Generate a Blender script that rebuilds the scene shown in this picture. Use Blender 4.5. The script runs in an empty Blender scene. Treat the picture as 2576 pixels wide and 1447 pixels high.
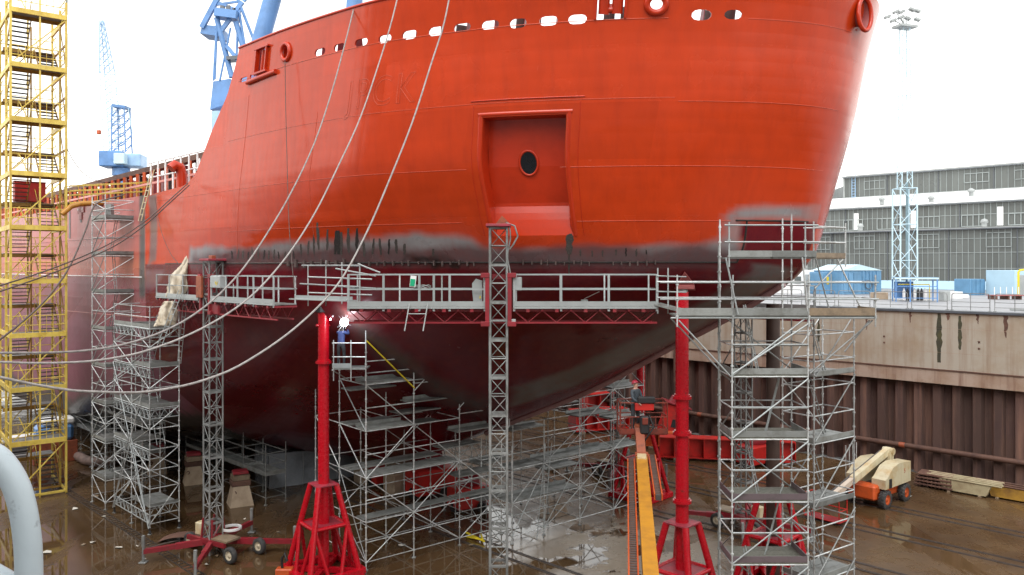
import bpy, math, random
import numpy as np
from mathutils import Vector, Matrix
from mathutils.geometry import delaunay_2d_cdt
RND = random.Random(11)
SC = bpy.context.scene
COL = SC.collection
rad = math.radians

# ------------------------------------------------------------------ camera, sky, sun, exposure
F, CX, VH, H = 2003.6, 1288.0, 672.0, 13.0      # focal length and horizon measured on the photograph, eye height above the dock floor
cam = bpy.data.cameras.new('camera')
cam.lens, cam.sensor_width, cam.shift_y = 28.0, 36.0, -0.0200
cam.clip_start, cam.clip_end = 0.1, 3000
camo = bpy.data.objects.new('camera', cam); COL.objects.link(camo)
camo.location = (0, 0, H); camo.rotation_euler = (rad(90), 0, 0)
SC.camera = camo
W = bpy.data.worlds.new('World'); SC.world = W; W.use_nodes = True
wn, wl = W.node_tree.nodes, W.node_tree.links
bgn = wn['Background']; bgn.inputs['Strength'].default_value = 0.15
sky = wn.new('ShaderNodeTexSky'); sky.sky_type = 'NISHITA'; sky.sun_disc = False
SUN_EL, SUN_AZ = rad(55), rad(200)
sky.sun_elevation, sky.sun_rotation = SUN_EL, SUN_AZ
sky.air_density, sky.dust_density, sky.ozone_density = 3.0, 1.5, 1.0
hsv = wn.new('ShaderNodeHueSaturation'); hsv.inputs['Saturation'].default_value = 0.10; hsv.inputs['Value'].default_value = 1.0
wl.new(sky.outputs[0], hsv.inputs['Color']); wl.new(hsv.outputs[0], bgn.inputs['Color'])
sl = bpy.data.lights.new('sun', 'SUN'); sl.energy = 0.5; sl.angle = rad(40); sl.color = (1.0, 0.97, 0.93)
so = bpy.data.objects.new('sun', sl); COL.objects.link(so)
sd = Vector((math.sin(SUN_AZ) * math.cos(SUN_EL), math.cos(SUN_AZ) * math.cos(SUN_EL), math.sin(SUN_EL)))
so.rotation_euler = sd.to_track_quat('Z', 'Y').to_euler()
SC.view_settings.view_transform = 'Standard'; SC.view_settings.look = 'None'
SC.view_settings.exposure = 1.25; SC.view_settings.gamma = 1.0; SC.view_settings.use_curve_mapping = False
SC.render.engine = 'CYCLES'
SC.cycles.max_bounces = 6

# ------------------------------------------------------------------ measuring helpers: a direction seen on the photo plus a real distance gives a place
def P(x, v, Y): return Vector(((x - CX) / F * Y, Y, H - (v - VH) / F * Y))
def G(x, v, z=0.0):
    Y = (H - z) * F / (v - VH); return Vector(((x - CX) / F * Y, Y, z))
def PS(x, v, S):
    r = (x - CX) / F; return P(x, v, S / (1 + r))
Q2 = math.sqrt(0.5)
U = Vector((-Q2, Q2, 0)); N_ = Vector((-Q2, -Q2, 0)); AC = Vector((Q2, Q2, 0)); Z = Vector((0, 0, 1))

# ------------------------------------------------------------------ materials
def mat(name, col, rough=0.5, metal=0.0, var=0.25, scale=2.0, col2=None, bump=0.0, bscale=30.0, streak=0.0, scol=(0.1, 0.05, 0.03), coat=0.0, objvar=0.12, spec=0.5, thr=(0.45, 0.75), pile=0):
    m = bpy.data.materials.new(name); m.use_nodes = True
    n, l = m.node_tree.nodes, m.node_tree.links
    b = n['Principled BSDF']
    b.inputs['Roughness'].default_value = rough; b.inputs['Metallic'].default_value = metal
    b.inputs['Coat Weight'].default_value = coat; b.inputs['Coat Roughness'].default_value = 0.15
    b.inputs['Specular IOR Level'].default_value = spec
    g = n.new('ShaderNodeNewGeometry')
    nz = n.new('ShaderNodeTexNoise'); nz.inputs['Scale'].default_value = scale; nz.inputs['Detail'].default_value = 6; nz.inputs['Roughness'].default_value = 0.65
    l.new(g.outputs['Position'], nz.inputs['Vector'])
    c2 = col2 or tuple(c * (1 - var * 1.6) for c in col)
    mr = n.new('ShaderNodeMapRange'); mr.inputs['From Min'].default_value = thr[0]; mr.inputs['From Max'].default_value = thr[1]
    l.new(nz.outputs['Fac'], mr.inputs['Value'])
    mx = n.new('ShaderNodeMix'); mx.data_type = 'RGBA'
    mx.inputs[6].default_value = (*col, 1); mx.inputs[7].default_value = (*c2, 1)
    l.new(mr.outputs[0], mx.inputs[0]); out = mx.outputs[2]
    if streak:
        mp = n.new('ShaderNodeMapping'); mp.inputs['Scale'].default_value = (2.2, 2.2, 0.13)
        l.new(g.outputs['Position'], mp.inputs['Vector'])
        n2 = n.new('ShaderNodeTexNoise'); n2.inputs['Scale'].default_value = 1.0; n2.inputs['Detail'].default_value = 8; n2.inputs['Roughness'].default_value = 0.7
        l.new(mp.outputs[0], n2.inputs['Vector'])
        m2 = n.new('ShaderNodeMapRange'); m2.inputs['From Min'].default_value = 0.48; m2.inputs['From Max'].default_value = 0.72; m2.inputs['To Max'].default_value = streak
        l.new(n2.outputs['Fac'], m2.inputs['Value'])
        x2 = n.new('ShaderNodeMix'); x2.data_type = 'RGBA'; x2.inputs[7].default_value = (*scol, 1)
        l.new(m2.outputs[0], x2.inputs[0]); l.new(out, x2.inputs[6]); out = x2.outputs[2]
    if objvar:
        oi = n.new('ShaderNodeObjectInfo')
        m3 = n.new('ShaderNodeMapRange'); m3.inputs['To Min'].default_value = 1 - objvar; m3.inputs['To Max'].default_value = 1 + objvar
        l.new(oi.outputs['Random'], m3.inputs['Value'])
        hv = n.new('ShaderNodeHueSaturation'); l.new(out, hv.inputs['Color']); l.new(m3.outputs[0], hv.inputs['Value']); out = hv.outputs[0]
    l.new(out, b.inputs['Base Color'])
    m4 = n.new('ShaderNodeMapRange'); m4.inputs['To Min'].default_value = max(0.03, rough - 0.12); m4.inputs['To Max'].default_value = min(1, rough + 0.15)
    l.new(nz.outputs['Fac'], m4.inputs['Value']); l.new(m4.outputs[0], b.inputs['Roughness'])
    if bump:
        n3 = n.new('ShaderNodeTexNoise'); n3.inputs['Scale'].default_value = bscale; n3.inputs['Detail'].default_value = 4
        l.new(g.outputs['Position'], n3.inputs['Vector'])
        bp = n.new('ShaderNodeBump'); bp.inputs['Strength'].default_value = bump; bp.inputs['Distance'].default_value = 0.02
        l.new(n3.outputs['Fac'], bp.inputs['Height']); l.new(bp.outputs[0], b.inputs['Normal'])
    return m

M = dict(
    galv=mat('galvanised_tube', (0.56, 0.58, 0.58), 0.42, 0.35, 0.35, 3.0, col2=(0.20, 0.19, 0.17), objvar=0.28),
    galvd=mat('galvanised_weathered', (0.27, 0.28, 0.275), 0.55, 0.35, 0.3, 2.5, col2=(0.12, 0.115, 0.105), objvar=0.25),
    alu=mat('aluminium_grey', (0.38, 0.41, 0.41), 0.45, 0.3, 0.2, 3.0, col2=(0.30, 0.31, 0.31), objvar=0.1),
    plank=mat('steel_plank', (0.24, 0.25, 0.24), 0.5, 0.3, 0.3, 2.0, col2=(0.12, 0.115, 0.10), bump=0.3, objvar=0.25),
    wood=mat('wet_wood', (0.27, 0.20, 0.13), 0.45, 0, 0.3, 3.0, col2=(0.13, 0.095, 0.065), bump=0.3, objvar=0.3),
    red=mat('post_red', (0.48, 0.004, 0.014), 0.26, 0, 0.2, 5.5, col2=(0.20, 0.02, 0.018), objvar=0.05, streak=0.22, scol=(0.22, 0.012, 0.012), thr=(0.60, 0.70)),
    redtop=mat('red_dusty', (0.33, 0.03, 0.05), 0.5, 0, 0.3, 4.0, col2=(0.12, 0.05, 0.05)),
    mred=mat('mast_red', (0.26, 0.018, 0.028), 0.4, 0, 0.35, 3.0, col2=(0.16, 0.03, 0.03), objvar=0.12),
    sred=mat('steel_red', (0.50, 0.018, 0.014), 0.4, 0, 0.35, 1.2, col2=(0.24, 0.02, 0.015), objvar=0.15),
    orange=mat('orange_paint', (0.52, 0.085, 0.018), 0.4, 0, 0.3, 3.0, col2=(0.34, 0.06, 0.02)),
    orust=mat('orange_rust', (0.30, 0.072, 0.030), 0.5, 0, 0.3, 5.0, col2=(0.12, 0.04, 0.025)),
    baskm=mat('basket_red_rust', (0.22, 0.035, 0.02), 0.5, 0, 0.3, 5.0, col2=(0.10, 0.03, 0.02)),
    toe=mat('toe_board_plum', (0.155, 0.115, 0.125), 0.5, 0.1, 0.3, 2.0, col2=(0.09, 0.075, 0.075), objvar=0.2),
    grate=mat('deck_grating', (0.20, 0.20, 0.165), 0.55, 0.3, 0.3, 9.0, col2=(0.11, 0.10, 0.08), bump=1.0, bscale=40, objvar=0.15),
    yellow=mat('tower_yellow', (0.70, 0.53, 0.10), 0.42, 0, 0.3, 1.5, col2=(0.47, 0.29, 0.025), objvar=0.1, streak=0.35, scol=(0.22, 0.10, 0.03)),
    ybrown=mat('tower_yellow_dirty', (0.36, 0.20, 0.03), 0.5, 0, 0.3, 1.5, col2=(0.14, 0.07, 0.02), objvar=0.1),
    boom=mat('boom_ochre', (0.44, 0.20, 0.020), 0.4, 0, 0.2, 2.0, col2=(0.30, 0.13, 0.02), bump=0.1, streak=0.2),
    cream=mat('cream_paint', (0.56, 0.50, 0.34), 0.35, 0, 0.2, 1.5, col2=(0.45, 0.28, 0.10), streak=0.3, scol=(0.3, 0.15, 0.05)),
    creamw=mat('boom_pale', (0.60, 0.50, 0.40), 0.4, 0, 0.2, 1.5, col2=(0.40, 0.28, 0.2)),
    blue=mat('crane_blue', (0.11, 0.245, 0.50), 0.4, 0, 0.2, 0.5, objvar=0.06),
    bluel=mat('crane_blue_hazed', (0.32, 0.49, 0.70), 0.4, 0, 0.15, 0.5, objvar=0.06),  # crane blue lightened, painting in the haze over the far cranes
    bluec=mat('container_blue', (0.115, 0.255, 0.41), 0.42, 0, 0.2, 0.8, streak=0.25, scol=(0.05, 0.12, 0.22)),
    bluer=mat('roof_pale_blue', (0.50, 0.66, 0.74), 0.4, 0, 0.1, 1.0),
    bluep=mat('plinth_pale_blue', (0.40, 0.57, 0.68), 0.5, 0, 0.1, 0.5),
    conc=mat('dock_concrete', (0.385, 0.345, 0.285), 0.75, 0, 0.2, 0.35, col2=(0.31, 0.235, 0.16), bump=0.4, bscale=4, streak=0.8, scol=(0.25, 0.165, 0.11), objvar=0.04),
    conc2=mat('ledge_concrete', (0.38, 0.29, 0.23), 0.8, 0, 0.2, 0.5, col2=(0.26, 0.16, 0.10), bump=0.4, bscale=6, streak=0.8, scol=(0.15, 0.065, 0.04), objvar=0.04),
    kerb=mat('wet_capping', (0.10, 0.11, 0.125), 0.3, 0, 0.2, 1.0, objvar=0.0),
    quay=mat('quay_surface', (0.29, 0.29, 0.30), 0.5, 0, 0.15, 0.2, objvar=0.0),
    pile=mat('rusty_sheet_pile', (0.078, 0.043, 0.034), 0.7, 0.0, 0.3, 0.7, col2=(0.065, 0.035, 0.033), bump=0.5, bscale=9, streak=0.85, scol=(0.19, 0.10, 0.07), objvar=0.28),
    rust=mat('rusty_steel', (0.13, 0.065, 0.045), 0.7, 0.1, 0.3, 2.0, col2=(0.06, 0.03, 0.025), bump=0.4, objvar=0.15),
    brownp=mat('brown_pipe', (0.060, 0.034, 0.026), 0.55, 0.1, 0.3, 1.0, bump=0.2),
    stone=mat('block_concrete', (0.40, 0.31, 0.22), 0.8, 0, 0.25, 1.5, col2=(0.25, 0.18, 0.12), bump=0.4),
    tyre=mat('tyre_rubber', (0.035, 0.035, 0.036), 0.75, 0, 0.2, 6.0, col2=(0.09, 0.08, 0.07)),
    rim=mat('rim_pale', (0.55, 0.47, 0.34), 0.5, 0, 0.2, 6.0),
    black=mat('black_part', (0.02, 0.02, 0.022), 0.5, 0, 0.2, 6.0),
    hose=mat('hose_chain', (0.075, 0.065, 0.06), 0.6, 0, 0.3, 9.0),
    pane=mat('hall_pane', (0.105, 0.115, 0.108), 0.3, 0, 0.2, 0.12, col2=(0.080, 0.086, 0.080), objvar=0.14),
    mull=mat('hall_mullion', (0.27, 0.30, 0.295), 0.5, 0, 0.1, 1.0),
    white=mat('white_paint', (0.78, 0.78, 0.77), 0.5, 0, 0.1, 1.0, objvar=0.03),
    lgrey=mat('light_grey', (0.34, 0.36, 0.355), 0.45, 0, 0.15, 1.0),
    rail=mat('handrail_paint', (0.45, 0.51, 0.54), 0.38, 0, 0.1, 25.0, col2=(0.28, 0.31, 0.33), bump=0.06, bscale=40, thr=(0.60, 0.70)),
    rope=mat('mooring_rope', (0.36, 0.335, 0.32), 0.8, 0, 0.3, 7.0, bump=0.8, bscale=55),
    cable=mat('dark_cable', (0.10, 0.075, 0.065), 0.7, 0, 0.2, 4.0),
    tarp=mat('beige_tarp', (0.60, 0.53, 0.42), 0.7, 0, 0.25, 3.0, col2=(0.42, 0.33, 0.22), bump=0.6, bscale=5),
    wrap=mat('plastic_wrap', (0.20, 0.22, 0.245), 0.25, 0, 0.25, 1.2, col2=(0.10, 0.11, 0.125), bump=1.0, bscale=3),
    duct=mat('duct_fabric', (0.19, 0.13, 0.11), 0.7, 0, 0.3, 3.0),
    green=mat('sign_green', (0.01, 0.33, 0.16), 0.4, 0, 0.1, 3.0),
    ysign=mat('sign_yellow', (0.72, 0.55, 0.02), 0.4, 0, 0.1, 3.0),
    dark=mat('weld_black', (0.018, 0.014, 0.013), 0.8, 0, 0.3, 14.0, col2=(0.055, 0.04, 0.035)),
    scar=mat('ground_scar', (0.055, 0.045, 0.040), 0.75, 0.1, 0.3, 22.0, col2=(0.13, 0.115, 0.105)),
    lug=mat('lug_steel', (0.085, 0.055, 0.05), 0.7, 0.2, 0.3, 9.0),
    hred=mat('hull_fitting_red', (0.48, 0.032, 0.007), 0.2, 0, 0.15, 1.0, objvar=0.0),
    hrose=mat('hull_fitting_dull', (0.33, 0.09, 0.085), 0.4, 0, 0.15, 2.0, objvar=0.0),
    seam=mat('seam_bead', (0.60, 0.10, 0.05), 0.25, 0, 0.1, 1.0, objvar=0.0),
    seamp=mat('seam_bead_faded', (0.60, 0.22, 0.19), 0.3, 0, 0.1, 1.0, objvar=0.0),
    stemm=mat('stem_bar_sky_sheen', (0.30, 0.17, 0.17), 0.3, 0, 0.3, 2.0, col2=(0.20, 0.09, 0.09)),  # pale tone paints in the sky reflected along the rounded stem
    creamd=mat('dirty_cream', (0.36, 0.31, 0.19), 0.55, 0, 0.3, 2.0, col2=(0.22, 0.16, 0.09)),
    hawse=mat('hawse_black', (0.012, 0.014, 0.018), 0.25, 0.3, 0.1, 1.0),
    jacket=mat('dark_jacket', (0.055, 0.068, 0.082), 0.8, 0, 0.25, 9.0),
    workblue=mat('blue_overall', (0.035, 0.055, 0.17), 0.8, 0, 0.25, 9.0),
    trouser=mat('dark_trousers', (0.03, 0.032, 0.038), 0.8, 0, 0.2, 9.0),
    skin=mat('skin', (0.48, 0.27, 0.20), 0.5, 0, 0.08, 9.0),
    hair=mat('dark_hair', (0.03, 0.02, 0.015), 0.6, 0, 0.1, 20.0),
    helm=mat('red_helmet', (0.45, 0.03, 0.06), 0.3, 0, 0.1, 9.0),
    teal=mat('grey_teal', (0.16, 0.24, 0.27), 0.5, 0, 0.2, 2.0),
    ducto=mat('floor_grate', (0.05, 0.04, 0.035), 0.6, 0.3, 0.2, 4.0),
    railst=mat('floor_rail', (0.10, 0.085, 0.08), 0.35, 0.4, 0.3, 3.0),
    algae=mat('algae', (0.045, 0.042, 0.028), 0.8, 0, 0.4, 2.0, col2=(0.085, 0.08, 0.03)),
    paper=mat('paper_scrap', (0.60, 0.57, 0.50), 0.7, 0, 0.2, 6.0, objvar=0.3),
)

# ------------------------------------------------------------------ geometry helpers
class MB:
    def __init__(s): s.v, s.f, s.sm = [], [], []
    def add(s, vs, fs, smooth=False):
        o = len(s.v); s.v += [tuple(q) for q in vs]; s.f += [tuple(i + o for i in q) for q in fs]; s.sm += [smooth] * len(fs)
    def tube(s, p, q, r, n=8, r2=None, caps=True):
        p, q = Vector(p), Vector(q); d = (q - p)
        if d.length < 1e-6: return
        d.normalize(); a = d.orthogonal().normalized(); b = d.cross(a); r2 = r if r2 is None else r2
        vs = [p + (a * math.cos(2 * math.pi * i / n) + b * math.sin(2 * math.pi * i / n)) * r for i in range(n)] + \
             [q + (a * math.cos(2 * math.pi * i / n) + b * math.sin(2 * math.pi * i / n)) * r2 for i in range(n)]
        s.add(vs, [(i, (i + 1) % n, n + (i + 1) % n, n + i) for i in range(n)], True)
        if caps: s.add(vs, [tuple(range(n - 1, -1, -1)), tuple(range(n, 2 * n))])
    def box(s, c, size, R=None, bev=0.0):
        c = Vector(c); hx, hy, hz = [q / 2 for q in size]; R = R or Matrix.Identity(3)
        if bev <= 0:
            vs = [c + R @ Vector((x * hx, y * hy, z * hz)) for x in (-1, 1) for y in (-1, 1) for z in (-1, 1)]
            s.add(vs, [(0, 1, 3, 2), (4, 6, 7, 5), (0, 4, 5, 1), (2, 3, 7, 6), (0, 2, 6, 4), (1, 5, 7, 3)]); return
        bev = min(bev, hx * .9, hy * .9, hz * .9); vs = []; idx = {}
        for x in (-1, 1):
            for y in (-1, 1):
                for z in (-1, 1):
                    for k in range(3):
                        w = [x * (hx - bev), y * (hy - bev), z * (hz - bev)]; w[k] = (x * hx, y * hy, z * hz)[k]
                        idx[(x, y, z, k)] = len(vs); vs.append(c + R @ Vector(w))
        I = lambda x, y, z, k: idx[(x, y, z, k)]
        fs = []
        for sg in (-1, 1):
            fs += [(I(sg, -1, -1, 0), I(sg, 1, -1, 0), I(sg, 1, 1, 0), I(sg, -1, 1, 0)), (I(-1, sg, -1, 1), I(1, sg, -1, 1), I(1, sg, 1, 1), I(-1, sg, 1, 1)), (I(-1, -1, sg, 2), I(1, -1, sg, 2), I(1, 1, sg, 2), I(-1, 1, sg, 2))]
        for a in (-1, 1):
            for b in (-1, 1):
                fs += [(I(a, b, -1, 0), I(a, b, 1, 0), I(a, b, 1, 1), I(a, b, -1, 1)), (I(a, -1, b, 0), I(a, 1, b, 0), I(a, 1, b, 2), I(a, -1, b, 2)), (I(-1, a, b, 1), I(1, a, b, 1), I(1, a, b, 2), I(-1, a, b, 2))]
                for z in (-1, 1): fs.append((I(a, b, z, 0), I(a, b, z, 1), I(a, b, z, 2)))
        s.add(vs, fs)
    def bar(s, p, q, w, h, up=Z, bev=0.0):
        p, q = Vector(p), Vector(q); d = q - p; L = d.length
        if L < 1e-6: return
        s.box((p + q) / 2, (L, w, h), frame(d, up), bev)
    def sweep(s, pts, r, n=8, closed=False, radii=None):
        pts = [Vector(p) for p in pts]; m = len(pts); up = None; rings = []
        for i, p in enumerate(pts):
            a = pts[i - 1] if (i > 0 or closed) else p; b = pts[(i + 1) % m] if (i < m - 1 or closed) else p
            d = (b - a).normalized()
            if up is None: up = d.orthogonal().normalized()
            up = (up - d * up.dot(d)).normalized(); w = d.cross(up); rr = radii[i] if radii else r
            rings.append([p + (up * math.cos(2 * math.pi * k / n) + w * math.sin(2 * math.pi * k / n)) * rr for k in range(n)])
        vs = [v for g in rings for v in g]; fs = []
        for i in range(m if closed else m - 1):
            j = (i + 1) % m
            fs += [(i * n + k, i * n + (k + 1) % n, j * n + (k + 1) % n, j * n + k) for k in range(n)]
        s.add(vs, fs, True)
        if not closed: s.add(vs, [tuple(range(n - 1, -1, -1)), tuple(range((m - 1) * n, m * n))])
    def prism(s, poly, axis):
        n = len(poly); axis = Vector(axis); vs = [Vector(p) for p in poly] + [Vector(p) + axis for p in poly]
        s.add(vs, [tuple(range(n - 1, -1, -1)), tuple(range(n, 2 * n))] + [(i, (i + 1) % n, n + (i + 1) % n, n + i) for i in range(n)])
    def lathe(s, prof, c, ax, n=16):
        c, ax = Vector(c), Vector(ax).normalized(); a = ax.orthogonal().normalized(); b = ax.cross(a); m = len(prof)
        vs = [c + ax * h + (a * math.cos(2 * math.pi * i / n) + b * math.sin(2 * math.pi * i / n)) * r for r, h in prof for i in range(n)]
        s.add(vs, [(j * n + i, j * n + (i + 1) % n, (j + 1) * n + (i + 1) % n, (j + 1) * n + i) for j in range(m - 1) for i in range(n)], True)
    def mesh(s, name, m):
        me = bpy.data.meshes.new(name); me.from_pydata([tuple(q) for q in s.v], [], s.f); me.materials.append(m)
        me.polygons.foreach_set('use_smooth', s.sm); me.update(); return me
    def build(s, name, m, parent=None): return link(name, s.mesh(name, m), parent)

def frame(d, up=Z):
    x = Vector(d).normalized(); up = Vector(up)
    if abs(x.dot(up)) > 0.999: up = Vector((1, 0, 0)) if abs(x.x) < 0.9 else Vector((0, 1, 0))
    y = up.cross(x).normalized(); z = x.cross(y)
    return Matrix((x, y, z)).transposed()
def link(name, data, parent=None, mtx=None):
    o = bpy.data.objects.new(name, data); COL.objects.link(o)
    if parent is not None:
        o.parent = parent; o.matrix_parent_inverse = Matrix.Translation(parent.location).inverted() if parent.parent is None else parent.matrix_parent_inverse
        if parent.parent is not None: o.matrix_parent_inverse = parent.matrix_basis.inverted()
    if mtx is not None: o.matrix_basis = mtx
    return o
def thing(name, label, cat, loc=(0, 0, 0), group=None, kind=None):
    o = bpy.data.objects.new(name, None); COL.objects.link(o); o.location = loc; o.empty_display_size = 0.3
    return tag(o, label, cat, group, kind)
def tag(o, label=None, cat=None, group=None, kind=None):
    if label: o['label'] = label
    if cat: o['category'] = cat
    if group: o['group'] = group
    if kind: o['kind'] = kind
    return o
CACHE = {}
def unit(shape, m, bev=0):
    k = (shape, m.name)
    if k not in CACHE:
        b = MB()
        if shape == 'cyl': b.tube((0, 0, 0), (1, 0, 0), 1.0, 8)
        elif shape == 'cyl16': b.tube((0, 0, 0), (1, 0, 0), 1.0, 20)
        else: b.box((0.5, 0, 0), (1, 1, 1))
        CACHE[k] = b.mesh(shape, m)
    return CACHE[k]
def rod(name, p, q, r, m, parent, shape='cyl'):
    p, q = Vector(p), Vector(q); d = q - p
    return link(name, unit(shape, m), parent, Matrix.Translation(p) @ frame(d).to_4x4() @ Matrix.Diagonal((d.length, r, r, 1)))
def bar(name, p, q, w, h, m, parent, up=Z):
    p, q = Vector(p), Vector(q); d = q - p
    return link(name, unit('box', m), parent, Matrix.Translation(p) @ frame(d, up).to_4x4() @ Matrix.Diagonal((d.length, w, h, 1)))
def bbox(name, c, size, m, parent=None, R=None, bev=0.02):
    b = MB(); b.box(c, size, R, bev); return b.build(name, m, parent)
def copy_tree(o, delta, parent=None):
    c = o.copy(); COL.objects.link(c)
    if parent is None: c.location = Vector(o.location) + Vector(delta)
    else:
        inv = o.matrix_parent_inverse.copy(); c.parent = parent; c.matrix_parent_inverse = inv
    for ch in list(o.children): copy_tree(ch, delta, c)
    return c

# ------------------------------------------------------------------ setting: dock floor, walls, quays
def floor_material():
    m = bpy.data.materials.new('wet_dock_floor'); m.use_nodes = True
    n, l = m.node_tree.nodes, m.node_tree.links; b = n['Principled BSDF']
    g = n.new('ShaderNodeNewGeometry')
    def noise(sc, det=6, rough=0.6, vec=None):
        t = n.new('ShaderNodeTexNoise'); t.inputs['Scale'].default_value = sc; t.inputs['Detail'].default_value = det; t.inputs['Roughness'].default_value = rough
        l.new(vec or g.outputs['Position'], t.inputs['Vector']); return t.outputs['Fac']
    def rng(v, a, b_, c=0.0, d=1.0):
        t = n.new('ShaderNodeMapRange'); t.inputs['From Min'].default_value = a; t.inputs['From Max'].default_value = b_; t.inputs['To Min'].default_value = c; t.inputs['To Max'].default_value = d
        l.new(v, t.inputs['Value']); return t.outputs[0]
    def mix(f, a, c):
        t = n.new('ShaderNodeMix'); t.data_type = 'RGBA'
        for i, q in ((6, a), (7, c)):
            if isinstance(q, tuple): t.inputs[i].default_value = (*q, 1)
            else: l.new(q, t.inputs[i])
        l.new(f, t.inputs[0]); return t.outputs[2]
    mp = n.new('ShaderNodeMapping'); mp.inputs['Rotation'].default_value = (0, 0, rad(45)); mp.inputs['Scale'].default_value = (1.0, 0.16, 1)
    l.new(g.outputs['Position'], mp.inputs['Vector'])
    lanes = noise(0.55, 7, 0.62, mp.outputs[0])
    c = mix(rng(noise(0.16, 7), 0.40, 0.62), (0.105, 0.062, 0.029), (0.058, 0.031, 0.013))
    c = mix(rng(lanes, 0.56, 0.78, 0, 0.5), c, (0.115, 0.088, 0.066))
    c = mix(rng(noise(1.7, 8, 0.7), 0.52, 0.75, 0, 0.6), c, (0.05, 0.030, 0.02))
    # drier pale patches of sand under the forward scaffolds
    sp = n.new('ShaderNodeVectorMath'); sp.operation = 'DISTANCE'; sp.inputs[1].default_value = (5.2, 36.8, 0); l.new(g.outputs['Position'], sp.inputs[0])
    dry = n.new('ShaderNodeMath'); dry.operation = 'MULTIPLY'; l.new(rng(sp.outputs['Value'], 5.5, 2.5), dry.inputs[0]); l.new(rng(noise(0.35, 6), 0.45, 0.48), dry.inputs[1])
    c = mix(dry.outputs[0], c, (0.24, 0.19, 0.135))
    l.new(c, b.inputs['Base Color'])
    # standing water: a patchwork of shallow films, densest around the middle of the dock floor
    pn = noise(0.42, 6, 0.55, mp.outputs[0]); pn2 = noise(1.1, 5, 0.6, mp.outputs[0])
    pa = n.new('ShaderNodeMath'); pa.operation = 'MULTIPLY_ADD'; pa.inputs[1].default_value = 0.25; l.new(pn2, pa.inputs[0]); l.new(pn, pa.inputs[2])
    sp2 = n.new('ShaderNodeVectorMath'); sp2.operation = 'DISTANCE'; sp2.inputs[1].default_value = (1.2, 34.3, 0); l.new(g.outputs['Position'], sp2.inputs[0])
    sp3 = n.new('ShaderNodeVectorMath'); sp3.operation = 'DISTANCE'; sp3.inputs[1].default_value = (-17.0, 36.0, 0); l.new(g.outputs['Position'], sp3.inputs[0])
    near = n.new('ShaderNodeMath'); near.operation = 'MAXIMUM'; l.new(rng(sp2.outputs['Value'], 8, 4, 0, 0.26), near.inputs[0]); l.new(rng(sp3.outputs['Value'], 16, 7, 0, 0.10), near.inputs[1])
    ad = n.new('ShaderNodeMath'); ad.operation = 'ADD'; l.new(pa.outputs[0], ad.inputs[0]); l.new(near.outputs[0], ad.inputs[1])
    ndry = n.new('ShaderNodeMath'); ndry.operation = 'SUBTRACT'; ndry.inputs[0].default_value = 1; l.new(dry.outputs[0], ndry.inputs[1])
    pm = n.new('ShaderNodeMath'); pm.operation = 'MULTIPLY'; l.new(rng(ad.outputs[0], 0.665, 0.70), pm.inputs[0]); l.new(ndry.outputs[0], pm.inputs[1])
    rb = n.new('ShaderNodeMix'); l.new(rng(noise(0.8, 6), 0.3, 0.7, 0.14, 0.45), rb.inputs[2]); rb.inputs[3].default_value = 0.035; l.new(pm.outputs[0], rb.inputs[0])
    l.new(rb.outputs[0], b.inputs['Roughness'])
    sx = n.new('ShaderNodeMath'); sx.operation = 'MULTIPLY_ADD'; sx.inputs[1].default_value = 0.45; sx.inputs[2].default_value = 0.5; l.new(pm.outputs[0], sx.inputs[0]); l.new(sx.outputs[0], b.inputs['Specular IOR Level'])
    bs = n.new('ShaderNodeMath'); bs.operation = 'MULTIPLY_ADD'; bs.inputs[1].default_value = -0.21; bs.inputs[2].default_value = 0.22; l.new(pm.outputs[0], bs.inputs[0])
    bp = n.new('ShaderNodeBump'); bp.inputs['Distance'].default_value = 0.03; l.new(bs.outputs[0], bp.inputs['Strength']); l.new(noise(9, 5), bp.inputs['Height'])
    l.new(bp.outputs[0], b.inputs['Normal'])
    return m
M['floor'] = floor_material()
def sheet(name, pts, z, m, kind='structure'):
    b = MB(); b.add([(p[0], p[1], z) for p in pts], [tuple(range(len(pts)))]); return tag(b.build(name, m), None, None, None, kind)
def QK(k, off, z, S=76.0): return Vector((S / 2, S / 2, 0)) + U * k + N_ * off + Z * z       # along the far dock wall
NEAR = 1.7
a_, b_, c_, d_ = QK(-60, 0, 0), QK(110, 0, 0), QK(110, 0, 0, NEAR), QK(-60, 0, 0, NEAR)
dock_floor = sheet('dock_floor', [a_, b_, c_, d_], 0, M['floor'])
for S, off in ((57.6, 0), (57.6, 0.75), (63.9, 0), (63.9, 0.7), (50.2, 0), (50.2, 0.75), (36.5, 0), (36.5, 0.8)):
    p, q = QK(-40, off, 0.012, S), QK(90, off, 0.012, S)
    b = MB(); b.bar(p - N_ * 0.055, q - N_ * 0.055, 0.05, 0.03); b.bar(p + N_ * 0.055, q + N_ * 0.055, 0.05, 0.03); b.build('floor_rail', M['railst'], dock_floor)
b = MB()
for i in range(140): b.bar(QK(2 + i * .35, -.16, 0.008, 20.4), QK(2 + i * .35, .16, 0.008, 20.4), 0.05, 0.03)
for s in (-.18, .18): b.bar(QK(0, s, 0.006, 20.4), QK(52, s, 0.006, 20.4), 0.04, 0.04)
b.build('drain_grating', M['ducto'], dock_floor)
b = MB()
for i in range(3): b.bar(QK(19.5 + i * 3.05, 0.0, 0.0, 16.4), QK(22.45 + i * 3.05, 0.02, 0.0, 16.4), 0.03, 0.012)
far = 700
def quad_quay(name, k0, k1, s0, s1, m):
    return sheet(name, [QK(k0, 0, 0, s0), QK(k1, 0, 0, s0), QK(k1, 0, 0, s1), QK(k0, 0, 0, s1)], 10.3, m)
quad_quay('far_quay', -400, 900, 76.6, 900, M['quay'])
quad_quay('near_quay', -400, 900, NEAR - 0.6, -400, M['quay'])
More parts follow.
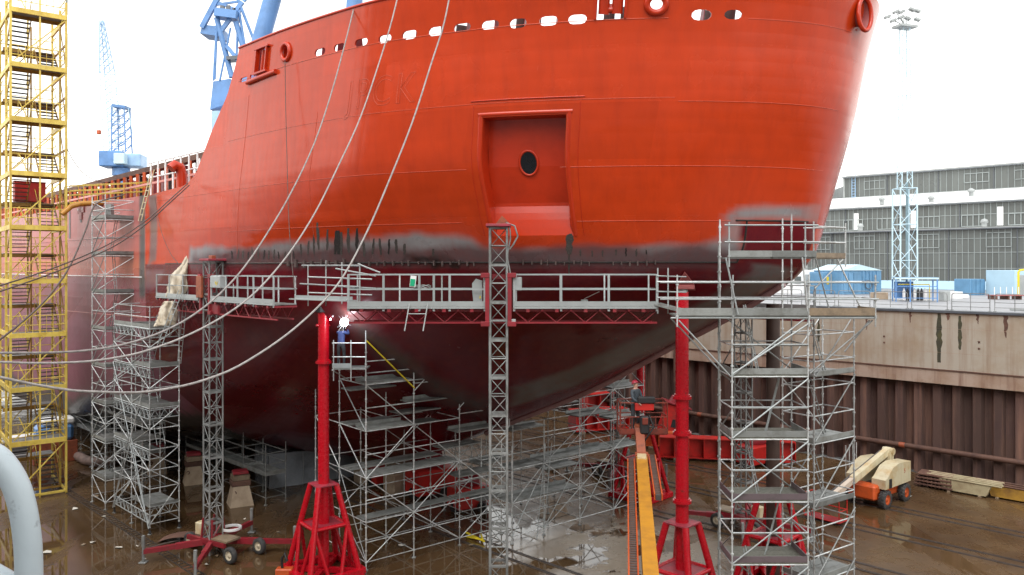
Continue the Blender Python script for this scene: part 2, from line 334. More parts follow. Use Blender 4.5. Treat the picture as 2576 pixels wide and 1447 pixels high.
end = thing('dock_end_wall', 'plain concrete end wall closing the dry dock beyond the bow', 'wall', QK(-60, 0, 0, 40))
bar('wall_slab', QK(-60.5, 0, 5.15, 76.6), QK(-60.5, 0, 5.15, NEAR), 1.0, 10.3, M['conc'], end)

wall = thing('dock_wall', 'stained concrete dock wall over rusty brown sheet piling, on the far side', 'wall', QK(12, 0, 0))
bar('concrete_band', QK(-59, -0.42, 8.4), QK(70, -0.42, 8.4), 0.9, 3.5, M['conc'], wall)
bar('ledge', QK(-59, -0.30, 6.2), QK(70, -0.30, 6.2), 1.0, 0.86, M['conc2'], wall)
bar('ledge_lip', QK(-59, -0.05, 6.645), QK(70, -0.05, 6.645), 0.62, 0.05, M['rust'], wall)  # thin dark strip along the top edge of the ledge
bar('capping', QK(-59, -0.40, 10.24), QK(70, -0.40, 10.24), 1.1, 0.14, M['kerb'], wall)
bar('backing_sheet', QK(-59, -0.62, 2.9), QK(70, -0.62, 2.9), 0.06, 5.8, M['pile'], wall)
for zz in (7.7, 9.2): bar('board_joint', QK(-59, 0.028, zz), QK(70, 0.028, zz), 0.012, 0.018, M['conc2'], wall)
pr = [(0, 0), (.12, .40), (.56, .40), (.68, 0), (1.12, 0)]
pb = MB()
for i in range(4):
    (x0, y0), (x1, y1) = pr[i], pr[i + 1]
    p0, p1 = U * x0 + N_ * y0, U * x1 + N_ * y1
    pb.add([p0, p1, p1 + Z * 5.78, p0 + Z * 5.78], [(0, 1, 2, 3)])
pm_ = pb.mesh('sheet_pile', M['pile'])
for i in range(66): link('sheet_pile', pm_, wall, Matrix.Translation(QK(-22 + i * 1.12, -0.58, 0)))
b = MB(); b.tube(QK(-59, 0.05, 1.62), QK(70, 0.05, 1.62), 0.17, 12); fp = b.build('fender_pipe', M['rust'], wall)
for k in (4, 18.2, 25.5, 33.0): 
    b = MB(); b.tube(QK(k, 0.05, 1.62), QK(k + .35, 0.05, 1.62), 0.178, 12); b.build('orange_band', M['orust'], fp)
def drip(x, v0, v1, w):
    b = MB(); vs = []; n = 14
    for i in range(n + 1):
        f = i / n; c = PS(x + RND.uniform(-.6, .6), v0 + (v1 - v0) * f, 76.0); ww = w * (0.35 + .65 * math.sin(math.pi * min(1, f * .8 + .1))) * RND.uniform(.7, 1.15)
        vs += [c + U * ww + N_ * 0.034, c - U * ww + N_ * 0.034]
    b.add(vs, [(2 * i, 2 * i + 1, 2 * i + 3, 2 * i + 2) for i in range(n)]); b.build('algae_streak', M['algae'], wall)
drip(2363, 789, 912, .17); drip(2415, 795, 880, .12); drip(2060, 800, 860, .1)
for k in (14, 19.5, 27): 
    for zz in (8.1, 8.5): bbox('iron_bolt', QK(k, 0.03, zz), (.1, .1, .1), M['rust'], wall, None, .01)

nwall = thing('near_dock_wall', 'concrete dock wall below the viewpoint, opposite the stained wall', 'wall', QK(10, 0, 0, NEAR))
bar('wall_slab', QK(-59, 0.45, 5.1, NEAR), QK(110, 0.45, 5.1, NEAR), 0.9, 10.1, M['conc'], nwall)
bar('capping', QK(-59, 0.45, 10.26, NEAR), QK(110, 0.45, 10.26, NEAR), 1.0, 0.2, M['kerb'], nwall)

# ------------------------------------------------------------------ the ship
def hermite(xs, ys, xq):
    xs, ys, xq = np.asarray(xs, float), np.asarray(ys, float), np.asarray(xq, float)
    h = np.diff(xs); d = np.diff(ys) / h; m = np.zeros_like(ys); m[0], m[-1] = d[0], d[-1]
    for i in range(1, len(xs) - 1):
        if d[i - 1] * d[i] > 0:
            w1, w2 = 2 * h[i] + h[i - 1], h[i] + 2 * h[i - 1]; m[i] = (w1 + w2) / (w1 / d[i - 1] + w2 / d[i])
    xq = np.clip(xq, xs[0], xs[-1]); i = np.clip(np.searchsorted(xs, xq, 'right') - 1, 0, len(xs) - 2)
    t = (xq - xs[i]) / h[i]
    return (2*t**3-3*t**2+1)*ys[i] + (t**3-2*t**2+t)*h[i]*m[i] + (-2*t**3+3*t**2)*ys[i+1] + (t**3-t**2)*h[i]*m[i+1]
TIP = np.array([12.41, 27.57])
STEM_Z = [2, 3.6, 5.26, 7.53, 9.8, 10.73, 11.9, 12.66, 13.75, 14.6, 16.44, 18.6, 21.15, 22.7]
STEM_S = [25, 21.3, 17.5, 12.2, 7.9, 6.06, 4.0, 2.9, 2.15, 1.92, 1.48, .92, .42, .04]
SIG = [0, .25, 1, 2.5, 5, 9, 14, 20, 27, 35, 80]
TZ = {2: [0, .4, .8, 1.5, 2.6, 4.2, 6, 7.8, 9.2, 9.6, 9.6], 2.7: [0, .5, 1.1, 2.0, 3.3, 5.2, 7.3, 9.3, 10.9, 11.3, 11.3],
      3.6: [0, .6, 1.3, 2.4, 3.9, 6.0, 8.2, 10.1, 11.6, 11.95, 12.0], 5: [0, .7, 1.5, 2.8, 4.4, 6.6, 8.8, 10.6, 11.8, 12.08, 12.08],
      8: [0, .85, 1.8, 3.2, 5, 7.3, 9.6, 11.2, 12, 12.08, 12.08], 11: [0, 1.05, 2.2, 3.9, 6, 8.3, 10.3, 11.5, 12.05, 12.08, 12.08],
      13: [0, 1.15, 2.4, 4.2, 6.25, 8.6, 10.45, 11.65, 12.06, 12.08, 12.08], 15: [0, 1.32, 2.75, 4.7, 6.85, 9.35, 11.15, 11.93, 12.08, 12.08, 12.08], 17: [0, 1.5, 3.05, 5.02, 7.25, 9.85, 11.58, 12.05, 12.08, 12.08, 12.08],
      20.9: [0, 1.6, 3.25, 5.2, 7.45, 9.9, 11.55, 12.05, 12.08, 12.08, 12.08], 22.7: [0, 1.7, 3.4, 5.45, 7.8, 10.15, 11.65, 12.08, 12.1, 12.1, 12.1]}
WG = np.linspace(0, math.sqrt(80), 700); ZG = np.linspace(2, 22.7, 415)
tab_ = np.array([hermite(np.sqrt(SIG), TZ[k], WG) for k in TZ])
TAB = np.array([hermite(list(TZ), tab_[:, i], ZG) for i in range(len(WG))])      # [w, z]
STEMT = hermite(STEM_Z, STEM_S, ZG)
def stem_s(z): return np.interp(z, ZG, STEMT)
def hull_t(sig, z):
    w = np.sqrt(np.clip(sig, 0, 80)); a = np.clip(w / WG[-1] * (len(WG) - 1), 0, len(WG) - 1.001); c = np.clip((np.asarray(z) - 2) / 20.7 * (len(ZG) - 1), 0, len(ZG) - 1.001)
    i, j = a.astype(int), c.astype(int); fa, fc = a - i, c - j
    return (TAB[i, j] * (1 - fa) + TAB[i + 1, j] * fa) * (1 - fc) + (TAB[i, j + 1] * (1 - fa) + TAB[i + 1, j + 1] * fa) * fc
def hull_xyz(sig, z, side=1):
    sig, z = np.broadcast_arrays(np.asarray(sig, float), np.asarray(z, float)); s = sig + stem_s(z); t = hull_t(sig, z) * side
    return np.stack([TIP[0] - Q2 * s - Q2 * t, TIP[1] + Q2 * s - Q2 * t, z], -1)
def HP(sig, z, off=0.0):
    p = Vector(hull_xyz(sig, z)); return p + HN(sig, z) * off if off else p
def HN(sig, z):
    e = .05; s0 = max(sig, .06)
    a = Vector(hull_xyz(s0 + e, z)) - Vector(hull_xyz(s0 - e, z)); c = Vector(hull_xyz(s0, min(z + e, 22.69))) - Vector(hull_xyz(s0, z - e))
    n = c.cross(a).normalized(); return n if n.y < 0 or n.x > .3 else -n
def hit(x, v):
    r = (x - CX) / F; Y = np.linspace(20, 75, 9000); X = r * Y; z = H - (v - VH) / F * Y
    dx, dy = X - TIP[0], Y - TIP[1]; s = (-dx + dy) * Q2; t = (-dx - dy) * Q2
    sig = s - stem_s(z); f = t - np.where(sig > 0, hull_t(np.maximum(sig, 0), z), -50); ok = (f < 0) & (z > 2) & (z < 22.75)
    k = int(np.argmax(ok)); return (float(sig[k]), float(z[k])) if ok.any() else (0.02, float(z[np.argmin(abs(sig))]))

def fbm(x, y, seed=0, oct_=4):
    rs = np.random.RandomState(seed); out = np.zeros_like(x, float); a = 1.0
    for o in range(oct_):
        g = rs.rand(64, 64); fx, fy = x * 2**o, y * 2**o; i, j = np.floor(fx).astype(int), np.floor(fy).astype(int); u, w = fx - i, fy - j
        u, w = u*u*(3-2*u), w*w*(3-2*w); i, j = i % 64, j % 64; i1, j1 = (i+1) % 64, (j+1) % 64
        out += a * ((g[i, j]*(1-u)+g[i1, j]*u)*(1-w) + (g[i, j1]*(1-u)+g[i1, j1]*u)*w - .5); a *= .5
    return out
def polymask(X, Yv, poly, soft):
    poly = np.array(poly); n = len(poly); ins = np.zeros(X.shape, bool); dist = np.full(X.shape, 1e9)
    for i in range(n):
        (x0, y0), (x1, y1) = poly[i], poly[(i + 1) % n]
        c = (y0 > Yv) != (y1 > Yv)
        with np.errstate(divide='ignore', invalid='ignore'): xi = (x1 - x0) * (Yv - y0) / (y1 - y0 + 1e-12) + x0
        ins ^= c & (X < xi)
        dx, dy = x1 - x0, y1 - y0; t = np.clip(((X - x0) * dx + (Yv - y0) * dy) / (dx*dx + dy*dy + 1e-12), 0, 1)
        dist = np.minimum(dist, np.hypot(X - x0 - t*dx, Yv - y0 - t*dy))
    sd_ = np.where(ins, dist, -dist); return np.clip(sd_ / soft + .5, 0, 1)
hits = lambda pts: [hit(*p) for p in pts]
ORANGE, DRED, GREY, MAUVE, DGREY = [np.array(c) for c in ((.51, .042, .0065), (.118, .005, .012), (.26, .245, .25), (.115, .062, .066), (.070, .064, .058))]
WELDZ = 13.17
grey_top = hits([(478, 626), (520, 620), (560, 622), (620, 624), (700, 614), (780, 607), (850, 602), (930, 604), (1000, 594), (1060, 590), (1100, 594), (1150, 592), (1190, 602), (1215, 628), (1300, 634), (1400, 630), (1500, 630), (1600, 624), (1650, 618), (1720, 618), (1800, 610), (1826, 596), (1830, 545), (1850, 530), (1880, 526), (1950, 524), (2048, 520)])
grey_bot = hits([(2054, 556), (1960, 556), (1862, 558), (1858, 600), (1856, 660)]) + [(2.0, WELDZ - .12), (6, WELDZ - .16), (12, WELDZ - .14), (18, WELDZ - .16), (grey_top[0][0], WELDZ - .1)]
GREYPOLY = grey_top + grey_bot
REDPOLY = hits([(2054, 560), (1960, 560), (1862, 562)]) + [(1.1, WELDZ), (3, WELDZ - .02), (28.2, WELDZ - .02), (60, WELDZ - .02), (60, 0), (-1, 0), (-1, 14.5)]
PATCH = hits([(1888, 668), (1925, 666), (2008, 672), (1975, 706), (1930, 728), (1880, 742), (1850, 742)])
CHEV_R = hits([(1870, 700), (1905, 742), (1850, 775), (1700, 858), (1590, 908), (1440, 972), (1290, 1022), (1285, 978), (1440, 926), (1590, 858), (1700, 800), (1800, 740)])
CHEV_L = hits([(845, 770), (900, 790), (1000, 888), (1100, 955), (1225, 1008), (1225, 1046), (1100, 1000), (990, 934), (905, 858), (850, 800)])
BURN = hits([(1012, 655), (1022, 640), (1060, 642), (1090, 640), (1130, 645), (1160, 668), (1155, 680), (1110, 676), (1070, 668), (1030, 662)])
OVERS = hits([(378, 560), (372, 480), (394, 482), (396, 560), (392, 655), (372, 668)])
def paint(sig, z, near=True):
    n1, n2 = fbm(sig * .9, z * .9, 3), fbm(sig * 2.6 + 9, z * 2.6, 5)
    c = np.broadcast_to(ORANGE, sig.shape + (3,)).copy()
    mixin = lambda c, col, m: c * (1 - m[..., None]) + np.asarray(col) * m[..., None]
    c *= (1 + .10 * fbm(sig * .25, z * .4, 8))[..., None]
    if near:
        X, Yv = sig + n2 * .10, z + n1 * .22 + n2 * .06
        c = mixin(c, GREY * 1.0, polymask(X, Yv, GREYPOLY, .32))
        lowg = np.clip((WELDZ + .72 + n1 * .35 - z) / .35, 0, 1) * (z < 14.3) * (sig > 1.2) * np.clip((25.2 - sig) / .4, 0, 1)
        c = mixin(c, MAUVE * (1 + .7 * n2)[..., None] if False else MAUVE, lowg * .92)
        c = mixin(c, DRED, polymask(sig, z, REDPOLY, .05))
        c = mixin(c, MAUVE, np.clip(1 - abs(z - (WELDZ - .12 + n1 * .2)) / .22, 0, 1) * (sig > 1.2) * np.clip((25.2 - sig) / .4, 0, 1) * .7)
        c = mixin(c, (.16, .145, .14), polymask(X, Yv, PATCH, .15) * .9)
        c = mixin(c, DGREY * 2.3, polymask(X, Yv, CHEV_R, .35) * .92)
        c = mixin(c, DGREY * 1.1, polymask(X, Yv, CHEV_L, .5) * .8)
        c = mixin(c, (.015, .012, .012), polymask(sig + n2 * .35, z + n2 * .2, BURN, .2) * np.clip(.75 + n2, 0, 1))
        c = mixin(c, (.13, .12, .12), polymask(sig + n2*.1, z, OVERS, .3) * .85)
        pale = np.clip((sig - 27.6) / .5, 0, 1) * np.clip((12.95 - z) / .25, 0, 1) * np.clip((z - 11.6) / .4, 0, 1)
        c = mixin(c, (.24, .15, .17), pale * .6)
    else: c = mixin(c, DRED, np.clip((WELDZ - z) / .05 + .5, 0, 1))
    c *= (1 + .10 * n2)[..., None]
    return np.clip(c, 0.003, 1)
def hull_material(name, rough=0.15, streaky=0.0, wav=0.035, scol=(.34, .22, .20)):
    m = bpy.data.materials.new(name); m.use_nodes = True; n, l = m.node_tree.nodes, m.node_tree.links; b = n['Principled BSDF']
    at = n.new('ShaderNodeVertexColor'); at.layer_name = 'paint'; uv = n.new('ShaderNodeUVMap'); uv.uv_map = 'plate'
    g = n.new('ShaderNodeNewGeometry')
    sp = n.new('ShaderNodeSeparateXYZ'); l.new(uv.outputs[0], sp.inputs[0])
    def op(o, a, c):
        t = n.new('ShaderNodeMath'); t.operation = o
        for i, q in enumerate((a, c)):
            if q is None: continue
            if isinstance(q, (int, float)): t.inputs[i].default_value = q
            else: l.new(q, t.inputs[i])
        return t.outputs[0]
    row = op('FLOOR', op('DIVIDE', sp.outputs[1], 1.85), None)
    colx = op('FLOOR', op('ADD', op('DIVIDE', sp.outputs[0], 5.3), op('MULTIPLY', row, 0.37)), None)
    cb = n.new('ShaderNodeCombineXYZ'); l.new(row, cb.inputs[0]); l.new(colx, cb.inputs[1])
    wn_ = n.new('ShaderNodeTexWhiteNoise'); l.new(cb.outputs[0], wn_.inputs['Vector'])
    rr = n.new('ShaderNodeMapRange'); rr.inputs['To Min'].default_value = rough; rr.inputs['To Max'].default_value = rough + .13; l.new(wn_.outputs['Value'], rr.inputs['Value'])
    nz = n.new('ShaderNodeTexNoise'); nz.inputs['Scale'].default_value = 0.8; nz.inputs['Detail'].default_value = 6; l.new(g.outputs['Position'], nz.inputs['Vector'])
    r2 = n.new('ShaderNodeMapRange'); r2.inputs['To Min'].default_value = -.05; r2.inputs['To Max'].default_value = .07; l.new(nz.outputs['Fac'], r2.inputs['Value'])
    l.new(op('ADD', rr.outputs[0], r2.outputs[0]), b.inputs['Roughness'])
    pv = n.new('ShaderNodeMapRange'); pv.inputs['To Min'].default_value = .90; pv.inputs['To Max'].default_value = 1.07; l.new(wn_.outputs['Value'], pv.inputs['Value'])
    hv = n.new('ShaderNodeHueSaturation'); l.new(at.outputs['Color'], hv.inputs['Color']); l.new(pv.outputs[0], hv.inputs['Value']); out = hv.outputs[0]
    if streaky:
        mp = n.new('ShaderNodeMapping'); mp.inputs['Scale'].default_value = (2.5, 2.5, 0.16); l.new(g.outputs['Position'], mp.inputs['Vector'])
        n2 = n.new('ShaderNodeTexNoise'); n2.inputs['Detail'].default_value = 8; n2.inputs['Scale'].default_value = 1; n2.inputs['Roughness'].default_value = .7; l.new(mp.outputs[0], n2.inputs['Vector'])
        m2 = n.new('ShaderNodeMapRange'); m2.inputs['From Min'].default_value = .45; m2.inputs['From Max'].default_value = .75; m2.inputs['To Max'].default_value = streaky; l.new(n2.outputs['Fac'], m2.inputs['Value'])
        x = n.new('ShaderNodeMix'); x.data_type = 'RGBA'; x.inputs[7].default_value = (*scol, 1); l.new(m2.outputs[0], x.inputs[0]); l.new(out, x.inputs[6]); out = x.outputs[2]
    l.new(out, b.inputs['Base Color'])
    b.inputs['Specular IOR Level'].default_value = 0.42
    w2 = n.new('ShaderNodeTexNoise'); w2.inputs['Scale'].default_value = 0.55; w2.inputs['Detail'].default_value = 2; l.new(g.outputs['Position'], w2.inputs['Vector'])
    bp = n.new('ShaderNodeBump'); bp.inputs['Strength'].default_value = 1.0; bp.inputs['Distance'].default_value = wav; 
    sn = op('SINE', op('MULTIPLY', sp.outputs[0], 2 * math.pi / 0.78), None); sn2 = op('SINE', op('MULTIPLY', sp.outputs[1], 2 * math.pi / 0.92), None)
    l.new(op('ADD', w2.outputs['Fac'], op('MULTIPLY', op('ADD', op('ABSOLUTE', sn, None), op('ABSOLUTE', sn2, None)), .055)), bp.inputs['Height']); l.new(bp.outputs[0], b.inputs['Normal'])
    return m
M['hull'] = hull_material('hull_paint', streaky=.28, scol=(.24, .022, .010)); M['hullaft'] = hull_material('hull_paint_faded_sheen', 0.24, 0.18)
def grid_mesh(name, S, Zg, side, m, colf, drop=None, flip=False):
    """S, Zg: arrays [row, col] of sigma and height."""
    xyz = hull_xyz(S, Zg, side); nr, nc = S.shape
    me = bpy.data.meshes.new(name); idx = np.arange(nr * nc).reshape(nr, nc)
    q = np.stack([idx[:-1, :-1], idx[:-1, 1:], idx[1:, 1:], idx[1:, :-1]], -1)
    keep = np.ones(q.shape[:2], bool) if drop is None else ~drop
    q = q[keep]; q = q[:, ::-1] if flip else q
    me.vertices.add(nr * nc); me.vertices.foreach_set('co', xyz.reshape(-1)); me.loops.add(q.size); me.loops.foreach_set('vertex_index', q.reshape(-1).astype(np.int32))
    me.polygons.add(len(q)); me.polygons.foreach_set('loop_start', np.arange(0, q.size, 4, dtype=np.int32)); me.polygons.foreach_set('use_smooth', np.ones(len(q), bool))
    me.update(calc_edges=True); me.validate()
    if colf: put_paint(me, S.reshape(-1), Zg.reshape(-1), colf)
    me.materials.append(m); return me
def put_paint(me, sg, zz, colf):
    c = colf(sg, zz); a = me.color_attributes.new('paint', 'FLOAT_COLOR', 'POINT')
    a.data.foreach_set('color', np.concatenate([c, np.ones((len(c), 1))], 1).astype(np.float32).reshape(-1))
    u = me.uv_layers.new(name='plate'); vi = np.zeros(len(me.loops), np.int32); me.loops.foreach_get('vertex_index', vi)
    u.data.foreach_set('uv', np.stack([sg[vi], zz[vi]], -1).astype(np.float32).reshape(-1))

ship = thing('ship', 'large red ship in dry dock, bow under repair with grey primed weld band', 'ship', Vector(hull_xyz(12, 2, 0)))
SEAM_S = 33.1; KNZ = 20.55
edge_px = [(603, 125), (597, 150), (572, 240), (533, 330), (507, 400), (492, 440), (468, 466), (432, 479), (366, 489)]
eS, eZ = [], []
for x, v in edge_px:
    p = PS(x, v, 22.92); eS.append((-(p.x - TIP[0]) + (p.y - TIP[1])) * Q2); eZ.append(p.z)
eS[-1] = SEAM_S; eZ[-1] = min(eZ[-1], eZ[-2] - .02); DECKZ = eZ[-1]
def send(z): return np.interp(z, eZ[::-1], eS[::-1])
BASE = 31.3
PK = dict(a=5.72, b=8.14, z0=14.12, z1=18.15)
def colsig(base, z):
    base, z = np.broadcast_arrays(np.asarray(base, float), np.asarray(z, float)); e = send(z) - stem_s(z)
    lo = base * e / BASE; hi = np.where(base > 20, 20 + (base - 20) * (e - 20) / (BASE - 20), base)
    w = .14 * (np.clip(z, 12, 20.5) - 16.14) * np.exp(-((base - 7.2) / 2.6) ** 2)
    return np.where(z < 12.62, lo, hi + w * np.clip(base, 0, 1))
cb_ = np.concatenate([np.linspace(0, 1, 40)**2 * 5.72, np.linspace(5.72, 8.14, 30)[1:], np.linspace(8.14, BASE, 210)[1:]])
zr_ = np.concatenate([np.linspace(2, 12.6, 90), np.linspace(12.64, 14.12, 28), np.linspace(14.12, 18.15, 38)[1:], np.linspace(18.15, KNZ, 20)[1:]])
B2, Z2 = np.meshgrid(cb_, zr_); S2 = colsig(B2, Z2)
bc, zc = (cb_[:-1] + cb_[1:]) / 2, (zr_[:-1] + zr_[1:]) / 2
drop = ((bc > PK['a']) & (bc < PK['b']))[None, :] & ((zc > PK['z0']) & (zc < PK['z1']))[:, None]
# aft hull: the older part of the ship beyond the vertical primed seam
def paint_aft(sig, z):
    s = sig + stem_s(z); n1, n2 = fbm(s * .5, z * .12, 21), fbm(s * 1.8, z * .5, 22)
    c = np.broadcast_to(np.array((.46, .105, .085)), sig.shape + (3,)).copy()
    mixin = lambda c, col, m: c * (1 - m[..., None]) + np.asarray(col) * m[..., None]
    c = mixin(c, (.52, .13, .05), np.clip(1 - abs(z - 13.1) / 1.0, 0, 1) * .7)
    c = mixin(c, (.44, .15, .15), np.clip((z - 14 + n1 * 2) / 2.2, 0, 1) * .8)  # pinker towards the deck: faded paint plus painted-in sky sheen
    c = mixin(c, (.235, .062, .075), np.clip((12.45 - z) / .04 + .5, 0, 1))
    c = mixin(c, (.225, .075, .105), np.clip((10.3 - z + n1) / .5, 0, 1) * np.clip((12.4 - z) / .02, 0, 1))
    c = mixin(c, (.05, .045, .042), np.clip((4.9 - z + n2) / .5, 0, 1))
    gs = np.clip(1 - abs(s - 33.55 + n2 * .12) / .52, 0, 1); c = mixin(c, (.085, .075, .075), np.clip(gs * 2.4, 0, 1) * np.clip((z - 11.2) / .3, 0, 1))
    return np.clip(c * (1 + .12 * n2 + .08 * n1)[..., None], .003, 1)
sa, za = np.linspace(SEAM_S, 80, 240), np.concatenate([np.linspace(2, 5, 30), np.linspace(5.1, DECKZ, 100)])
SA, ZA = np.meshgrid(sa, za)
link('aft_hull', grid_mesh('aft_hull', SA - stem_s(ZA), ZA, 1, M['hullaft'], paint_aft), ship)
link('aft_hull_far_side', grid_mesh('aft_hull_far', (SA - stem_s(ZA))[::4, ::4], ZA[::4, ::4], -1, M['hullaft'], paint_aft, flip=True), ship)
# flat bottom, decks, break of the forecastle
def strip_deck(name, s0, s1, z, m, n=40):
    b = MB(); vs = []
    for i in range(n + 1):
        s = s0 + (s1 - s0) * (i / n) ** 1.6; vs += [hull_xyz(max(0, s - stem_s(z)), z, 1) - np.array([0, 0, .0]), hull_xyz(max(0, s - stem_s(z)), z, -1)]
    b.add(vs, [(2*i, 2*i+1, 2*i+3, 2*i+2) for i in range(n)]); return b.build(name, m, ship)
strip_deck('bottom_plating', 25, 80, 2.0, M['lug']); strip_deck('main_deck', 26, 80, DECKZ - .05, M['hrose']); strip_deck('forecastle_deck', .2, 23.5, 20.3, M['hrose'])
b = MB(); p, q = hull_xyz(21.5, DECKZ - .05, .98), hull_xyz(21.5, DECKZ - .05, -.98); b.add([p, q, q + np.array([0, 0, 3.5]), p + np.array([0, 0, 3.5])], [(0, 1, 2, 3)]); b.build('forecastle_bulkhead', M['hred'], ship)

# bulwark with its freeing ports, cut as real openings
def capsule(sig, z, w, h, n=5):
    r = h / 2; pts = []
    for k in range(n + 1): t = math.pi / 2 - math.pi * k / n; pts.append((sig + (w/2 - r) + r * math.cos(t), z + r * math.sin(t)))
    for k in range(n + 1): t = -math.pi / 2 - math.pi * k / n; pts.append((sig - (w/2 - r) + r * math.cos(t), z + r * math.sin(t)))
    return pts
def px_w(x, v, w):                                    # width in sigma that spans w photo units at that spot
    a, c = hit(x - w / 2, v)[0], hit(x + w / 2, v)[0]; return abs(a - c)
ports, holes = [], []
for x, v, w, h in [(805, 131, 26, 17), (853, 119, 26, 17), (908, 107, 32, 18), (968, 98, 32, 19), (1030, 88, 37, 21), (1097, 79, 38, 21), (1163, 70, 42, 20), (1233, 63, 44, 20), (1303, 59, 43, 22), (1380, 53, 46, 22), (1453, 49, 47, 22), (1765, 38, 51, 25), (1845, 37, 46, 22)]:
    sg, z = hit(x, v); Yd = Vector(hull_xyz(sg, z)).y; holes.append(capsule(sg, z, px_w(x, v, w), h / F * Yd))
def rect(x0, v0, x1, v1):
    (a, z0), (c, z1) = hit(x0, v1), hit(x1, v0); zt, zb = z1, z0; return [(c, zb), (c, zt), (a, zt), (a, zb)]
ROLL1 = rect(653, 124, 671, 182); s_, z_ = hit(660, 150)
w1 = px_w(660, 150, 22); ROLL1 = [(s_ - w1/2, z_ - .50), (s_ - w1/2, z_ + .44), (s_ + w1/2, z_ + .44), (s_ + w1/2, z_ - .50)]
holes.append(ROLL1)
for x, v in ((613, 200), (637, 191)): sg, z = hit(x, v); holes.append(capsule(sg, z, px_w(x, v, 17), .19))
def circ(sg, z, a, c, n=20): return [(sg + a * math.cos(2*math.pi*k/n), z + c * math.sin(2*math.pi*k/n)) for k in range(n)]
FAIR = hit(720, 131); fw = px_w(720, 131, 18) / 2; holes.append(circ(*FAIR, fw, .29))
OV = (hit(1651, 14)[0], hit(1651, 14)[1] + .04); ow = px_w(1651, 14, 40) / 2; holes.append(circ(*OV, ow, .2))
RL = hit(1535, 42); rw = px_w(1535, 42, 68); holes.append([(RL[0] - rw/2, RL[1] - .10), (RL[0] - rw/2, RL[1] + 1.05), (RL[0] + rw/2, RL[1] + 1.05), (RL[0] + rw/2, RL[1] - .10)])
TOPZ = 22.55
pts, edges = [], []
def loop(ps):
    o = len(pts); pts.extend(ps); edges.extend([(o + i, o + (i + 1) % len(ps)) for i in range(len(ps))])
bot = [float(q) for q in colsig(cb_, KNZ)]
topn = 90; etop = float(send(TOPZ) - stem_s(TOPZ))
outer = [(0.0, KNZ)] + [(q, KNZ) for q in bot[1:]] + [(float(send(z) - stem_s(z)), z) for z in np.linspace(KNZ, TOPZ, 9)[1:]] + [(etop * (1 - i / topn) ** 1.5, TOPZ) for i in range(1, topn)] + [(0.0, TOPZ)]
loop(outer); nout = len(outer)
for h_ in holes: loop(h_)
import bisect
for z in np.arange(KNZ + .2, TOPZ - .05, .2):
    for i in range(110):
        sg = 22.2 * (i / 110) ** 1.5 + .02
        pts.append((sg, float(z)))
vo, _, fo, *_r = delaunay_2d_cdt([Vector(p) for p in pts], edges, [], 0, 1e-5)
def inside(p, poly):
    c = False; n = len(poly); x, y = p
    for i in range(n):
        (x0, y0), (x1, y1) = poly[i], poly[(i + 1) % n]
        if (y0 > y) != (y1 > y) and x < (x1 - x0) * (y - y0) / (y1 - y0) + x0: c = not c
    return c
hb = [(min(p[0] for p in h_), max(p[0] for p in h_), h_) for h_ in holes]
ff = []
for f in fo:
    c = (sum(vo[i][0] for i in f) / len(f), sum(vo[i][1] for i in f) / len(f))
    if inside(c, outer) and not any(a <= c[0] <= e and inside(c, h_) for a, e, h_ in hb): ff.append(tuple(f))
sg = np.array([q[0] for q in vo]); zz = np.array([q[1] for q in vo])
import bmesh
bmh = bmesh.new()
def add_part(me):
    bmh.from_mesh(me); bpy.data.meshes.remove(me)
add_part(grid_mesh('h', S2, Z2, 1, M['hull'], None, drop)); add_part(grid_mesh('h', S2, Z2, -1, M['hull'], None, None, flip=True))
for side in (1, -1):
    me = bpy.data.meshes.new('b'); me.from_pydata([tuple(q) for q in hull_xyz(sg, zz, side)], [], ff if side == 1 else [f[::-1] for f in ff]); add_part(me)
bmesh.ops.remove_doubles(bmh, verts=bmh.verts, dist=.002)
bmesh.ops.recalc_face_normals(bmh, faces=bmh.faces)
hme = bpy.data.meshes.new('hull'); bmh.to_mesh(hme); bmh.free(); hme.polygons.foreach_set('use_smooth', [True] * len(hme.polygons))
co = np.zeros(len(hme.vertices) * 3); hme.vertices.foreach_get('co', co); co = co.reshape(-1, 3); dx, dy = co[:, 0] - TIP[0], co[:, 1] - TIP[1]
hs, ht = (-dx + dy) * Q2, (-dx - dy) * Q2; hsig = np.maximum(0, hs - stem_s(co[:, 2]))
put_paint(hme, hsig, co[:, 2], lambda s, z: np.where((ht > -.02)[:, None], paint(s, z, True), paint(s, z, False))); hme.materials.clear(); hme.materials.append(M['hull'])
hull = link('hull', hme, ship); bpy.data.objects['hull']
for h_ in holes:
    b = MB(); k = len(h_); o_ = [HP(*q) for q in h_]; i_ = [HP(q[0], q[1], -.07) for q in h_]; b.add(o_ + i_, [(q, (q + 1) % k, k + (q + 1) % k, k + q) for q in range(k)]); b.build('port_rim', M['hred'], hull)
b = MB(); b.sweep([HP(q, TOPZ) + Z * .03 for q in np.linspace(0.01, etop, 80)], .055, 8); b.build('bulwark_rail', M['hred'], hull)
def seam(z, a, c, name='weld_seam', m='seam', r=.008, n=60, zf=None):
    b = MB(); b.sweep([HP(a + (c - a) * i / n, z if zf is None else zf(i / n), .004) for i in range(n + 1)], r, 6); return b.build(name, M[m], hull)
seam(14.60, 1.5, 5.4); seam(14.60, 9.0, 22); seam(16.42, 0.02, 5.9); seam(16.42, 8.7, 30); seam(18.62, 3.2, 22.5); seam(18.5, .02, 3.1); seam(21.12, .02, 1.8); seam(21.12, 3.6, 22, r=.012)
seam(14.62, 0.05, 1.4, m='dark', r=.03); seam(WELDZ, 1.15, 14, m='dark', r=.035); seam(WELDZ, 14, 28, m='scar', r=.026)
b = MB(); b.sweep([HP(1.16 + .1 * (14.6 - z) * 0, z, .003) for z in np.linspace(WELDZ, 14.6, 12)], .035, 6); b.build('weld_seam', M['dark'], hull)
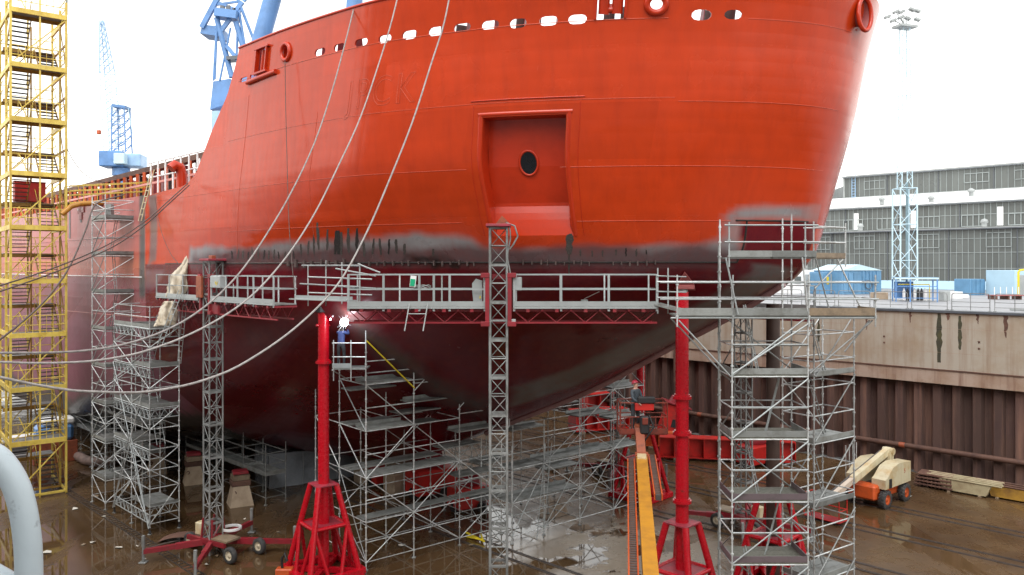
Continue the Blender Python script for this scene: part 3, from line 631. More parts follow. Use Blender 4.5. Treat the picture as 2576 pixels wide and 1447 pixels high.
for sg0, z0, z1 in ((20.9, 13.6, 20.4), (15.6, 14.2, 19)):
    b = MB(); b.sweep([HP(sg0, z, .003) for z in np.linspace(z0, z1, 14)], .010, 6); b.build('weld_seam', M['seam'], hull)
stem_ = MB(); stem_.sweep([Vector(hull_xyz(0.0, z)) + Vector((.02, -.02, 0)) for z in np.linspace(4.4, 12.4, 30)], .16, 10); stem_.build('stem_bar', M['stemm'], hull)
# anchor pocket
def PKP(u, w): 
    bs = PK['a'] + (PK['b'] - PK['a']) * u; z = PK['z0'] + (PK['z1'] - PK['z0']) * w; return Vector(hull_xyz(float(colsig(bs, z)), z))
pn_ = (HN(7.1, 16.1) * Vector((1, 1, 0))).normalized() if False else Vector((HN(7.1, 16.1).x, HN(7.1, 16.1).y, 0)).normalized()
pocket = MB(); n = 14
def pk_in(u, w):            # recessed surface: near-vertical back wall above, sloping sill below
    pr_ = Vector(PKP(u, w)); d = (0.62 if w > .27 else 0.62 * (w / .27) ** 1.0 ); d = d + .12 * max(0, w - .27)
    side_in = .06 if w > .0 else 0
    c = PKP(.5, w); return pr_ - pn_ * d + (c - pr_) * side_in
ring_w = [0, .07, .14, .20, .26, .29, .4, .6, .8, 1.0]
vs = [pk_in(u / n, w) for w in ring_w for u in range(n + 1)]; q_ = n + 1
for j in range(len(ring_w) - 1):
    fs = []
    for i in range(n): fs.append((j * q_ + i, j * q_ + i + 1, (j + 1) * q_ + i + 1, (j + 1) * q_ + i))
    pocket.add(vs, fs, False)
for u in (0, 1):
    ws = np.linspace(0, 1, 12); ve = [PKP(u, w) for w in ws] + [pk_in(u, w) for w in ws]
    pocket.add(ve, [(i, i + 1, 12 + i + 1, 12 + i) for i in range(11)])
us = np.linspace(0, 1, 12); ve = [PKP(u, 1) for u in us] + [pk_in(u, 1) for u in us]; pocket.add(ve, [(i, i + 1, 12 + i + 1, 12 + i) for i in range(11)])
pko = pocket.build('anchor_pocket', M['hred'], ship)
def frame_strip(path, name='pocket_frame'):
    b = MB(); b.sweep(path, .10, 10); return b.build(name, M['hred'], pko)
def fpath(u0, w0, u1, w1, k=16): return [PKP(u0 + (u1 - u0) * i / k, w0 + (w1 - w0) * i / k) - pn_ * .07 for i in range(k + 1)]
frame_strip(fpath(-.03, 0.0, -.03, 1.02)); frame_strip(fpath(1.03, 0, 1.03, 1.02)); frame_strip(fpath(-.06, 1.025, 1.06, 1.025))
for u0 in (-.14, 1.14):
    b = MB(); b.sweep([PKP(u0, w) + pn_ * .004 for w in np.linspace(0, 1.1, 16)], .014, 6); b.build('pocket_edge', M['hred'], pko)
b = MB(); b.sweep([PKP(-.18 + 1.36 * i / 16, 1.14) + pn_ * .01 for i in range(17)], .022, 8); b.build('pocket_frame', M['hred'], pko)
hu, hw = .45, .63; hp_ = pk_in(hu, hw); hx = (pk_in(hu + .05, hw) - pk_in(hu - .05, hw)).normalized(); hy = (pk_in(hu, hw + .05) - pk_in(hu, hw - .05)).normalized(); hn = hx.cross(hy).normalized(); hn = hn if hn.dot(pn_) > 0 else -hn
ang = np.linspace(0, 2 * math.pi, 29)[:-1]
b = MB(); b.sweep([hp_ + hx * .33 * math.cos(t) + hy * .43 * math.sin(t) + hn * .01 for t in ang], .045, 8, closed=True); b.build('hawse_ring', M['hred'], pko)
b = MB(); b.add([hp_ + hx * .33 * math.cos(t) + hy * .43 * math.sin(t) + hn * .02 for t in ang] + [hp_ + hn * .012], [(q, (q + 1) % 28, 28) for q in range(28)]); b.build('hawse_pipe', M['hawse'], pko)
# bulwark fittings
def ring(name, sg, z, a, c, r, m, off=.03, parent=None, n=28):
    b = MB(); e1 = (HP(sg - .1, z) - HP(sg + .1, z)).normalized(); nn = HN(sg, z); e2 = nn.cross(e1).normalized(); e2 = e2 if e2.z > 0 else -e2; c0 = HP(sg, z)
    sc = (HP(sg - a, z) - HP(sg + a, z)).length / 2
    b.sweep([c0 + e1 * sc * math.cos(t) + e2 * c * math.sin(t) + nn * off for t in np.linspace(0, 2*math.pi, n)[:-1]], r, 10, closed=True); return b.build(name, m, parent or ship)
ring('fairlead', *FAIR, fw * 1.12, .33, .085, M['hred'])
cF = HP(*FAIR); nF = HN(*FAIR); b = MB(); b.lathe([(.33, .02), (.30, -.12), (.28, -.35), (.30, -.6)], cF, nF, 24); b.build('fairlead_barrel', M['hred'], ship)
ring('oval_fairlead', *OV, ow * 1.18, .27, .11, M['hred'])
for z, dz in ((z_ - .53, 0), (z_ + .47, 0)): b = MB(); b.bar(HP(s_ - w1 * .75, z, .06), HP(s_ + w1 * .75, z, .06), .16, .07); b.build('roller_frame', M['hred'], ship)
for sg in (s_ - w1 * .56, s_ + w1 * .56): b = MB(); b.bar(HP(sg, z_ - .5, .05), HP(sg, z_ + .45, .05), .07, .14, HN(s_, z_)); b.build('roller_frame', M['hred'], ship)
b = MB(); b.tube(HP(s_ + w1 * .12, z_ - .48, -.12), HP(s_ + w1 * .12, z_ + .43, -.12), .12, 14); b.build('roller', M['hred'], ship)
sl0, sl1 = hit(625, 209), hit(697, 180); b = MB(); b.sweep([HP(sl0[0], sl0[1], .06), HP((sl0[0]+sl1[0])/2, (sl0[1]+sl1[1])/2, .06), HP(sl1[0], sl1[1], .06)], .10, 12); b.build('rubbing_bar', M['hred'], ship)
for f in (-.25, .25):
    b = MB(); b.tube(HP(RL[0] + rw * f, RL[1] + .08, -.1), HP(RL[0] + rw * f, RL[1] + 1.05, -.1), .185, 16); b.build('roller', M['hred'], ship)
b = MB(); b.tube(HP(RL[0] - rw * .2, RL[1] + .2, -.1), HP(RL[0] + rw * .2, RL[1] + .2, -.1), .11, 12); b.build('roller', M['hred'], ship)
b = MB(); b.bar(HP(RL[0] - rw * .2, RL[1] + .33, -.15), HP(RL[0] + rw * .2, RL[1] + .33, -.15), .1, .1); b.build('roller_frame', M['hred'], ship)
for f in (-.56, .56): b = MB(); b.bar(HP(RL[0] + rw * f, RL[1] - .06, .02), HP(RL[0] + rw * f, RL[1] + 1.1, .02), .07, .12, HN(*RL)); b.build('roller_frame', M['hred'], ship)
# bow chock on the stem
bc0 = P(2176, 36, 27.45); bn = Vector((.52, -.85, 0)).normalized(); be = bn.cross(Z).normalized()
b = MB(); ts_ = np.linspace(0, 2*math.pi, 33)[:-1]
b.sweep([bc0 + be * .36 * math.cos(t) + Z * .56 * math.sin(t) for t in ts_], .075, 12, closed=True); b.build('bow_chock', M['hred'], ship)
b = MB(); rr_ = [(1.0, .03), (.9, -.05), (.72, -.22), (.55, -.4), (.0, -.45)]; vs = [bc0 + be * .36 * k * math.cos(t) + Z * .56 * k * math.sin(t) + bn * dpt for k, dpt in rr_ for t in ts_]
b.add(vs, [(j * 32 + i, j * 32 + (i + 1) % 32, (j + 1) * 32 + (i + 1) % 32, (j + 1) * 32 + i) for j in range(4) for i in range(32)], True); b.build('bow_chock_throat', M['hrose'], ship)
b = MB(); b.tube(bc0 - bn * .3, bc0 - bn * 1.2, .5, 20); b.build('chock_barrel', M['hred'], ship)
# ground-off bracket scars and lugs along the weld
SC_ = [(790, 590, 640, 4), (802, 560, 628, 6), (823, 577, 630, 5), (843, 580, 640, 6), (852, 580, 640, 9), (859, 584, 642, 6), (877, 574, 636, 7), (897, 574, 640, 7), (917, 606, 646, 6), (937, 600, 640, 5), (958, 600, 642, 5), (978, 602, 640, 5), (998, 602, 638, 6), (1018, 613, 640, 6), (1090, 626, 645, 5), (775, 606, 640, 4), (758, 614, 640, 4), (1432, 590, 640, 15), (1436, 588, 612, 13), (1432, 640, 690, 4), (1460, 628, 645, 4), (1490, 630, 646, 4), (1516, 630, 646, 4), (1550, 628, 642, 4), (1575, 624, 645, 4), (1601, 626, 645, 4), (1626, 628, 640, 3)] + [(x, 634 - RND.randint(0, 12), 652, 3) for x in range(585, 750, 13)]
for x, v0, v1, w in SC_:
    b = MB(); k = 8; lx = RND.uniform(-4, 4) if x < 1000 else 0
    vs = []
    for i in range(k + 1):
        f = i / k; ww = w * (.55 + .6 * math.sin(math.pi * (f * .85 + .1))) * RND.uniform(.75, 1.2) / 2; xx = x - lx * (1 - f) + RND.uniform(-.8, .8)
        for d in (-ww, ww): sg, z = hit(xx + d, v0 + (v1 - v0) * f); vs.append(HP(sg, z, .006))
    for vv in list(vs): pass
    b.add(vs, [(2*i, 2*i+1, 2*i+3, 2*i+2) for i in range(k)]); b.build('weld_scar', M['scar'] if (x % 3) else M['dark'], hull)
for i in range(46):
    x = 728 + i * 20.4 + RND.uniform(-3, 3)
    if 1215 < x < 1300 or 1500 < x < 1530: continue
    sg, z = hit(x, 658); p = HP(sg, WELDZ + RND.uniform(-.03, .03)); nn = HN(sg, z); w = .045 if x > 900 else .10
    b = MB(); b.box(p + nn * .06, (w * RND.uniform(.8, 1.5), .12, RND.uniform(.12, .22) * (1.6 if x < 900 else 1)), frame(nn.cross(Z)), .01); b.build('fitting_lug', M['lug'], hull)
for i in range(22):
    sgs = .9 + i * .93; b = MB(); q0, q1 = HP(sgs, 20.35, -.06), HP(sgs, 22.3, -.06); nn = HN(sgs, 21.2); b.add([q0, HP(sgs, 20.35, -.75), HP(sgs, 22.2, -.22), q1], [(0, 1, 2, 3)]); st_ = b.build('bulwark_stay', M['mred'], ship); so_ = st_.modifiers.new('t', 'SOLIDIFY'); so_.thickness = .02
    if i % 3 == 1: b = MB(); b.tube(HP(sgs, 20.3, -1.6), HP(sgs, 21.5, -1.6), .2, 10); b.tube(HP(sgs + .5, 20.3, -1.6), HP(sgs + .5, 21.5, -1.6), .2, 10); b.build('deck_bollard', M['lug'], ship)
# post bracket: triangular pad welded to the bow
cp = hit(1722, 705); tri = [hit(1722, 681), hit(1746, 712), hit(1748, 724), hit(1702, 724), hit(1704, 710)]
b = MB(); vs = [HP(a, c, .04) for a, c in tri]; n_ = HN(*cp); b.prism(vs, Vector(n_) * .09 * 1.0); b.build('bracket_pad', M['hrose'], ship)
bbox('bracket_foot', Vector((6.22, 28.72, 12.28)), (.62, .5, .16), M['hrose'], ship, None, .02)
# weld-bead outlines of the ship's lettering
cu = bpy.data.curves.new('lettering', 'FONT'); cu.body = 'JPCK'; cu.size = 1; cu.fill_mode = 'NONE'; cu.bevel_depth = .005; cu.bevel_resolution = 1; cu.space_character = 1.22; cu.resolution_u = 4
to = bpy.data.objects.new('lettering_tmp', cu); COL.objects.link(to); dg = bpy.context.evaluated_depsgraph_get(); tm = bpy.data.meshes.new_from_object(to.evaluated_get(dg)); bpy.data.objects.remove(to)
co = np.array([v.co for v in tm.vertices]); lx0, lx1 = co[:, 0].min(), co[:, 0].max(); hh = co[:, 1].max()
sJ, sK = hit(868, 270)[0], hit(1046, 235)[0]; zb = hit(940, 275)[1]; 
for v in tm.vertices:
    f = (v.co.x - lx0) / (lx1 - lx0); sg = sJ + (sK - sJ) * f; z = zb + .12 + v.co.y / hh * 1.05; v.co = HP(sg, z, .006 + v.co.z)
tm.materials.clear(); tm.materials.append(M['seam']); link('lettering', tm, hull)
# older fittings on the aft hull
def AH(x, v): return PS(x, v, 22.9)
pz = hit(204, 531); b = MB()
for dx, dz, w, h_ in ((0, 0, .5, 1.1), (0, .1, 1.3, .45)):
    c = HP(pz[0], pz[1] + dz, .03); b.box(c, (w, .05, h_), frame(U), .02)
b.build('fairlead_plate', M['hrose'], ship)
for dx in (-.4, .4): c = HP(pz[0] + dx, pz[1] + .1, .065); bbox('fairlead_eye', c, (.16, .03, .12), M['white'], ship, frame(U), .01)
for x, v0, v1 in ((204, 505, 560), (176, 520, 600)):
    b = MB(); a, c = hit(x, v0), hit(x, v1); b.bar(HP(a[0], a[1], .012), HP(c[0], c[1], .012), .3, .015, HN(*a)); b.build('primer_patch', M['galvd'], ship)
b = MB(); b.sweep([HP(s - float(stem_s(12.45)), 12.45, .004) for s in np.linspace(33.6, 79, 60)], .03, 6); b.build('waterline_stripe', M['white'], ship)
for z in (14.7,): b = MB(); b.sweep([HP(s - float(stem_s(z)), z, .003) for s in np.linspace(33.6, 79, 60)], .016, 6); b.build('weld_seam', M['hrose'], ship)
b = MB(); b.sweep([HP(s - float(stem_s(10.3)), 10.3 - .012 * (s - 33), .003) for s in np.linspace(33.6, 79, 60)], .016, 6); b.build('weld_seam', M['seamp'], ship)

# deck gear aft of the forecastle: framed pipe rack, railings, a cowl vent
rack = thing('deck_pipe_rack', 'long orange framed pipe rack with a dark top beam along the main deck', 'pipe rack', Vector(hull_xyz(40, DECKZ, .8)))
def DK(s, t, z): 
    x = TIP[0] - Q2 * s - Q2 * t; y = TIP[1] + Q2 * s - Q2 * t; return Vector((x, y, z))
bar('top_beam', DK(26.5, 9.2, 19.2), DK(78, 9.2, 18.5), .5, .32, M['rust'], rack)
bar('lower_beam', DK(29, 10.4, 17.9), DK(78, 10.4, 17.55), .12, .12, M['seamp'], rack)
for i in range(44):
    s = 29 + i * 1.12; zt = 19.2 - .0136 * (s - 26.5) - .16
    bar('post', DK(s, 9.5, DECKZ), DK(s, 9.5, zt), .16, .18, M['orange'] if i > 3 else M['white'], rack)
    if i % 2 == 0: bar('web_plate', DK(s + .2, 8.7, DECKZ), DK(s + .2, 8.7, zt), .9, .5, M['mred'] if i % 4 else M['dark'], rack)
for j in range(5): b = MB(); b.tube(DK(30, 7.4 - j * .5, 17.3 + (j % 2) * .4), DK(78, 7.4 - j * .5, 17.1 + (j % 2) * .4), .16, 10); b.build('pipe', M['mred'] if j % 2 else M['rust'], rack)
dr = thing('deck_railing', 'white railing on the main deck beside the forecastle break', 'railing', DK(30, 11.6, DECKZ))
for i in range(8):
    s = 27.4 + i * 1.0; rod('post', DK(s, 11.3, DECKZ), DK(s, 11.3, DECKZ + 1.9), .05, M['white'], dr)
for dz in (1.1, 1.9): rod('rail', DK(27, 11.3, DECKZ + dz), DK(34.8, 11.3, DECKZ + dz), .04, M['white'], dr)
vent = thing('cowl_vent', 'red gooseneck vent standing on the deck edge at the forecastle break', 'vent', DK(29.2, 11.7, DECKZ))
b = MB(); c = DK(29.2, 11.75, DECKZ); b.sweep([c, c + Z * .8, c + Z * 1.15 + N_ * .1, c + Z * 1.25 + N_ * .35, c + Z * 1.05 + N_ * .55], .26, 12); b.build('duct_pipe', M['hred'], vent)
b = MB(); b.lathe([(.26, 0), (.33, .0), (.33, .06), (.26, .06)], c + Z * .02, Z, 14); b.build('flange', M['hred'], vent)

# ------------------------------------------------------------------ scaffolding kit
X_, Y_ = Vector((1, 0, 0)), Vector((0, 1, 0))
STDC = {}
def standard(root, p, ztop, m='galv', z0=0.0):
    L = round(ztop - z0, 2); k = (L, m)
    if k not in STDC:
        b = MB(); b.tube((0, 0, 0), (0, 0, L), .026, 8)
        for i in range(int(L / .5)): b.tube((0, 0, .32 + i * .5), (0, 0, .37 + i * .5), .050, 8)
        for z in np.arange(2.2, L - .3, 2.0): b.tube((0, 0, z), (0, 0, z + .22), .034, 8)
        STDC[k] = b.mesh('standard', M[m])
    o = link('standard', STDC[k], root, Matrix.Translation((p[0], p[1], z0)))
    if z0 < .2: bbox('base_plate', (p[0], p[1], .02), (.17, .17, .035), M['galvd'], root, None, .005)
    return o
def ledger(root, p, q, m='galv', r=.024, name='ledger'): return rod(name, p, q, r, M[m], root)
def deck(root, p, a, b, n=3, m='plank', th=.055):
    p, a, b = Vector(p), Vector(a), Vector(b); w = b / n
    for i in range(n):
        c0 = p + w * (i + .5) - Z * RND.uniform(0, .012); bar('plank', c0 + a.normalized() * RND.uniform(0, .04), c0 + a, w.length * .955, th, M[m], root)
def toe(root, p, q, m='plank', h=.16): bar('toe_board', Vector(p) + Z * h / 2, Vector(q) + Z * h / 2, .03, h, M[m], root)
def rails(root, p, q, m='galv', hs=(.5, 1.0)):
    for h in hs: rod('guard_rail', Vector(p) + Z * h, Vector(q) + Z * h, .024, M[m], root)
def ladder(root, p, q, w, m='alu', width=.4, name='ladder', step=.3, r=.02):
    p, q, w = Vector(p), Vector(q), Vector(w).normalized() * width / 2; b = MB(); d = q - p
    b.tube(p - w, q - w, r, 6); b.tube(p + w, q + w, r, 6)
    for i in range(1, int(d.length / step)): c = p + d * (i * step / d.length); b.tube(c - w, c + w, r * .8, 6)
    return b.build(name, M[m], root)
def lattice(root, p, q, h=.42, m='alu', n=8, name='lattice_beam'):
    b = MB(); p, q = Vector(p), Vector(q); d = (q - p) / n
    b.tube(p, q, .024, 6); b.tube(p + Z * h, q + Z * h, .024, 6)
    for i in range(n): b.tube(p + d * i, p + d * (i + .5) + Z * h, .014, 6); b.tube(p + d * (i + .5) + Z * h, p + d * (i + 1), .014, 6); b.tube(p + d * i, p + d * i + Z * h, .014, 6)
    return b.build(name, M[m], root)
def scaffold(root, O, a, b, As, Bs, tops, lifts, decks=(), brace=True, m='galv', pm='plank', dn=3, toes=True, railz=True, bph=0):
    """A grid of standards at O + a*As[i] + b*Bs[j]; decks: (i, j, z) bays to be boarded."""
    O, a, b = Vector(O), Vector(a).normalized(), Vector(b).normalized()
    pt = lambda i, j: O + a * As[i] + b * Bs[j]
    T = lambda i, j: tops[i][j] if isinstance(tops, (list, tuple)) and isinstance(tops[i], (list, tuple)) else (tops[i] if isinstance(tops, (list, tuple)) else tops)
    for i in range(len(As)):
        for j in range(len(Bs)): standard(root, pt(i, j), T(i, j), m)
    for z in lifts:
        for i in range(len(As)):
            for j in range(len(Bs)):
                if i + 1 < len(As) and z < min(T(i, j), T(i + 1, j)): ledger(root, pt(i, j) + Z * z, pt(i + 1, j) + Z * z, m)
                if j + 1 < len(Bs) and z < min(T(i, j), T(i, j + 1)): ledger(root, pt(i, j) + Z * z, pt(i, j + 1) + Z * z, m)
    if brace:
        for k in range(len(lifts) - 1):
            z0, z1 = lifts[k], lifts[k + 1]
            for i in range(len(As) - 1):
                if z1 < min(T(i, 0), T(i + 1, 0)):
                    u, w = (i, i + 1) if (k + i + bph) % 2 == 0 else (i + 1, i)
                    rod('brace', pt(u, 0) + Z * z0 - b * .03, pt(w, 0) + Z * z1 - b * .03, .022, M[m], root)
            for j in range(len(Bs) - 1):
                for i in (0, len(As) - 1):
                    if z1 < min(T(i, j), T(i, j + 1)) and (k + i) % 2 == 0: rod('brace', pt(i, j) + Z * z0, pt(i, j + 1) + Z * z1, .022, M[m], root)
    for (i, j, z) in decks:
        p = pt(i, j) + Z * (z + .05); va, vb = a * (As[i + 1] - As[i]), b * (Bs[j + 1] - Bs[j])
        deck(root, p, va, vb, dn, pm)
        if toes: toe(root, p, p + va, pm); toe(root, p, p + vb, pm)
        if railz: rails(root, p, p + va); rails(root, p + va, p + va + vb); rails(root, p, p + vb)
    return pt

GROUP_SC = 'tube scaffolds around the hull'
# rolling access tower in the left foreground
t = thing('scaffold_tower', 'aluminium scaffold tower on castors with lattice beams and boarded decks, beside the tarpaulin', 'scaffold', (-17.6, 38.7, 0), GROUP_SC)
Oa = Vector((-17.6, 38.7, 0)); ua = U; ub = AC
pa = scaffold(t, Oa + Z * 0, ua, ub, [0, 2.4, 4.85], [0, 1.42], [[11.1, 11.1]] * 3, [.5, 2.2, 3.1, 4.1, 5.1, 6.1, 7.1, 8.1, 9.1, 10.0], [(0, 0, 10.0), (1, 0, 10.0), (0, 0, 8.1), (1, 0, 6.1), (0, 0, 6.1), (1, 0, 4.1), (0, 0, 1.25)], railz=False)
for z in (9.55, 7.6, 5.6, 3.6, .55): lattice(t, pa(0, 0) + Z * z - ub * .04, pa(2, 0) + Z * z - ub * .04, .42, 'alu', 9)
for z in (9.55, 5.6, .9): lattice(t, pa(0, 0) + Z * z, pa(0, 1) + Z * z, .42, 'alu', 3)
rails(t, pa(0, 0) + Z * 10.05, pa(2, 0) + Z * 10.05); rails(t, pa(2, 0) + Z * 10.05, pa(2, 1) + Z * 10.05); rails(t, pa(0, 0) + Z * 10.05, pa(0, 1) + Z * 10.05)
for i, (z0, z1) in enumerate(((.3, 4.0), (4.2, 8.0), (.3, 4.6))):
    rod('brace', pa(i % 2, 0) + Z * z0 - ub * .06, pa(i % 2 + 1, 0) + Z * z1 - ub * .06, .024, M['alu'], t)
    rod('brace', pa((i + 1) % 2 + 1, 0) + Z * z0 - ub * .09, pa((i + 1) % 2, 0) + Z * z1 - ub * .09, .024, M['galv'], t)
for i in (0, 2):
    for j in (0, 1):
        b = MB(); c = pa(i, j) + Z * .1; b.tube(c - ub * .03, c + ub * .03, .1, 12); b.tube(c, c + Z * .25, .03, 8); b.build('castor', M['black'], t)
ladder(t, pa(1, 0) + Z * 8.2 + ub * .9, pa(0, 0) + Z * 10.6 + ua * .9 + ub * .9, ub); ladder(t, pa(0, 0) + Z * 4.2 + ua * .4 + ub * .7, pa(1, 0) + Z * 8.6 + ub * .7, ub); ladder(t, pa(0, 1) + Z * 8.2, pa(0, 1) + Z * 12.0 - ua * .9, ua, 'galv')

t = thing('scaffold_tower', 'tall narrow tube scaffold with ladders standing against the vertical grey seam of the hull', 'scaffold', (-21.9, 42.7, 0), GROUP_SC)
Ob = Vector((-21.75, 42.6, 0))
pb = scaffold(t, Ob, U, AC, [0, 2.1], [0, 1.55], [[16.9, 16.7]] * 2, [.4, 1.55, 2.6, 3.55, 4.6, 5.55, 6.6, 7.55, 8.6, 9.55, 10.6, 11.55, 12.6, 13.6, 14.6, 15.55, 16.1, 16.6], [(0, 0, z) for z in (1.6, 3.6, 5.6, 7.6, 9.6, 11.6, 13.65, 15.6)], m='galv', pm='plank', railz=False, dn=4)
for k, z in enumerate((1.7, 3.7, 5.7, 7.7, 9.7, 11.7, 13.7)):
    s0, s1 = (.5, 1.2) if k % 2 else (1.3, .6); ladder(t, pb(0, 0) + U * s0 + AC * .7 + Z * z, pb(0, 0) + U * s1 + AC * .8 + Z * (z + 2.1), U, 'galvd', .36)
    rod('brace', pb(1, 0) + Z * z - AC * .05, pb(0, 0) + Z * (z + 1.9) - AC * .05, .022, M['alu' if k % 2 else 'galv'], t)
for z in (16.0, 14.1, 12.1): rod('bracket_tube', pb(0, 1) + Z * z, pb(0, 1) + Z * z - U * .7 + AC * .2, .022, M['galv'], t)
bbox('grey_bin', pb(0, 0) + U * .3 + AC * .3 + Z * 16.05, (.35, .35, .7), M['galvd'], t)
wl_ = tag(ladder(None, PS(352, 556, 22.2), PS(384, 428, 22.7), U, 'cream', .42, 'wooden_ladder', .33, .03), 'pale wooden ladder leaning on the deck edge above the tall scaffold', 'ladder')

# stepped scaffold in the middle, under the turn of the hull
A2 = Vector((.775, .632, 0)); B2_ = Vector((-.632, .775, 0))
t = thing('stepped_scaffold', 'stepped galvanised scaffold under the dark hull between the red post and the lattice mast', 'scaffold', (-6.2, 34.1, 0), GROUP_SC)
Oc = Vector((-6.25, 34.1, 0))
pc = scaffold(t, Oc, A2, B2_, [0, 2.4, 4.9, 7.4], [0, 2.45, 4.9], [[10.4, 9.9, 7.2], [8.4, 8.2, 6.2], [6.6, 6.8, 5.2], [4.6, 5.0, 4.2]], [.35, 2.05, 3.95, 5.95, 7.95], [], m='galv')
for (i, k) in ((0, 1), (1, 0), (1, 2), (2, 0), (2, 1)):
    z0 = (.4, 2.1, 4.0)[k]; rod('brace', pc(i, 1) + Z * z0, pc(i + 1, 1) + Z * (z0 + 1.85), .022, M['galv'], t); rod('brace', pc(i + 1, 2) + Z * z0, pc(i, 2) + Z * (z0 + 1.85), .022, M['galv'], t)
for z in (3.0, 4.95, 6.95, 1.2):
    for i in range(3):
        if z < (8, 6.4, 4.4)[i]: ledger(t, pc(i, 0) + Z * z, pc(i + 1, 0) + Z * z)
for (i, j0, w, z) in ((0, .05, .95, 3.95), (1, .05, .95, 3.95), (0, 0.05, .9, 5.95), (0, .05, .9, 7.95), (1, .3, .9, 6.85), (2, .2, .9, 5.2), (0, 1.5, .9, 5.95), (0, 1.5, .9, 3.95), (1, 1.5, .9, 3.95), (0, .3, .6, 2.05), (1, .3, .6, 2.05), (2, .3, .6, 2.05), (2, .1, 1.0, 3.1), (1, 1.4, .9, 5.6), (2, 1.4, .9, 4.2), (0, 1.4, .9, 7.5), (1, 1.3, .9, 6.2)):
    p = pc(i, 0) + B2_ * j0 + Z * (z + .05); deck(t, p, A2 * (2.35 if i < 3 else 2), B2_ * w, 3, 'plank')
for (i, z) in ((0, 7.95), (1, 6.85), (2, 5.2), (0, 5.95)): 
    p = pc(i, 0) + Z * (z + .06); toe(t, p + B2_ * .95, p + A2 * 2.3 + B2_ * .95)
for (i, z) in ((0, 7.95), (1, 6.85), (2, 5.2)):
    p = pc(i, 0) + Z * z; rails(t, p, p + A2 * 2.4, hs=(.95,) if i else (.5, 1.0)); q = p + A2 * 2.4 + A2 * .6; rod('standard', q, q + Z * 1.1, .024, M['galv'], t); rod('brace', p + A2 * 2.4 - Z * .5, q, .022, M['galv'], t); rod('ledger', p + A2 * 2.4, q, .022, M['galv'], t)
rod('brace', pc(0, 0) + Z * 9.85 - B2_ * .05, pc(1, 0) + Z * 7.6 - B2_ * .05, .030, M['ysign'], t)
for z0, z1 in ((.4, 3.9), (3.95, 5.9), (5.95, 8.0)): rod('brace', pc(0, 1) + Z * z1, pc(0, 0) + Z * z0, .022, M['alu'], t)
# welder's lookout at the top
wl0 = P(836, 922, 33.3); wl0.z = 8.74; deck(t, wl0, X_ * 1.42, Y_ * .95, 3, 'galvd'); toe(t, wl0 + Z * .03, wl0 + X_ * .8 + Z * .03, 'alu', .2)
for x in (.05, .78, 1.4): rod('standard', wl0 + X_ * x - Z * .5, wl0 + X_ * x + Z * (1.2 if x < 1 else 1.6), .024, M['galv'], t)
rails(t, wl0, wl0 + X_ * 1.42, hs=(.5, 1.08)); rod('bearer', wl0 - Z * .05, Vector((-6.25, 34.1, 8.0)) + B2_ * 1.6, .024, M['galv'], t); rod('bearer', wl0 + X_ * 1.4 - Z * .05, Vector((-6.25, 34.1, 8.69)), .024, M['galv'], t)

t = thing('stepped_scaffold', 'open scaffold with rising boards beyond the lattice mast, under the raked bow', 'scaffold', (1.5, 38.6, 0), GROUP_SC)
Od = Vector((1.55, 38.6, 0))
pd = scaffold(t, Od, A2, B2_, [-2.0, 0, 2.4, 4.85, 7.2], [0, 2.4, 4.6], [[4.6] * 3, [5.6] * 3, [6.9] * 3, [8.6] * 3, [9.4] * 3], [.35, 1.9, 3.5, 5.0, 6.6, 8.2], [], m='galv', bph=1)
for (i, j, z) in ((0, 0, 1.9), (1, 0, 1.9), (1, 0, 3.5), (2, 0, 3.5), (0, 1, 3.2), (1, 1, 4.6), (2, 0, 5.4), (2, 1, 5.6), (3, 0, 5.0), (3, 0, 6.6), (3, 1, 7.0), (3, 0, 3.4), (2, 1, 2.2), (0, 1, 1.4), (3, 1, 8.2), (1, 1, 2.6)):
    p = pd(i, j) + Z * (z + .05) + B2_ * .1; L = (2.0, 2.4, 2.45, 2.35)[i]; deck(t, p, A2 * L, B2_ * .95, 3, 'plank'); toe(t, p + B2_ * .95, p + B2_ * .95 + A2 * L, 'galvd')
    if z > 4: rails(t, p, p + A2 * L, hs=(.95,))
for i in range(4): rod('brace', pd(i, 0) + Z * .4 - B2_ * .04, pd(i + 1, 0) + Z * 3.4 - B2_ * .04, .022, M['alu'], t)
for i in range(4):
    for j, z0 in ((1, .4), (2, 1.9)): rod('brace', pd(i + (j % 2), j) + Z * z0, pd(i + 1 - (j % 2), j) + Z * (z0 + 1.6), .022, M['galv'], t)
ladder(t, pd(1, 0) - B2_ * .5 + Z * .1 - A2 * .7, pd(1, 0) + Z * 4.4 + A2 * .3, A2, 'alu')

# two linked towers at the bow, right
t = thing('scaffold_tower', 'tall galvanised scaffold tower with green grating decks and a wide top walkway, at the bow', 'scaffold', (7.0, 25.4, 0), GROUP_SC)
Oe = Vector((7.02, 25.4, 0))
pe = scaffold(t, Oe, X_, Y_, [0, 2.42], [0, 1.5], [[12.6, 14.6], [12.6, 14.8]], [1.5, 2.5, 3.5, 4.5, 5.5, 6.5, 7.5, 8.5, 9.5, 10.5, 11.42], [(0, 0, z) for z in (1.5, 3.5, 5.5, 7.5, 9.5)], brace=False, railz=False, dn=4, pm='grate', toes=False)
for z in (1.5, 3.5, 5.5, 7.5, 9.5):
    for q0, q1 in ((pe(0, 0), pe(1, 0)), (pe(0, 0), pe(0, 1)), (pe(1, 0), pe(1, 1))): toe(t, q0 + Z * (z + .08), q1 + Z * (z + .08), 'toe' if z < 6 else 'plank', .19)
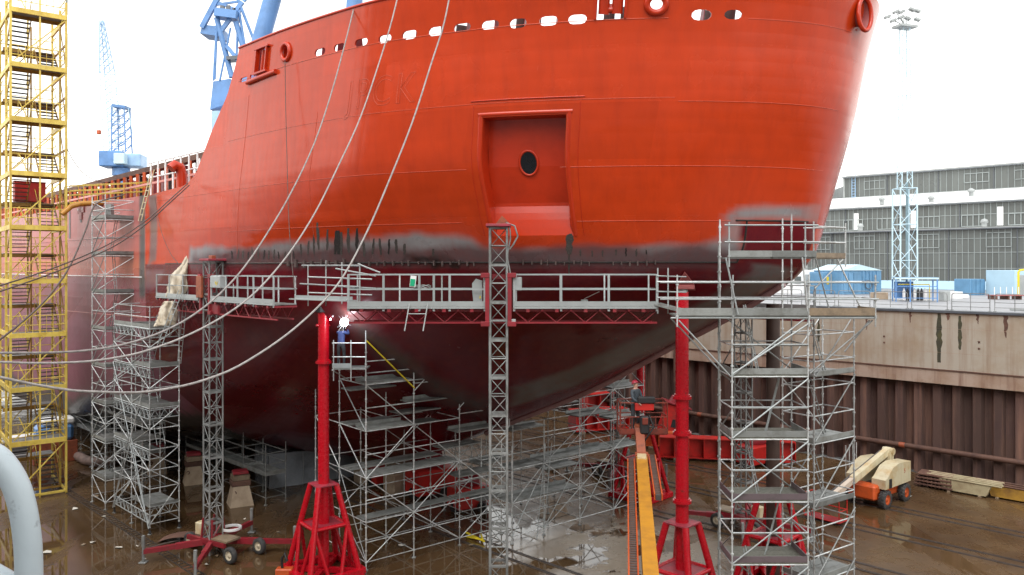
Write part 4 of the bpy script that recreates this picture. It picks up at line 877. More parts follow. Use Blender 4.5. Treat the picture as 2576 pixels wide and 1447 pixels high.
for k, z in enumerate((1.55, 3.55, 5.55, 7.55, 9.55)):
    rod('brace', pe(0, 0) + Z * z - Y_ * .05, pe(1, 0) + Z * (z + 1.9) - Y_ * .05, .026, M['alu'], t)
    rod('brace', pe(1, 1) + Z * z, pe(0, 1) + Z * (z + 1.9), .024, M['galvd'], t); rod('brace', pe(0, 1) + Z * z, pe(0, 0) + Z * (z - 1.0 + 1.9), .022, M['galvd'], t)
    ladder(t, pe(0, 0) + X_ * (1.35 if k % 2 else 1.1) + Y_ * .9 + Z * z, pe(0, 0) + X_ * (1.9 if k % 2 else .65) + Y_ * .9 + Z * (z + 2.2), Y_ + X_ * .5, 'alu', .34)
    rod('ledger', pe(0, 0) + Z * (z + .98) - Y_ * .03, pe(1, 0) + Z * (z + .98) - Y_ * .03, .026, M['alu'], t)
# wide walkway at 11.4 m
wy = 25.3; xs = [5.25, 7.02, 9.44, 11.55]
for x0, x1 in zip(xs[:-1], xs[1:]): deck(t, Vector((x0, wy, 11.44)), X_ * (x1 - x0), Y_ * 1.35, 4, 'plank'); toe(t, Vector((x0, wy - .02, 11.46)), Vector((x1 - .03, wy - .02, 11.46)), 'wood' if x0 > 9 else 'plank', .24)
toe(t, Vector((11.55, wy, 11.46)), Vector((11.55, wy + 1.3, 11.46)), 'wood', .24)
for x in xs: standard(t, (x, wy + .01, 0), 12.75, 'galv', 11.1)
for h in (.52, 1.05): rod('guard_rail', Vector((xs[0] - .55, wy - .04, 11.46 + h)), Vector((xs[-1] + .08, wy - .04, 11.46 + h)), .026, M['alu'], t); rod('guard_rail', Vector((11.5, wy - .04, 11.46 + h)), Vector((11.75, wy + 1.4, 11.46 + h)), .026, M['alu'], t); rod('guard_rail', Vector((xs[0] - .4, wy + 1.35, 11.46 + h)), Vector((11.75, wy + 1.4, 11.46 + h)), .024, M['galv'], t)
rod('ledger', Vector((5.05, wy + .03, 11.38)), Vector((11.6, wy + .03, 11.38)), .03, M['alu'], t)
for dy in (0, 1.3): rod('brace', Vector((5.3, wy + dy, 11.3)), Vector((6.98, wy + .1 + dy * .9, 9.5)), .026, M['alu'], t)
rod('brace', Vector((11.5, wy + .1, 11.3)), Vector((9.5, wy + .1, 9.6)), .026, M['galvd'], t); rod('brace', Vector((11.4, wy + .1, 11.3)), Vector((10.6, wy + .1, 10.3)), .026, M['galvd'], t)
rod('brace', pe(1, 0) + Z * 11.2 - Y_ * .06, pe(0, 0) + Z * 9.6 - Y_ * .06, .028, M['alu'], t)
# upper platform
for x0, x1 in ((6.85, 8.2), (8.2, 9.6)): deck(t, Vector((x0, 25.15, 13.30)), X_ * (x1 - x0), Y_ * .95, 3, 'plank'); toe(t, Vector((x0, 25.13, 13.32)), Vector((x1, 25.13, 13.32)), 'plank', .2)
for x in (6.85, 9.25): standard(t, (x, 25.12, 0), 14.42, 'alu', 13.0)
for h in (.45, .98): rod('guard_rail', Vector((6.7, 25.1, 13.34 + h)), Vector((9.65, 25.1, 13.34 + h)), .026, M['alu'], t)
rod('brace', Vector((7.15, 25.2, 11.5)), Vector((6.75, 25.15, 13.3)), .03, M['alu'], t); standard(t, (6.72, 25.9, 0), 13.7, 'galvd', 0); 
rod('brace', Vector((9.4, 25.3, 11.5)), Vector((9.15, 25.1, 13.3)), .026, M['galv'], t)

t = thing('scaffold_tower', 'scaffold tower with ladders wrapping round the stem, next to the parked boom lift', 'scaffold', (10.2, 26.9, 0), GROUP_SC)
ea, eb = Vector((.82, .572, 0)), Vector((-.572, .82, 0)); Of = Vector((10.2, 26.9, 0))
pf = scaffold(t, Of, ea, eb, [0, 2.35], [0, 1.25], [[12.2, 14.7], [11.3, 11.3]], [.5, 1.35, 2.3, 3.2, 4.15, 5.1, 6.05, 7.0, 7.95, 8.9, 9.8, 10.7], [(0, 0, z) for z in (2.3, 4.8, 7.0, 9.25)], brace=False, railz=False, m='galv')
for k, z in enumerate((.6, 2.4, 4.9, 7.1, 9.3)):
    (u, w) = (0, 1) if k % 2 == 0 else (1, 0); rod('brace', pf(0, 0) + Z * z - eb * .05, pf(1, 0) + Z * (z + 2.1) - eb * .05, .024, M['galvd'], t); rod('brace', pf(u, 1) + Z * z, pf(w, 1) + Z * (z + 2.0), .022, M['galv'], t)
    ladder(t, pf(0, 0) + ea * 1.5 + eb * .6 + Z * z, pf(0, 0) + ea * .8 + eb * .8 + Z * (z + 2.2), ea + eb * .4, 'galvd', .36)
c0 = Vector((9.6, 25.35, 13.30)); deck(t, c0, ea * 1.75, eb * .8, 3, 'wood'); toe(t, c0 + ea * .1, c0 + ea * 1.75, 'wood', .16)
for dx in (0, 1.75): q = c0 + ea * dx; rod('standard', q - Z * .3, q + Z * 1.15, .025, M['galv'], t)
for h in (.5, 1.0): rod('guard_rail', c0 + Z * h, c0 + ea * 1.75 + Z * h, .024, M['galv'], t); rod('guard_rail', c0 + ea * 1.75 + Z * h, c0 + ea * 1.75 + eb * .9 + Z * h - ea * 1.0, .024, M['galv'], t)
rod('brace', c0 + ea * 1.6 - Z * .05, c0 + ea * .5 - Z * 1.0 + eb * .3, .024, M['galv'], t); rod('brace', c0 + ea * 1.3 - Z * .05, Vector((11.7, 26.6, 11.5)), .026, M['galv'], t); rod('brace', c0 + ea * .1, Vector((10.5, 26.3, 11.5)), .026, M['galv'], t)

# low staging along the bilge, far left and behind the rolling tower
t = thing('low_staging', 'low tube staging along the foot of the hull behind the yellow stair tower', 'scaffold', (-21.3, 46.0, 0), GROUP_SC)
scaffold(t, Vector((-21.0, 45.4, 0)), U, AC, [0, 3, 6, 9, 12, 15], [0, 1.2], 5.3, [.4, 2.3, 2.9, 3.4, 4.4, 4.9], [(i, 0, z) for i in range(5) for z in (2.3, 3.9)], brace=True, toes=True, railz=False, m='galvd', dn=2)
t = thing('low_staging', 'low dark tube staging under the bilge behind the left mast climber', 'scaffold', (-17.0, 44.0, 0), GROUP_SC)
scaffold(t, Vector((-10.6, 38.9, 0)) + U * 5.2 + AC * 1.2, U, AC, [0, 2.6, 5.2, 7.8, 10.4], [0, 1.2], [3.3, 3.6, 4.2, 4.2, 4.2], [.4, 1.6, 2.2, 2.8, 3.6], [(i, 0, z) for i in range(4) for z in (1.6,)] + [(2, 0, 2.8), (3, 0, 2.8)], brace=False, railz=False, m='galvd', dn=2)

# ------------------------------------------------------------------ yellow stair tower, left edge
t = thing('stair_tower', 'yellow steel stair tower rising past the hull, with landings and dark treads', 'stair tower', (-26, 46, 0))
T0 = Vector((-27.76, 44.1, 0)); ta = Vector((.775, .632, 0)); tb = Vector((-.632, .775, 0)); TW, TD, HL = 2.72, 4.3, 3.02
tp = lambda i, j, z=0: T0 + ta * (TW * i) + tb * (TD * j) + Z * z
LV = [.12 + HL * k for k in range(10)]
for i, j in ((0, 0), (.52, 0), (1, 0), (0, 1), (.52, 1), (1, 1), (1, .42), (0, .42)):
    w = .11 if i != .52 else .08; bar('post', tp(i, j, 0), tp(i, j, 28.2), w, w, M['yellow'], t, ta)
for k, z in enumerate(LV):
    zz = z + (0 if k else .05)
    for (p, q, m_) in ((tp(0, 0, zz), tp(1, 0, zz), 'yellow'), (tp(0, 0, zz), tp(0, 1, zz), 'yellow'), (tp(1, 0, zz), tp(1, 1, zz), 'yellow'), (tp(0, .3, zz - .01), tp(1, .3, zz - .01), 'ybrown')):
        bar('beam', p - (tb * .06 if q == tp(1, 0, zz) else Vector()), q - (tb * .06 if q == tp(1, 0, zz) else Vector()), .10, .26 if k else .12, M[m_], t)
    if k == 0: continue
    bar('landing', tp(.5, 0, z + .08) - ta * 0, tp(.5, .29, z + .08), TW * .94, .05, M['galvd'], t)
    zm = z - HL / 2
    bar('landing', tp(.5, .74, zm + .08), tp(.5, 1, zm + .08), TW * .94, .05, M['galvd'], t); bar('beam', tp(0, .735, zm - .02), tp(1, .735, zm - .02), .08, .2, M['ybrown'], t); bar('beam', tp(0, 1, zm - .02), tp(1, 1, zm - .02), .08, .2, M['ybrown'], t)
    for (lo, hi, z0, z1, ii) in ((.30, .73, z - HL + .1, zm + .08, .77), (.73, .30, zm + .08, z + .08, .25)):
        a, c = tp(ii, lo, z0), tp(ii, hi, z1); fl = MB(); sd_ = ta * .5
        for s_g in (-1, 1): fl.bar(a + sd_ * s_g, c + sd_ * s_g, .035, .20)
        st = fl.build('stair_flight', M['ybrown'], t)
        for q in range(7): cc = a + (c - a) * ((q + .6) / 7); bar('tread', cc - sd_ * .97, cc + sd_ * .97, .25, .045, M['hose'], st)
        hb_ = MB()
        for s_g in (-1, 1): hb_.tube(a + sd_ * s_g + Z * .95, c + sd_ * s_g + Z * .95, .024, 6)
        hb_.build('handrail', M['yellow'], t)
    for h in (.55, 1.08):
        rod('guard_rail', tp(0, 0, z + h), tp(1, 0, z + h), .024, M['yellow'], t); rod('guard_rail', tp(0, 0, z + h), tp(0, .42, z + h), .024, M['yellow'], t); rod('guard_rail', tp(1, 0, z + h), tp(1, .42, z + h), .024, M['yellow'], t)
        rod('guard_rail', tp(0, 1, zm + h), tp(1, 1, zm + h), .024, M['yellow'], t); rod('guard_rail', tp(1, .7, zm + h), tp(1, 1, zm + h), .024, M['yellow'], t); rod('guard_rail', tp(0, .7, zm + h), tp(0, 1, zm + h), .024, M['yellow'], t)
    for i in (.13, .39, .64, .88): rod('baluster', tp(i, 0, z), tp(i, 0, z + 1.08), .014, M['yellow'], t)
    for j_ in (.14, .28): rod('baluster', tp(1, j_, z), tp(1, j_, z + 1.08), .016, M['yellow'], t); rod('baluster', tp(0, j_, z), tp(0, j_, z + 1.08), .016, M['yellow'], t)
    rod('brace', tp(0, 1, zm - HL / 2), tp(1, 1, zm + HL / 2), .03, M['yellow'], t); bar('stair_post', tp(.52, .72, z - HL), tp(.52, .72, z), .07, .07, M['ybrown'], t); bar('side_beam', tp(1, 0, zm), tp(1, 1, zm), .06, .12, M['ybrown'], t)
    for i in (.26, .76): rod('baluster', tp(i, 0, z), tp(i, 0, z + 1.08), .018, M['yellow'], t)
    bar('brace', tp(.05, 0, z - HL + .2) - tb * .02, tp(.98, 0, z - .15) - tb * .02, .05, .06, M['yellow'], t); bar('brace', tp(1, .0, z - HL + .2), tp(1, .42, z - .15), .045, .05, M['ybrown'], t)
    b = MB(); h0 = tp(.42, .28, z + .1); b.sweep([h0 + Z * 1.15 - ta * .55 + tb * .3, h0 + Z * .45 - ta * .3, h0 + Z * .12 - ta * .15, h0 + Z * .06 + ta * .1, h0 + Z * .06 + ta * .75], .03, 6); b.build('handrail', M['yellow'], t)
    if k % 2 == 0 or k > 5: bar('wind_panel', tp(1.03, .06, z + .25), tp(1.03, .06, z + 2.2), .3, .04, M['ybrown'] if k < 6 else M['galvd'], t, ta)
# gangway from the tower to the main deck with its big pipe
g = thing('gangway', 'yellow gangway with railings and a thick yellow pipe from the stair tower to the deck', 'gangway', (-24, 47.5, 16.6))
ga, gb = Vector((-25.6, 46.1, 16.62)), Vector((-22.4, 49.2, 17.15)); gd = (gb - ga).normalized(); gs = Vector((gd.y, -gd.x, 0)).normalized() * -1
for s_g in (0, 1): o_ = -U * -.0 + U * (1.0 * s_g); bar('side_beam', ga + o_, gb + o_, .08, .26, M['yellow'], g)
deck(g, ga + Z * .12, gb - ga, U * 1.0, 2, 'galvd')
for s_g in (0, 1):
    for h in (.55, 1.1, .8): rod('rail', ga + U * s_g + Z * h, gb + U * s_g + Z * h, .024, M['yellow'], g)
    for i in range(7): c = ga + (gb - ga) * (i / 6) + U * s_g; rod('post', c, c + Z * 1.1, .022, M['yellow'], g)
b = MB(); b.sweep([ga - AC * .5 - Z * .6 - U * .3, ga - U * .3 - Z * .12, ga + gd * .5 - U * .3 + Z * .0, gb - U * .3 - Z * .05], .15, 12); b.build('pipe', M['boom'], g)

# ------------------------------------------------------------------ mast climbing work platforms
def mast_mesh(w, L, panels, key={}):
    k = (w, L, panels)
    if k in key: return key[k]
    b = MB(); h = w / 2; cs = [(-h, -h), (h, -h), (h, h), (-h, h)]
    for x, y in cs: b.tube((x, y, 0), (x, y, L), .042, 8)
    for p in range(panels):
        z0, z1 = L * p / panels, L * (p + 1) / panels
        for i in range(4):
            (x0, y0), (x1, y1) = cs[i], cs[(i + 1) % 4]
            b.tube((x0, y0, z0 + .015), (x1, y1, z0 + .015), .022, 6)
            a, c = ((x0, y0), (x1, y1)) if (p + i) % 2 == 0 else ((x1, y1), (x0, y0)); b.tube((*a, z0), (*c, z1), .017, 6)
    for z in (0.02, L - .02):
        for i in range(4): (x0, y0), (x1, y1) = cs[i], cs[(i + 1) % 4]; b.bar((x0, y0, z), (x1, y1, z), .05, .05)
    key[k] = b.mesh('mast_section', M['galvd']); return key[k]
def mast(root, pos, ztop, w, panel, yaw, z0=.75):
    L = panel * 2; n = int((ztop - z0) / L + .999); me = mast_mesh(w, L, 2)
    for i in range(n): link('mast_section', me, root, Matrix.Translation((pos[0], pos[1], ztop - L * (n - i))) @ Matrix.Rotation(yaw, 4, 'Z'))
def wheel(root, c, ax, r, w, rimm='rim', lugs=0, name='wheel'):
    ax = Vector(ax).normalized(); c = Vector(c); b = MB()
    b.lathe([(r * .55, -w * .42), (r * .86, -w / 2), (r, -w * .34), (r, w * .34), (r * .86, w / 2), (r * .55, w * .42)], c, ax, 22)
    if lugs:
        e1 = ax.orthogonal().normalized(); e2 = ax.cross(e1)
        for i in range(lugs):
            for sg in (-1, 1):
                t = 2 * math.pi * (i + (.5 if sg > 0 else 0)) / lugs; d = e1 * math.cos(t) + e2 * math.sin(t); tg = ax.cross(d)
                b.box(c + d * r * 1.0 + ax * sg * w * .22, (r * .10, w * .5, r * .12), Matrix((d, (ax + tg * .5 * sg).normalized(), (tg - ax * .5 * sg).normalized())).transposed())
    t = b.build(name, M['tyre'], root)
    b = MB(); b.lathe([(0.001, w * .30), (r * .2, w * .34), (r * .22, w * .22), (r * .48, w * .2), (r * .58, w * .44), (r * .58, -w * .44), (r * .48, -w * .2), (r * .22, -w * .22), (r * .2, -w * .34), (0.001, -w * .30)], c, ax, 18); b.build('rim', M[rimm], t); return t
def outrigger(root, p, q, m='mred'):
    p, q = Vector(p), Vector(q); bar('outrigger_arm', p, q, .18, .2, M[m], root); d = (q - p).normalized()
    mid = p + (q - p) * .55; bar('outrigger_sleeve', p, mid, .22, .25, M[m], root)
    b = MB(); b.tube(q + Z * .62, Vector((q.x, q.y, .06)), .065, 10); b.box((q.x, q.y, .03), (.32, .32, .05), None, .01); b.box(q + Z * .45, (.13, .13, .5), None, .01); b.build('jack', M['galvd'], root)
def trailer_base(root, pos, dirs, ax, wheels):
    pos = Vector(pos); ax = Vector(ax).normalized(); sd_ = Vector((-ax.y, ax.x, 0))
    bar('chassis_beam', pos - ax * 1.25 + sd_ * .38 + Z * .62, pos + ax * 1.25 + sd_ * .38 + Z * .62, .14, .2, M['mred'], root); bar('chassis_beam', pos - ax * 1.25 - sd_ * .38 + Z * .62, pos + ax * 1.25 - sd_ * .38 + Z * .62, .14, .2, M['mred'], root)
    bar('tray', pos + ax * .35 - Z * 0 + Z * .78, pos + ax * 1.35 + Z * .78, .8, .08, M['wood'], root)
    bbox('motor_box', pos - ax * .75 + Z * 1.0, (.5, .4, .55), M['cream'], root, frame(ax), .03)
    for p in dirs: outrigger(root, pos + Z * .55, Vector((p[0], p[1], .5)))
    for c in wheels: wheel(root, c[0], c[1], .36, .24)
    for s_g in (-1, 1):
        b = MB()
        for q in (-1, 1): b.tube(pos + ax * .36 * s_g + sd_ * .36 * q + Z * .65, pos + ax * .3 * s_g + sd_ * .3 * q + Z * 1.6, .05, 8)
        b.tube(pos + ax * .36 * s_g - sd_ * .36 + Z * .7, pos + ax * .3 * s_g + sd_ * .3 + Z * 1.5, .03, 8); b.build('mast_foot', M['mred'], root)
def platform(root, p0, p1, inw, depth, posts, truss=.5, back=True, cap0=True, cap1=True):
    """p0-p1: front deck edge at deck height."""
    p0, p1, inw = Vector(p0), Vector(p1), Vector(inw).normalized(); d = (p1 - p0); L = d.length; dn_ = d.normalized(); n = max(2, int(L / 1.5))
    for i in range(n): bar('deck_panel', p0 + d * (i / n) + inw * depth / 2 + dn_ * .01, p0 + d * ((i + 1) / n) + inw * depth / 2 - dn_ * .01, depth, .05, M['plank'], root)
    bar('edge_channel', p0 - inw * .03, p1 - inw * .03, .05, .07, M['lgrey'], root); bar('toe_board', p0 + Z * .13 - inw * .02, p1 + Z * .13 - inw * .02, .03, .17, M['lgrey'], root)
    for h in (.62, 1.12):
        for o_ in ([0, depth] if back else [0]): bar('guard_rail', p0 + Z * h + inw * o_, p1 + Z * h + inw * o_, .034, .042, M['alu'], root)
        for e, c in ((p0, cap0), (p1, cap1)):
            if c: bar('guard_rail', e + Z * h, e + Z * h + inw * depth, .034, .042, M['alu'], root)
    for f in posts: q = p0 + d * f; bar('post', q - Z * .12, q + Z * 1.14, .045, .075, M['alu'], root, dn_)
    if back:
        for f in np.linspace(.02, .98, max(3, int(L / 1.1))): q = p0 + d * float(f) + inw * depth; bar('post', q, q + Z * 1.14, .04, .05, M['galv'], root, dn_)
    tr = MB(); k = max(3, int(L / .9))
    for o_ in (.15, depth - .15):
        a, c = p0 + inw * o_ - Z * .1, p1 + inw * o_ - Z * .1; tr.bar(a, c, .07, .07)
        a2, c2 = a - Z * truss, c - Z * truss; tr.bar(a2, c2, .06, .06)
        for i in range(k): tr.tube(a + (c - a) * (i / k), a2 + (c - a) * ((i + .5) / k), .02, 6); tr.tube(a2 + (c - a) * ((i + .5) / k), a + (c - a) * ((i + 1) / k), .02, 6)
    for i in range(k + 1): q = p0 + d * (i / k) - Z * .09; tr.bar(q, q + inw * depth, .06, .07)
    tr.build('under_truss', M['mred'], root)
    for i in range(k): q = p0 + d * ((i + .5) / k) - Z * .1; bar('hook_bracket', q - dn_ * .06, q + dn_ * .06, .09, .10, M['mred'], root)
def carriage(root, pos, dn_, inw, z, half=.42):
    pos = Vector(pos); 
    for s_g in (-1, 1):
        q = pos + dn_ * half * s_g - inw * .34; bar('carriage_post', Vector((q.x, q.y, z - .62)), Vector((q.x, q.y, z + 1.18)), .17, .13, M['mred'], root, dn_)
        for zz in (z - .55, z + 1.1): b = MB(); b.box(Vector((q.x, q.y, zz)) + dn_ * s_g * .07, (.3, .2, .16), frame(dn_), .01); b.build('carriage_bracket', M['mred'], root)
    for zz in (z - .5, z + 1.05): bar('carriage_beam', pos + dn_ * -half + inw * .4 + Z * (zz - pos.z), pos + dn_ * half + inw * .4 + Z * (zz - pos.z), .14, .16, M['mred'], root)

GMC = 'mast climbing platforms at the bow'
t = thing('mast_climber', 'mast climbing platform with long straight deck, white control boxes and hanging ladder', 'work platform', (-.46, 27.3, 0), GMC)
mp_ = Vector((-.46, 27.35, 0)); mast(t, mp_, 14.35, .58, .64, 0)
b = MB(); b.box(mp_ + Z * 14.42, (.85, .85, .10), None, .02); b.build('head_frame', M['redtop'], t); b = MB(); b.prism([mp_ + Vector((-.1, -.25, 14.47)), mp_ + Vector((.4, -.25, 14.47)), mp_ + Vector((.12, -.25, 14.75))], (0, .4, 0)); b.build('head_bracket', M['orust'], t)
b = MB(); b.sweep([mp_ + Vector(q) for q in ((.25, -.3, 14.5), (.55, -.3, 14.4), (.66, -.3, 14.05), (.5, -.3, 13.75), (.38, -.3, 13.6))], .03, 6); b.sweep([mp_ + Vector((.36 + .05 * math.sin(i), -.32, 14.4 - i * .22)) for i in range(14)], .025, 6); b.build('hanging_hose', M['galvd'], t)
ZP = 11.62; Yf = 27.05
platform(t, (-5.58, Yf, ZP), (-.90, Yf, ZP), Y_, 1.25, (0.005, .26, .52, .625, .74, .995), truss=.42)
platform(t, (0.05, Yf, ZP), (4.95, Yf, ZP), Y_, 1.25, (0.005, .33, .66, .995), truss=.42)
carriage(t, mp_ + Z * ZP, X_, Y_, ZP, .38)
c = P(1204, 735, 27.2); b = MB(); b.prism([c + Vector((-.16, 0, -.5)), c + Vector((.12, 0, -.5)), c + Vector((.12, 0, .38)), c + Vector((-.1, 0, .45)), c + Vector((-.22, 0, .3)), c + Vector((-.22, 0, .05))], (0, .3, 0)); cb0 = b.build('control_box', M['lgrey'], t)
bbox('warning_sticker', P(1208, 748, 27.18), (.04, .02, .09), M['ysign'], cb0, None, .003)
cb1 = bbox('control_box', P(1301, 714, 27.2), (.32, .26, .46), M['lgrey'], t, None, .02); bbox('door_panel', P(1303, 714, 27.06), (.2, .02, .36), M['alu'], cb1, None, .004)
ladder(t, P(1053, 764, 26.95), P(1041, 833, 26.7), X_ + Z * .0, 'lgrey', .0001 + .62, 'hanging_ladder', .36, .022)
sg_ = bbox('notice_sign', P(1039, 708, 26.98), (.20, .02, .38), M['white'], t, Matrix.Rotation(rad(6), 3, 'Y'), .004); bbox('sign_panel', P(1038, 711, 26.96), (.16, .02, .24), M['green'], sg_, Matrix.Rotation(rad(6), 3, 'Y'), .002)
b = MB(); b.sweep([P(1062 + 22 * math.cos(i * .7), 722 + 5 * math.sin(i * 1.1), 27.15) for i in range(24)], .018, 6); b.build('cable_coil', M['galvd'], t)
for q0, q1 in ((P(885, 770, 27.4), P(975, 763, 27.6)), (P(880, 772, 27.5), P(950, 768, 27.7))): rod('loose_tube', q0, q1, .03, M['alu'], t)
for h in (.96, .42): rod('scaffold_tube', Vector((-7.0, Yf + .3, ZP + h + .08)), Vector((-4.8, Yf + .25, ZP + h)), .026, M['alu'], t)
wm = bbox('welding_set', P(1470, 762, 27.6), (.24, .2, .22), M['galvd'], t, None, .02); rod('welding_lead', P(1470, 752, 27.6), P(1508, 734, 27.7), .015, M['cable'], wm)
b = MB(); bbox('lamp_box', P(1292, 808, 27.0), (.14, .1, .13), M['lgrey'], t, None, .01)
trailer_base(t, Vector((-.46, 27.35, 0)), [(-3.2, 26.4), (2.4, 26.4), (-.4, 30.2), (-.4, 24.6)], X_, [((1.4, 26.6, .36), Y_), ((1.4, 28.1, .36), Y_), ((-1.6, 26.6, .36), Y_), ((-1.6, 28.1, .36), Y_)])
# little linking staging at both ends of the platform
for x in (4.95, 5.3): rod('standard', Vector((x, Yf, ZP - .2)), Vector((x, Yf, ZP + 1.35)), .025, M['alu'], t)
for h in (.55, 1.08): rod('guard_rail', Vector((4.9, Yf - .05, ZP + h)), Vector((6.0, Yf + .4, ZP + h - .04)), .024, M['alu'], t)
b = MB(); b.bar(Vector((4.95, Yf + .3, ZP + .12)), Vector((6.2, Yf - .6, ZP - .2)), .7, .05); b.build('link_plank', M['plank'], t)

t = thing('mast_climber', 'mast climbing platform on a red wheeled base with outriggers, left of the red post', 'work platform', (-13.65, 36.2, 0), GMC)
ml = Vector((-13.62, 36.3, 0)); mast(t, ml, 13.25, .62, .74, rad(-45))
b = MB(); b.box(ml + Z * 13.33, (1.0, .9, .10), frame(U), .02); b.build('head_frame', M['redtop'], t)
b = MB(); b.box(ml + Z * 13.45 + U * .1, (.35, .2, .16), frame(U), .02); b.build('head_bracket', M['orust'], t)
nrm = N_; fe = ml + nrm * .38; ZL = 11.5
platform(t, fe + U * .62 + Z * ZL, fe + U * 5.6 + Z * ZL, AC, 1.0, (.005, .36, .68, .995), truss=.5)
platform(t, fe - U * 6.3 + Z * ZL, fe - U * .62 + Z * ZL, AC, 1.0, (.005, .30, .55, .74, .995), truss=.5)
carriage(t, ml + Z * ZL, U, AC, ZL, .45)
bbox('carriage_cover', fe + U * .42 + Z * (ZL + .6) + nrm * .06, (.55, .12, 1.0), M['orust'], t, frame(U), .02)
bbox('drive_housing', fe - U * .85 + Z * (ZL - .38) + AC * .35, (.75, .6, .55), M['mred'], t, frame(U), .06)
cb2 = bbox('control_box', fe - U * 1.2 + Z * (ZL + .84) - nrm * .05, (.95, .3, .52), M['lgrey'], t, frame(U), .02)
for k in range(3): bbox('warning_sticker', fe - U * (1.3 + k * .09) + Z * (ZL + .82 - (k % 2) * .08) + nrm * .115, (.06, .01, .09), M['ysign'], cb2, frame(U), .002)
for k, f in enumerate((4.1, 4.9)): ladder(t, fe + U * (2.4 + k * .0) + nrm * .1 + Z * (ZL + .4), fe + U * (2.9 + k * .0) + nrm * .9 + Z * (ZL - 2.2), U, 'alu', .5) if k == 0 else None
for x, z0, z1 in ((863, 640, 760), (905, 660, 770)): pass
b = MB(); b.bar(P(742, 752, 31.0), P(886, 757, 27.7), .5, .04); b.build('bridge_plank', M['lgrey'], t); b = MB(); b.bar(P(742, 748, 31.0), P(886, 752, 27.7), .04, .16); b.build('bridge_toe_board', M['alu'], t)
for (x0, v0, Y0, x1, v1, Y1) in ((900, 664, 27.8, 1106 - 150, 686, 27.6), (845, 676, 29.0, 945, 694, 27.6), (845, 720, 29.0, 946, 726, 27.6), (755, 714, 31, 905, 722, 28), (905, 668, 28.0, 760, 668, 31)): rod('scaffold_tube', P(x0, v0, Y0), P(x1, v1, Y1), .028, M['alu'], t)
for x, Y0, va, vb in ((860, 29.2, 660, 765), (905, 27.9, 662, 772), (820, 29.4, 655, 770), (775, 30.6, 668, 770)): rod('scaffold_standard', P(x, va, Y0), P(x, vb, Y0), .026, M['galv'], t)
trailer_base(t, ml, [(-16.2, 35.0), (-9.9, 36.3), (-12.75, 39.0), (-13.2, 33.2)], Vector((.85, -.5, 0)), [((-12.35, 34.9, .36), Vector((.5, .85, 0))), ((-11.45, 36.1, .36), Vector((.5, .85, 0))), ((-14.9, 36.9, .36), Vector((.5, .85, 0))), ((-14.4, 37.9, .36), Vector((.5, .85, 0)))])
b = MB(); b.sweep([ml + Vector((.75 + .42 * math.cos(a_), .3 + .42 * math.sin(a_), .95 + .03 * (a_ / 6.28))) for a_ in np.linspace(0, 6.28 * 4, 70)], .022, 6); b.build('hose_coil', M['white'], t)
for nm, pos, ztop, lab in (('a', Vector((11.5, 39.6, 0)), 12.7, 'dark lattice mast climber on a trailer beyond the brown pipe post'), ('b', Vector((6.55, 49.5, 0)), 12.2, 'lattice mast climber on a trailer with screw jacks in the distance, beyond the raked bow')):
    t = thing('mast_climber', lab, 'work platform', pos, GMC); mast(t, pos, ztop, .62, .74, rad(-45))
    trailer_base(t, pos, [pos + U * 3.0 + N_ * 1.3, pos - U * 3.2 - N_ * .6, pos + N_ * 2.6 - U * 1.4, pos - N_ * 2.2 + U * .8], U, [(pos + U * s1 * 1.0 + N_ * s2 * .75 + Z * .36, N_) for s1 in (-1, 1) for s2 in (-1, 1)])
    platform(t, pos - N_ * .35 - U * 3.5 + Z * 11.0, pos - N_ * .35 + U * 3.0 + Z * 11.0, N_ * 1, -.0 + .9, (0, .25, .5, .75, 1), truss=.4, back=False)

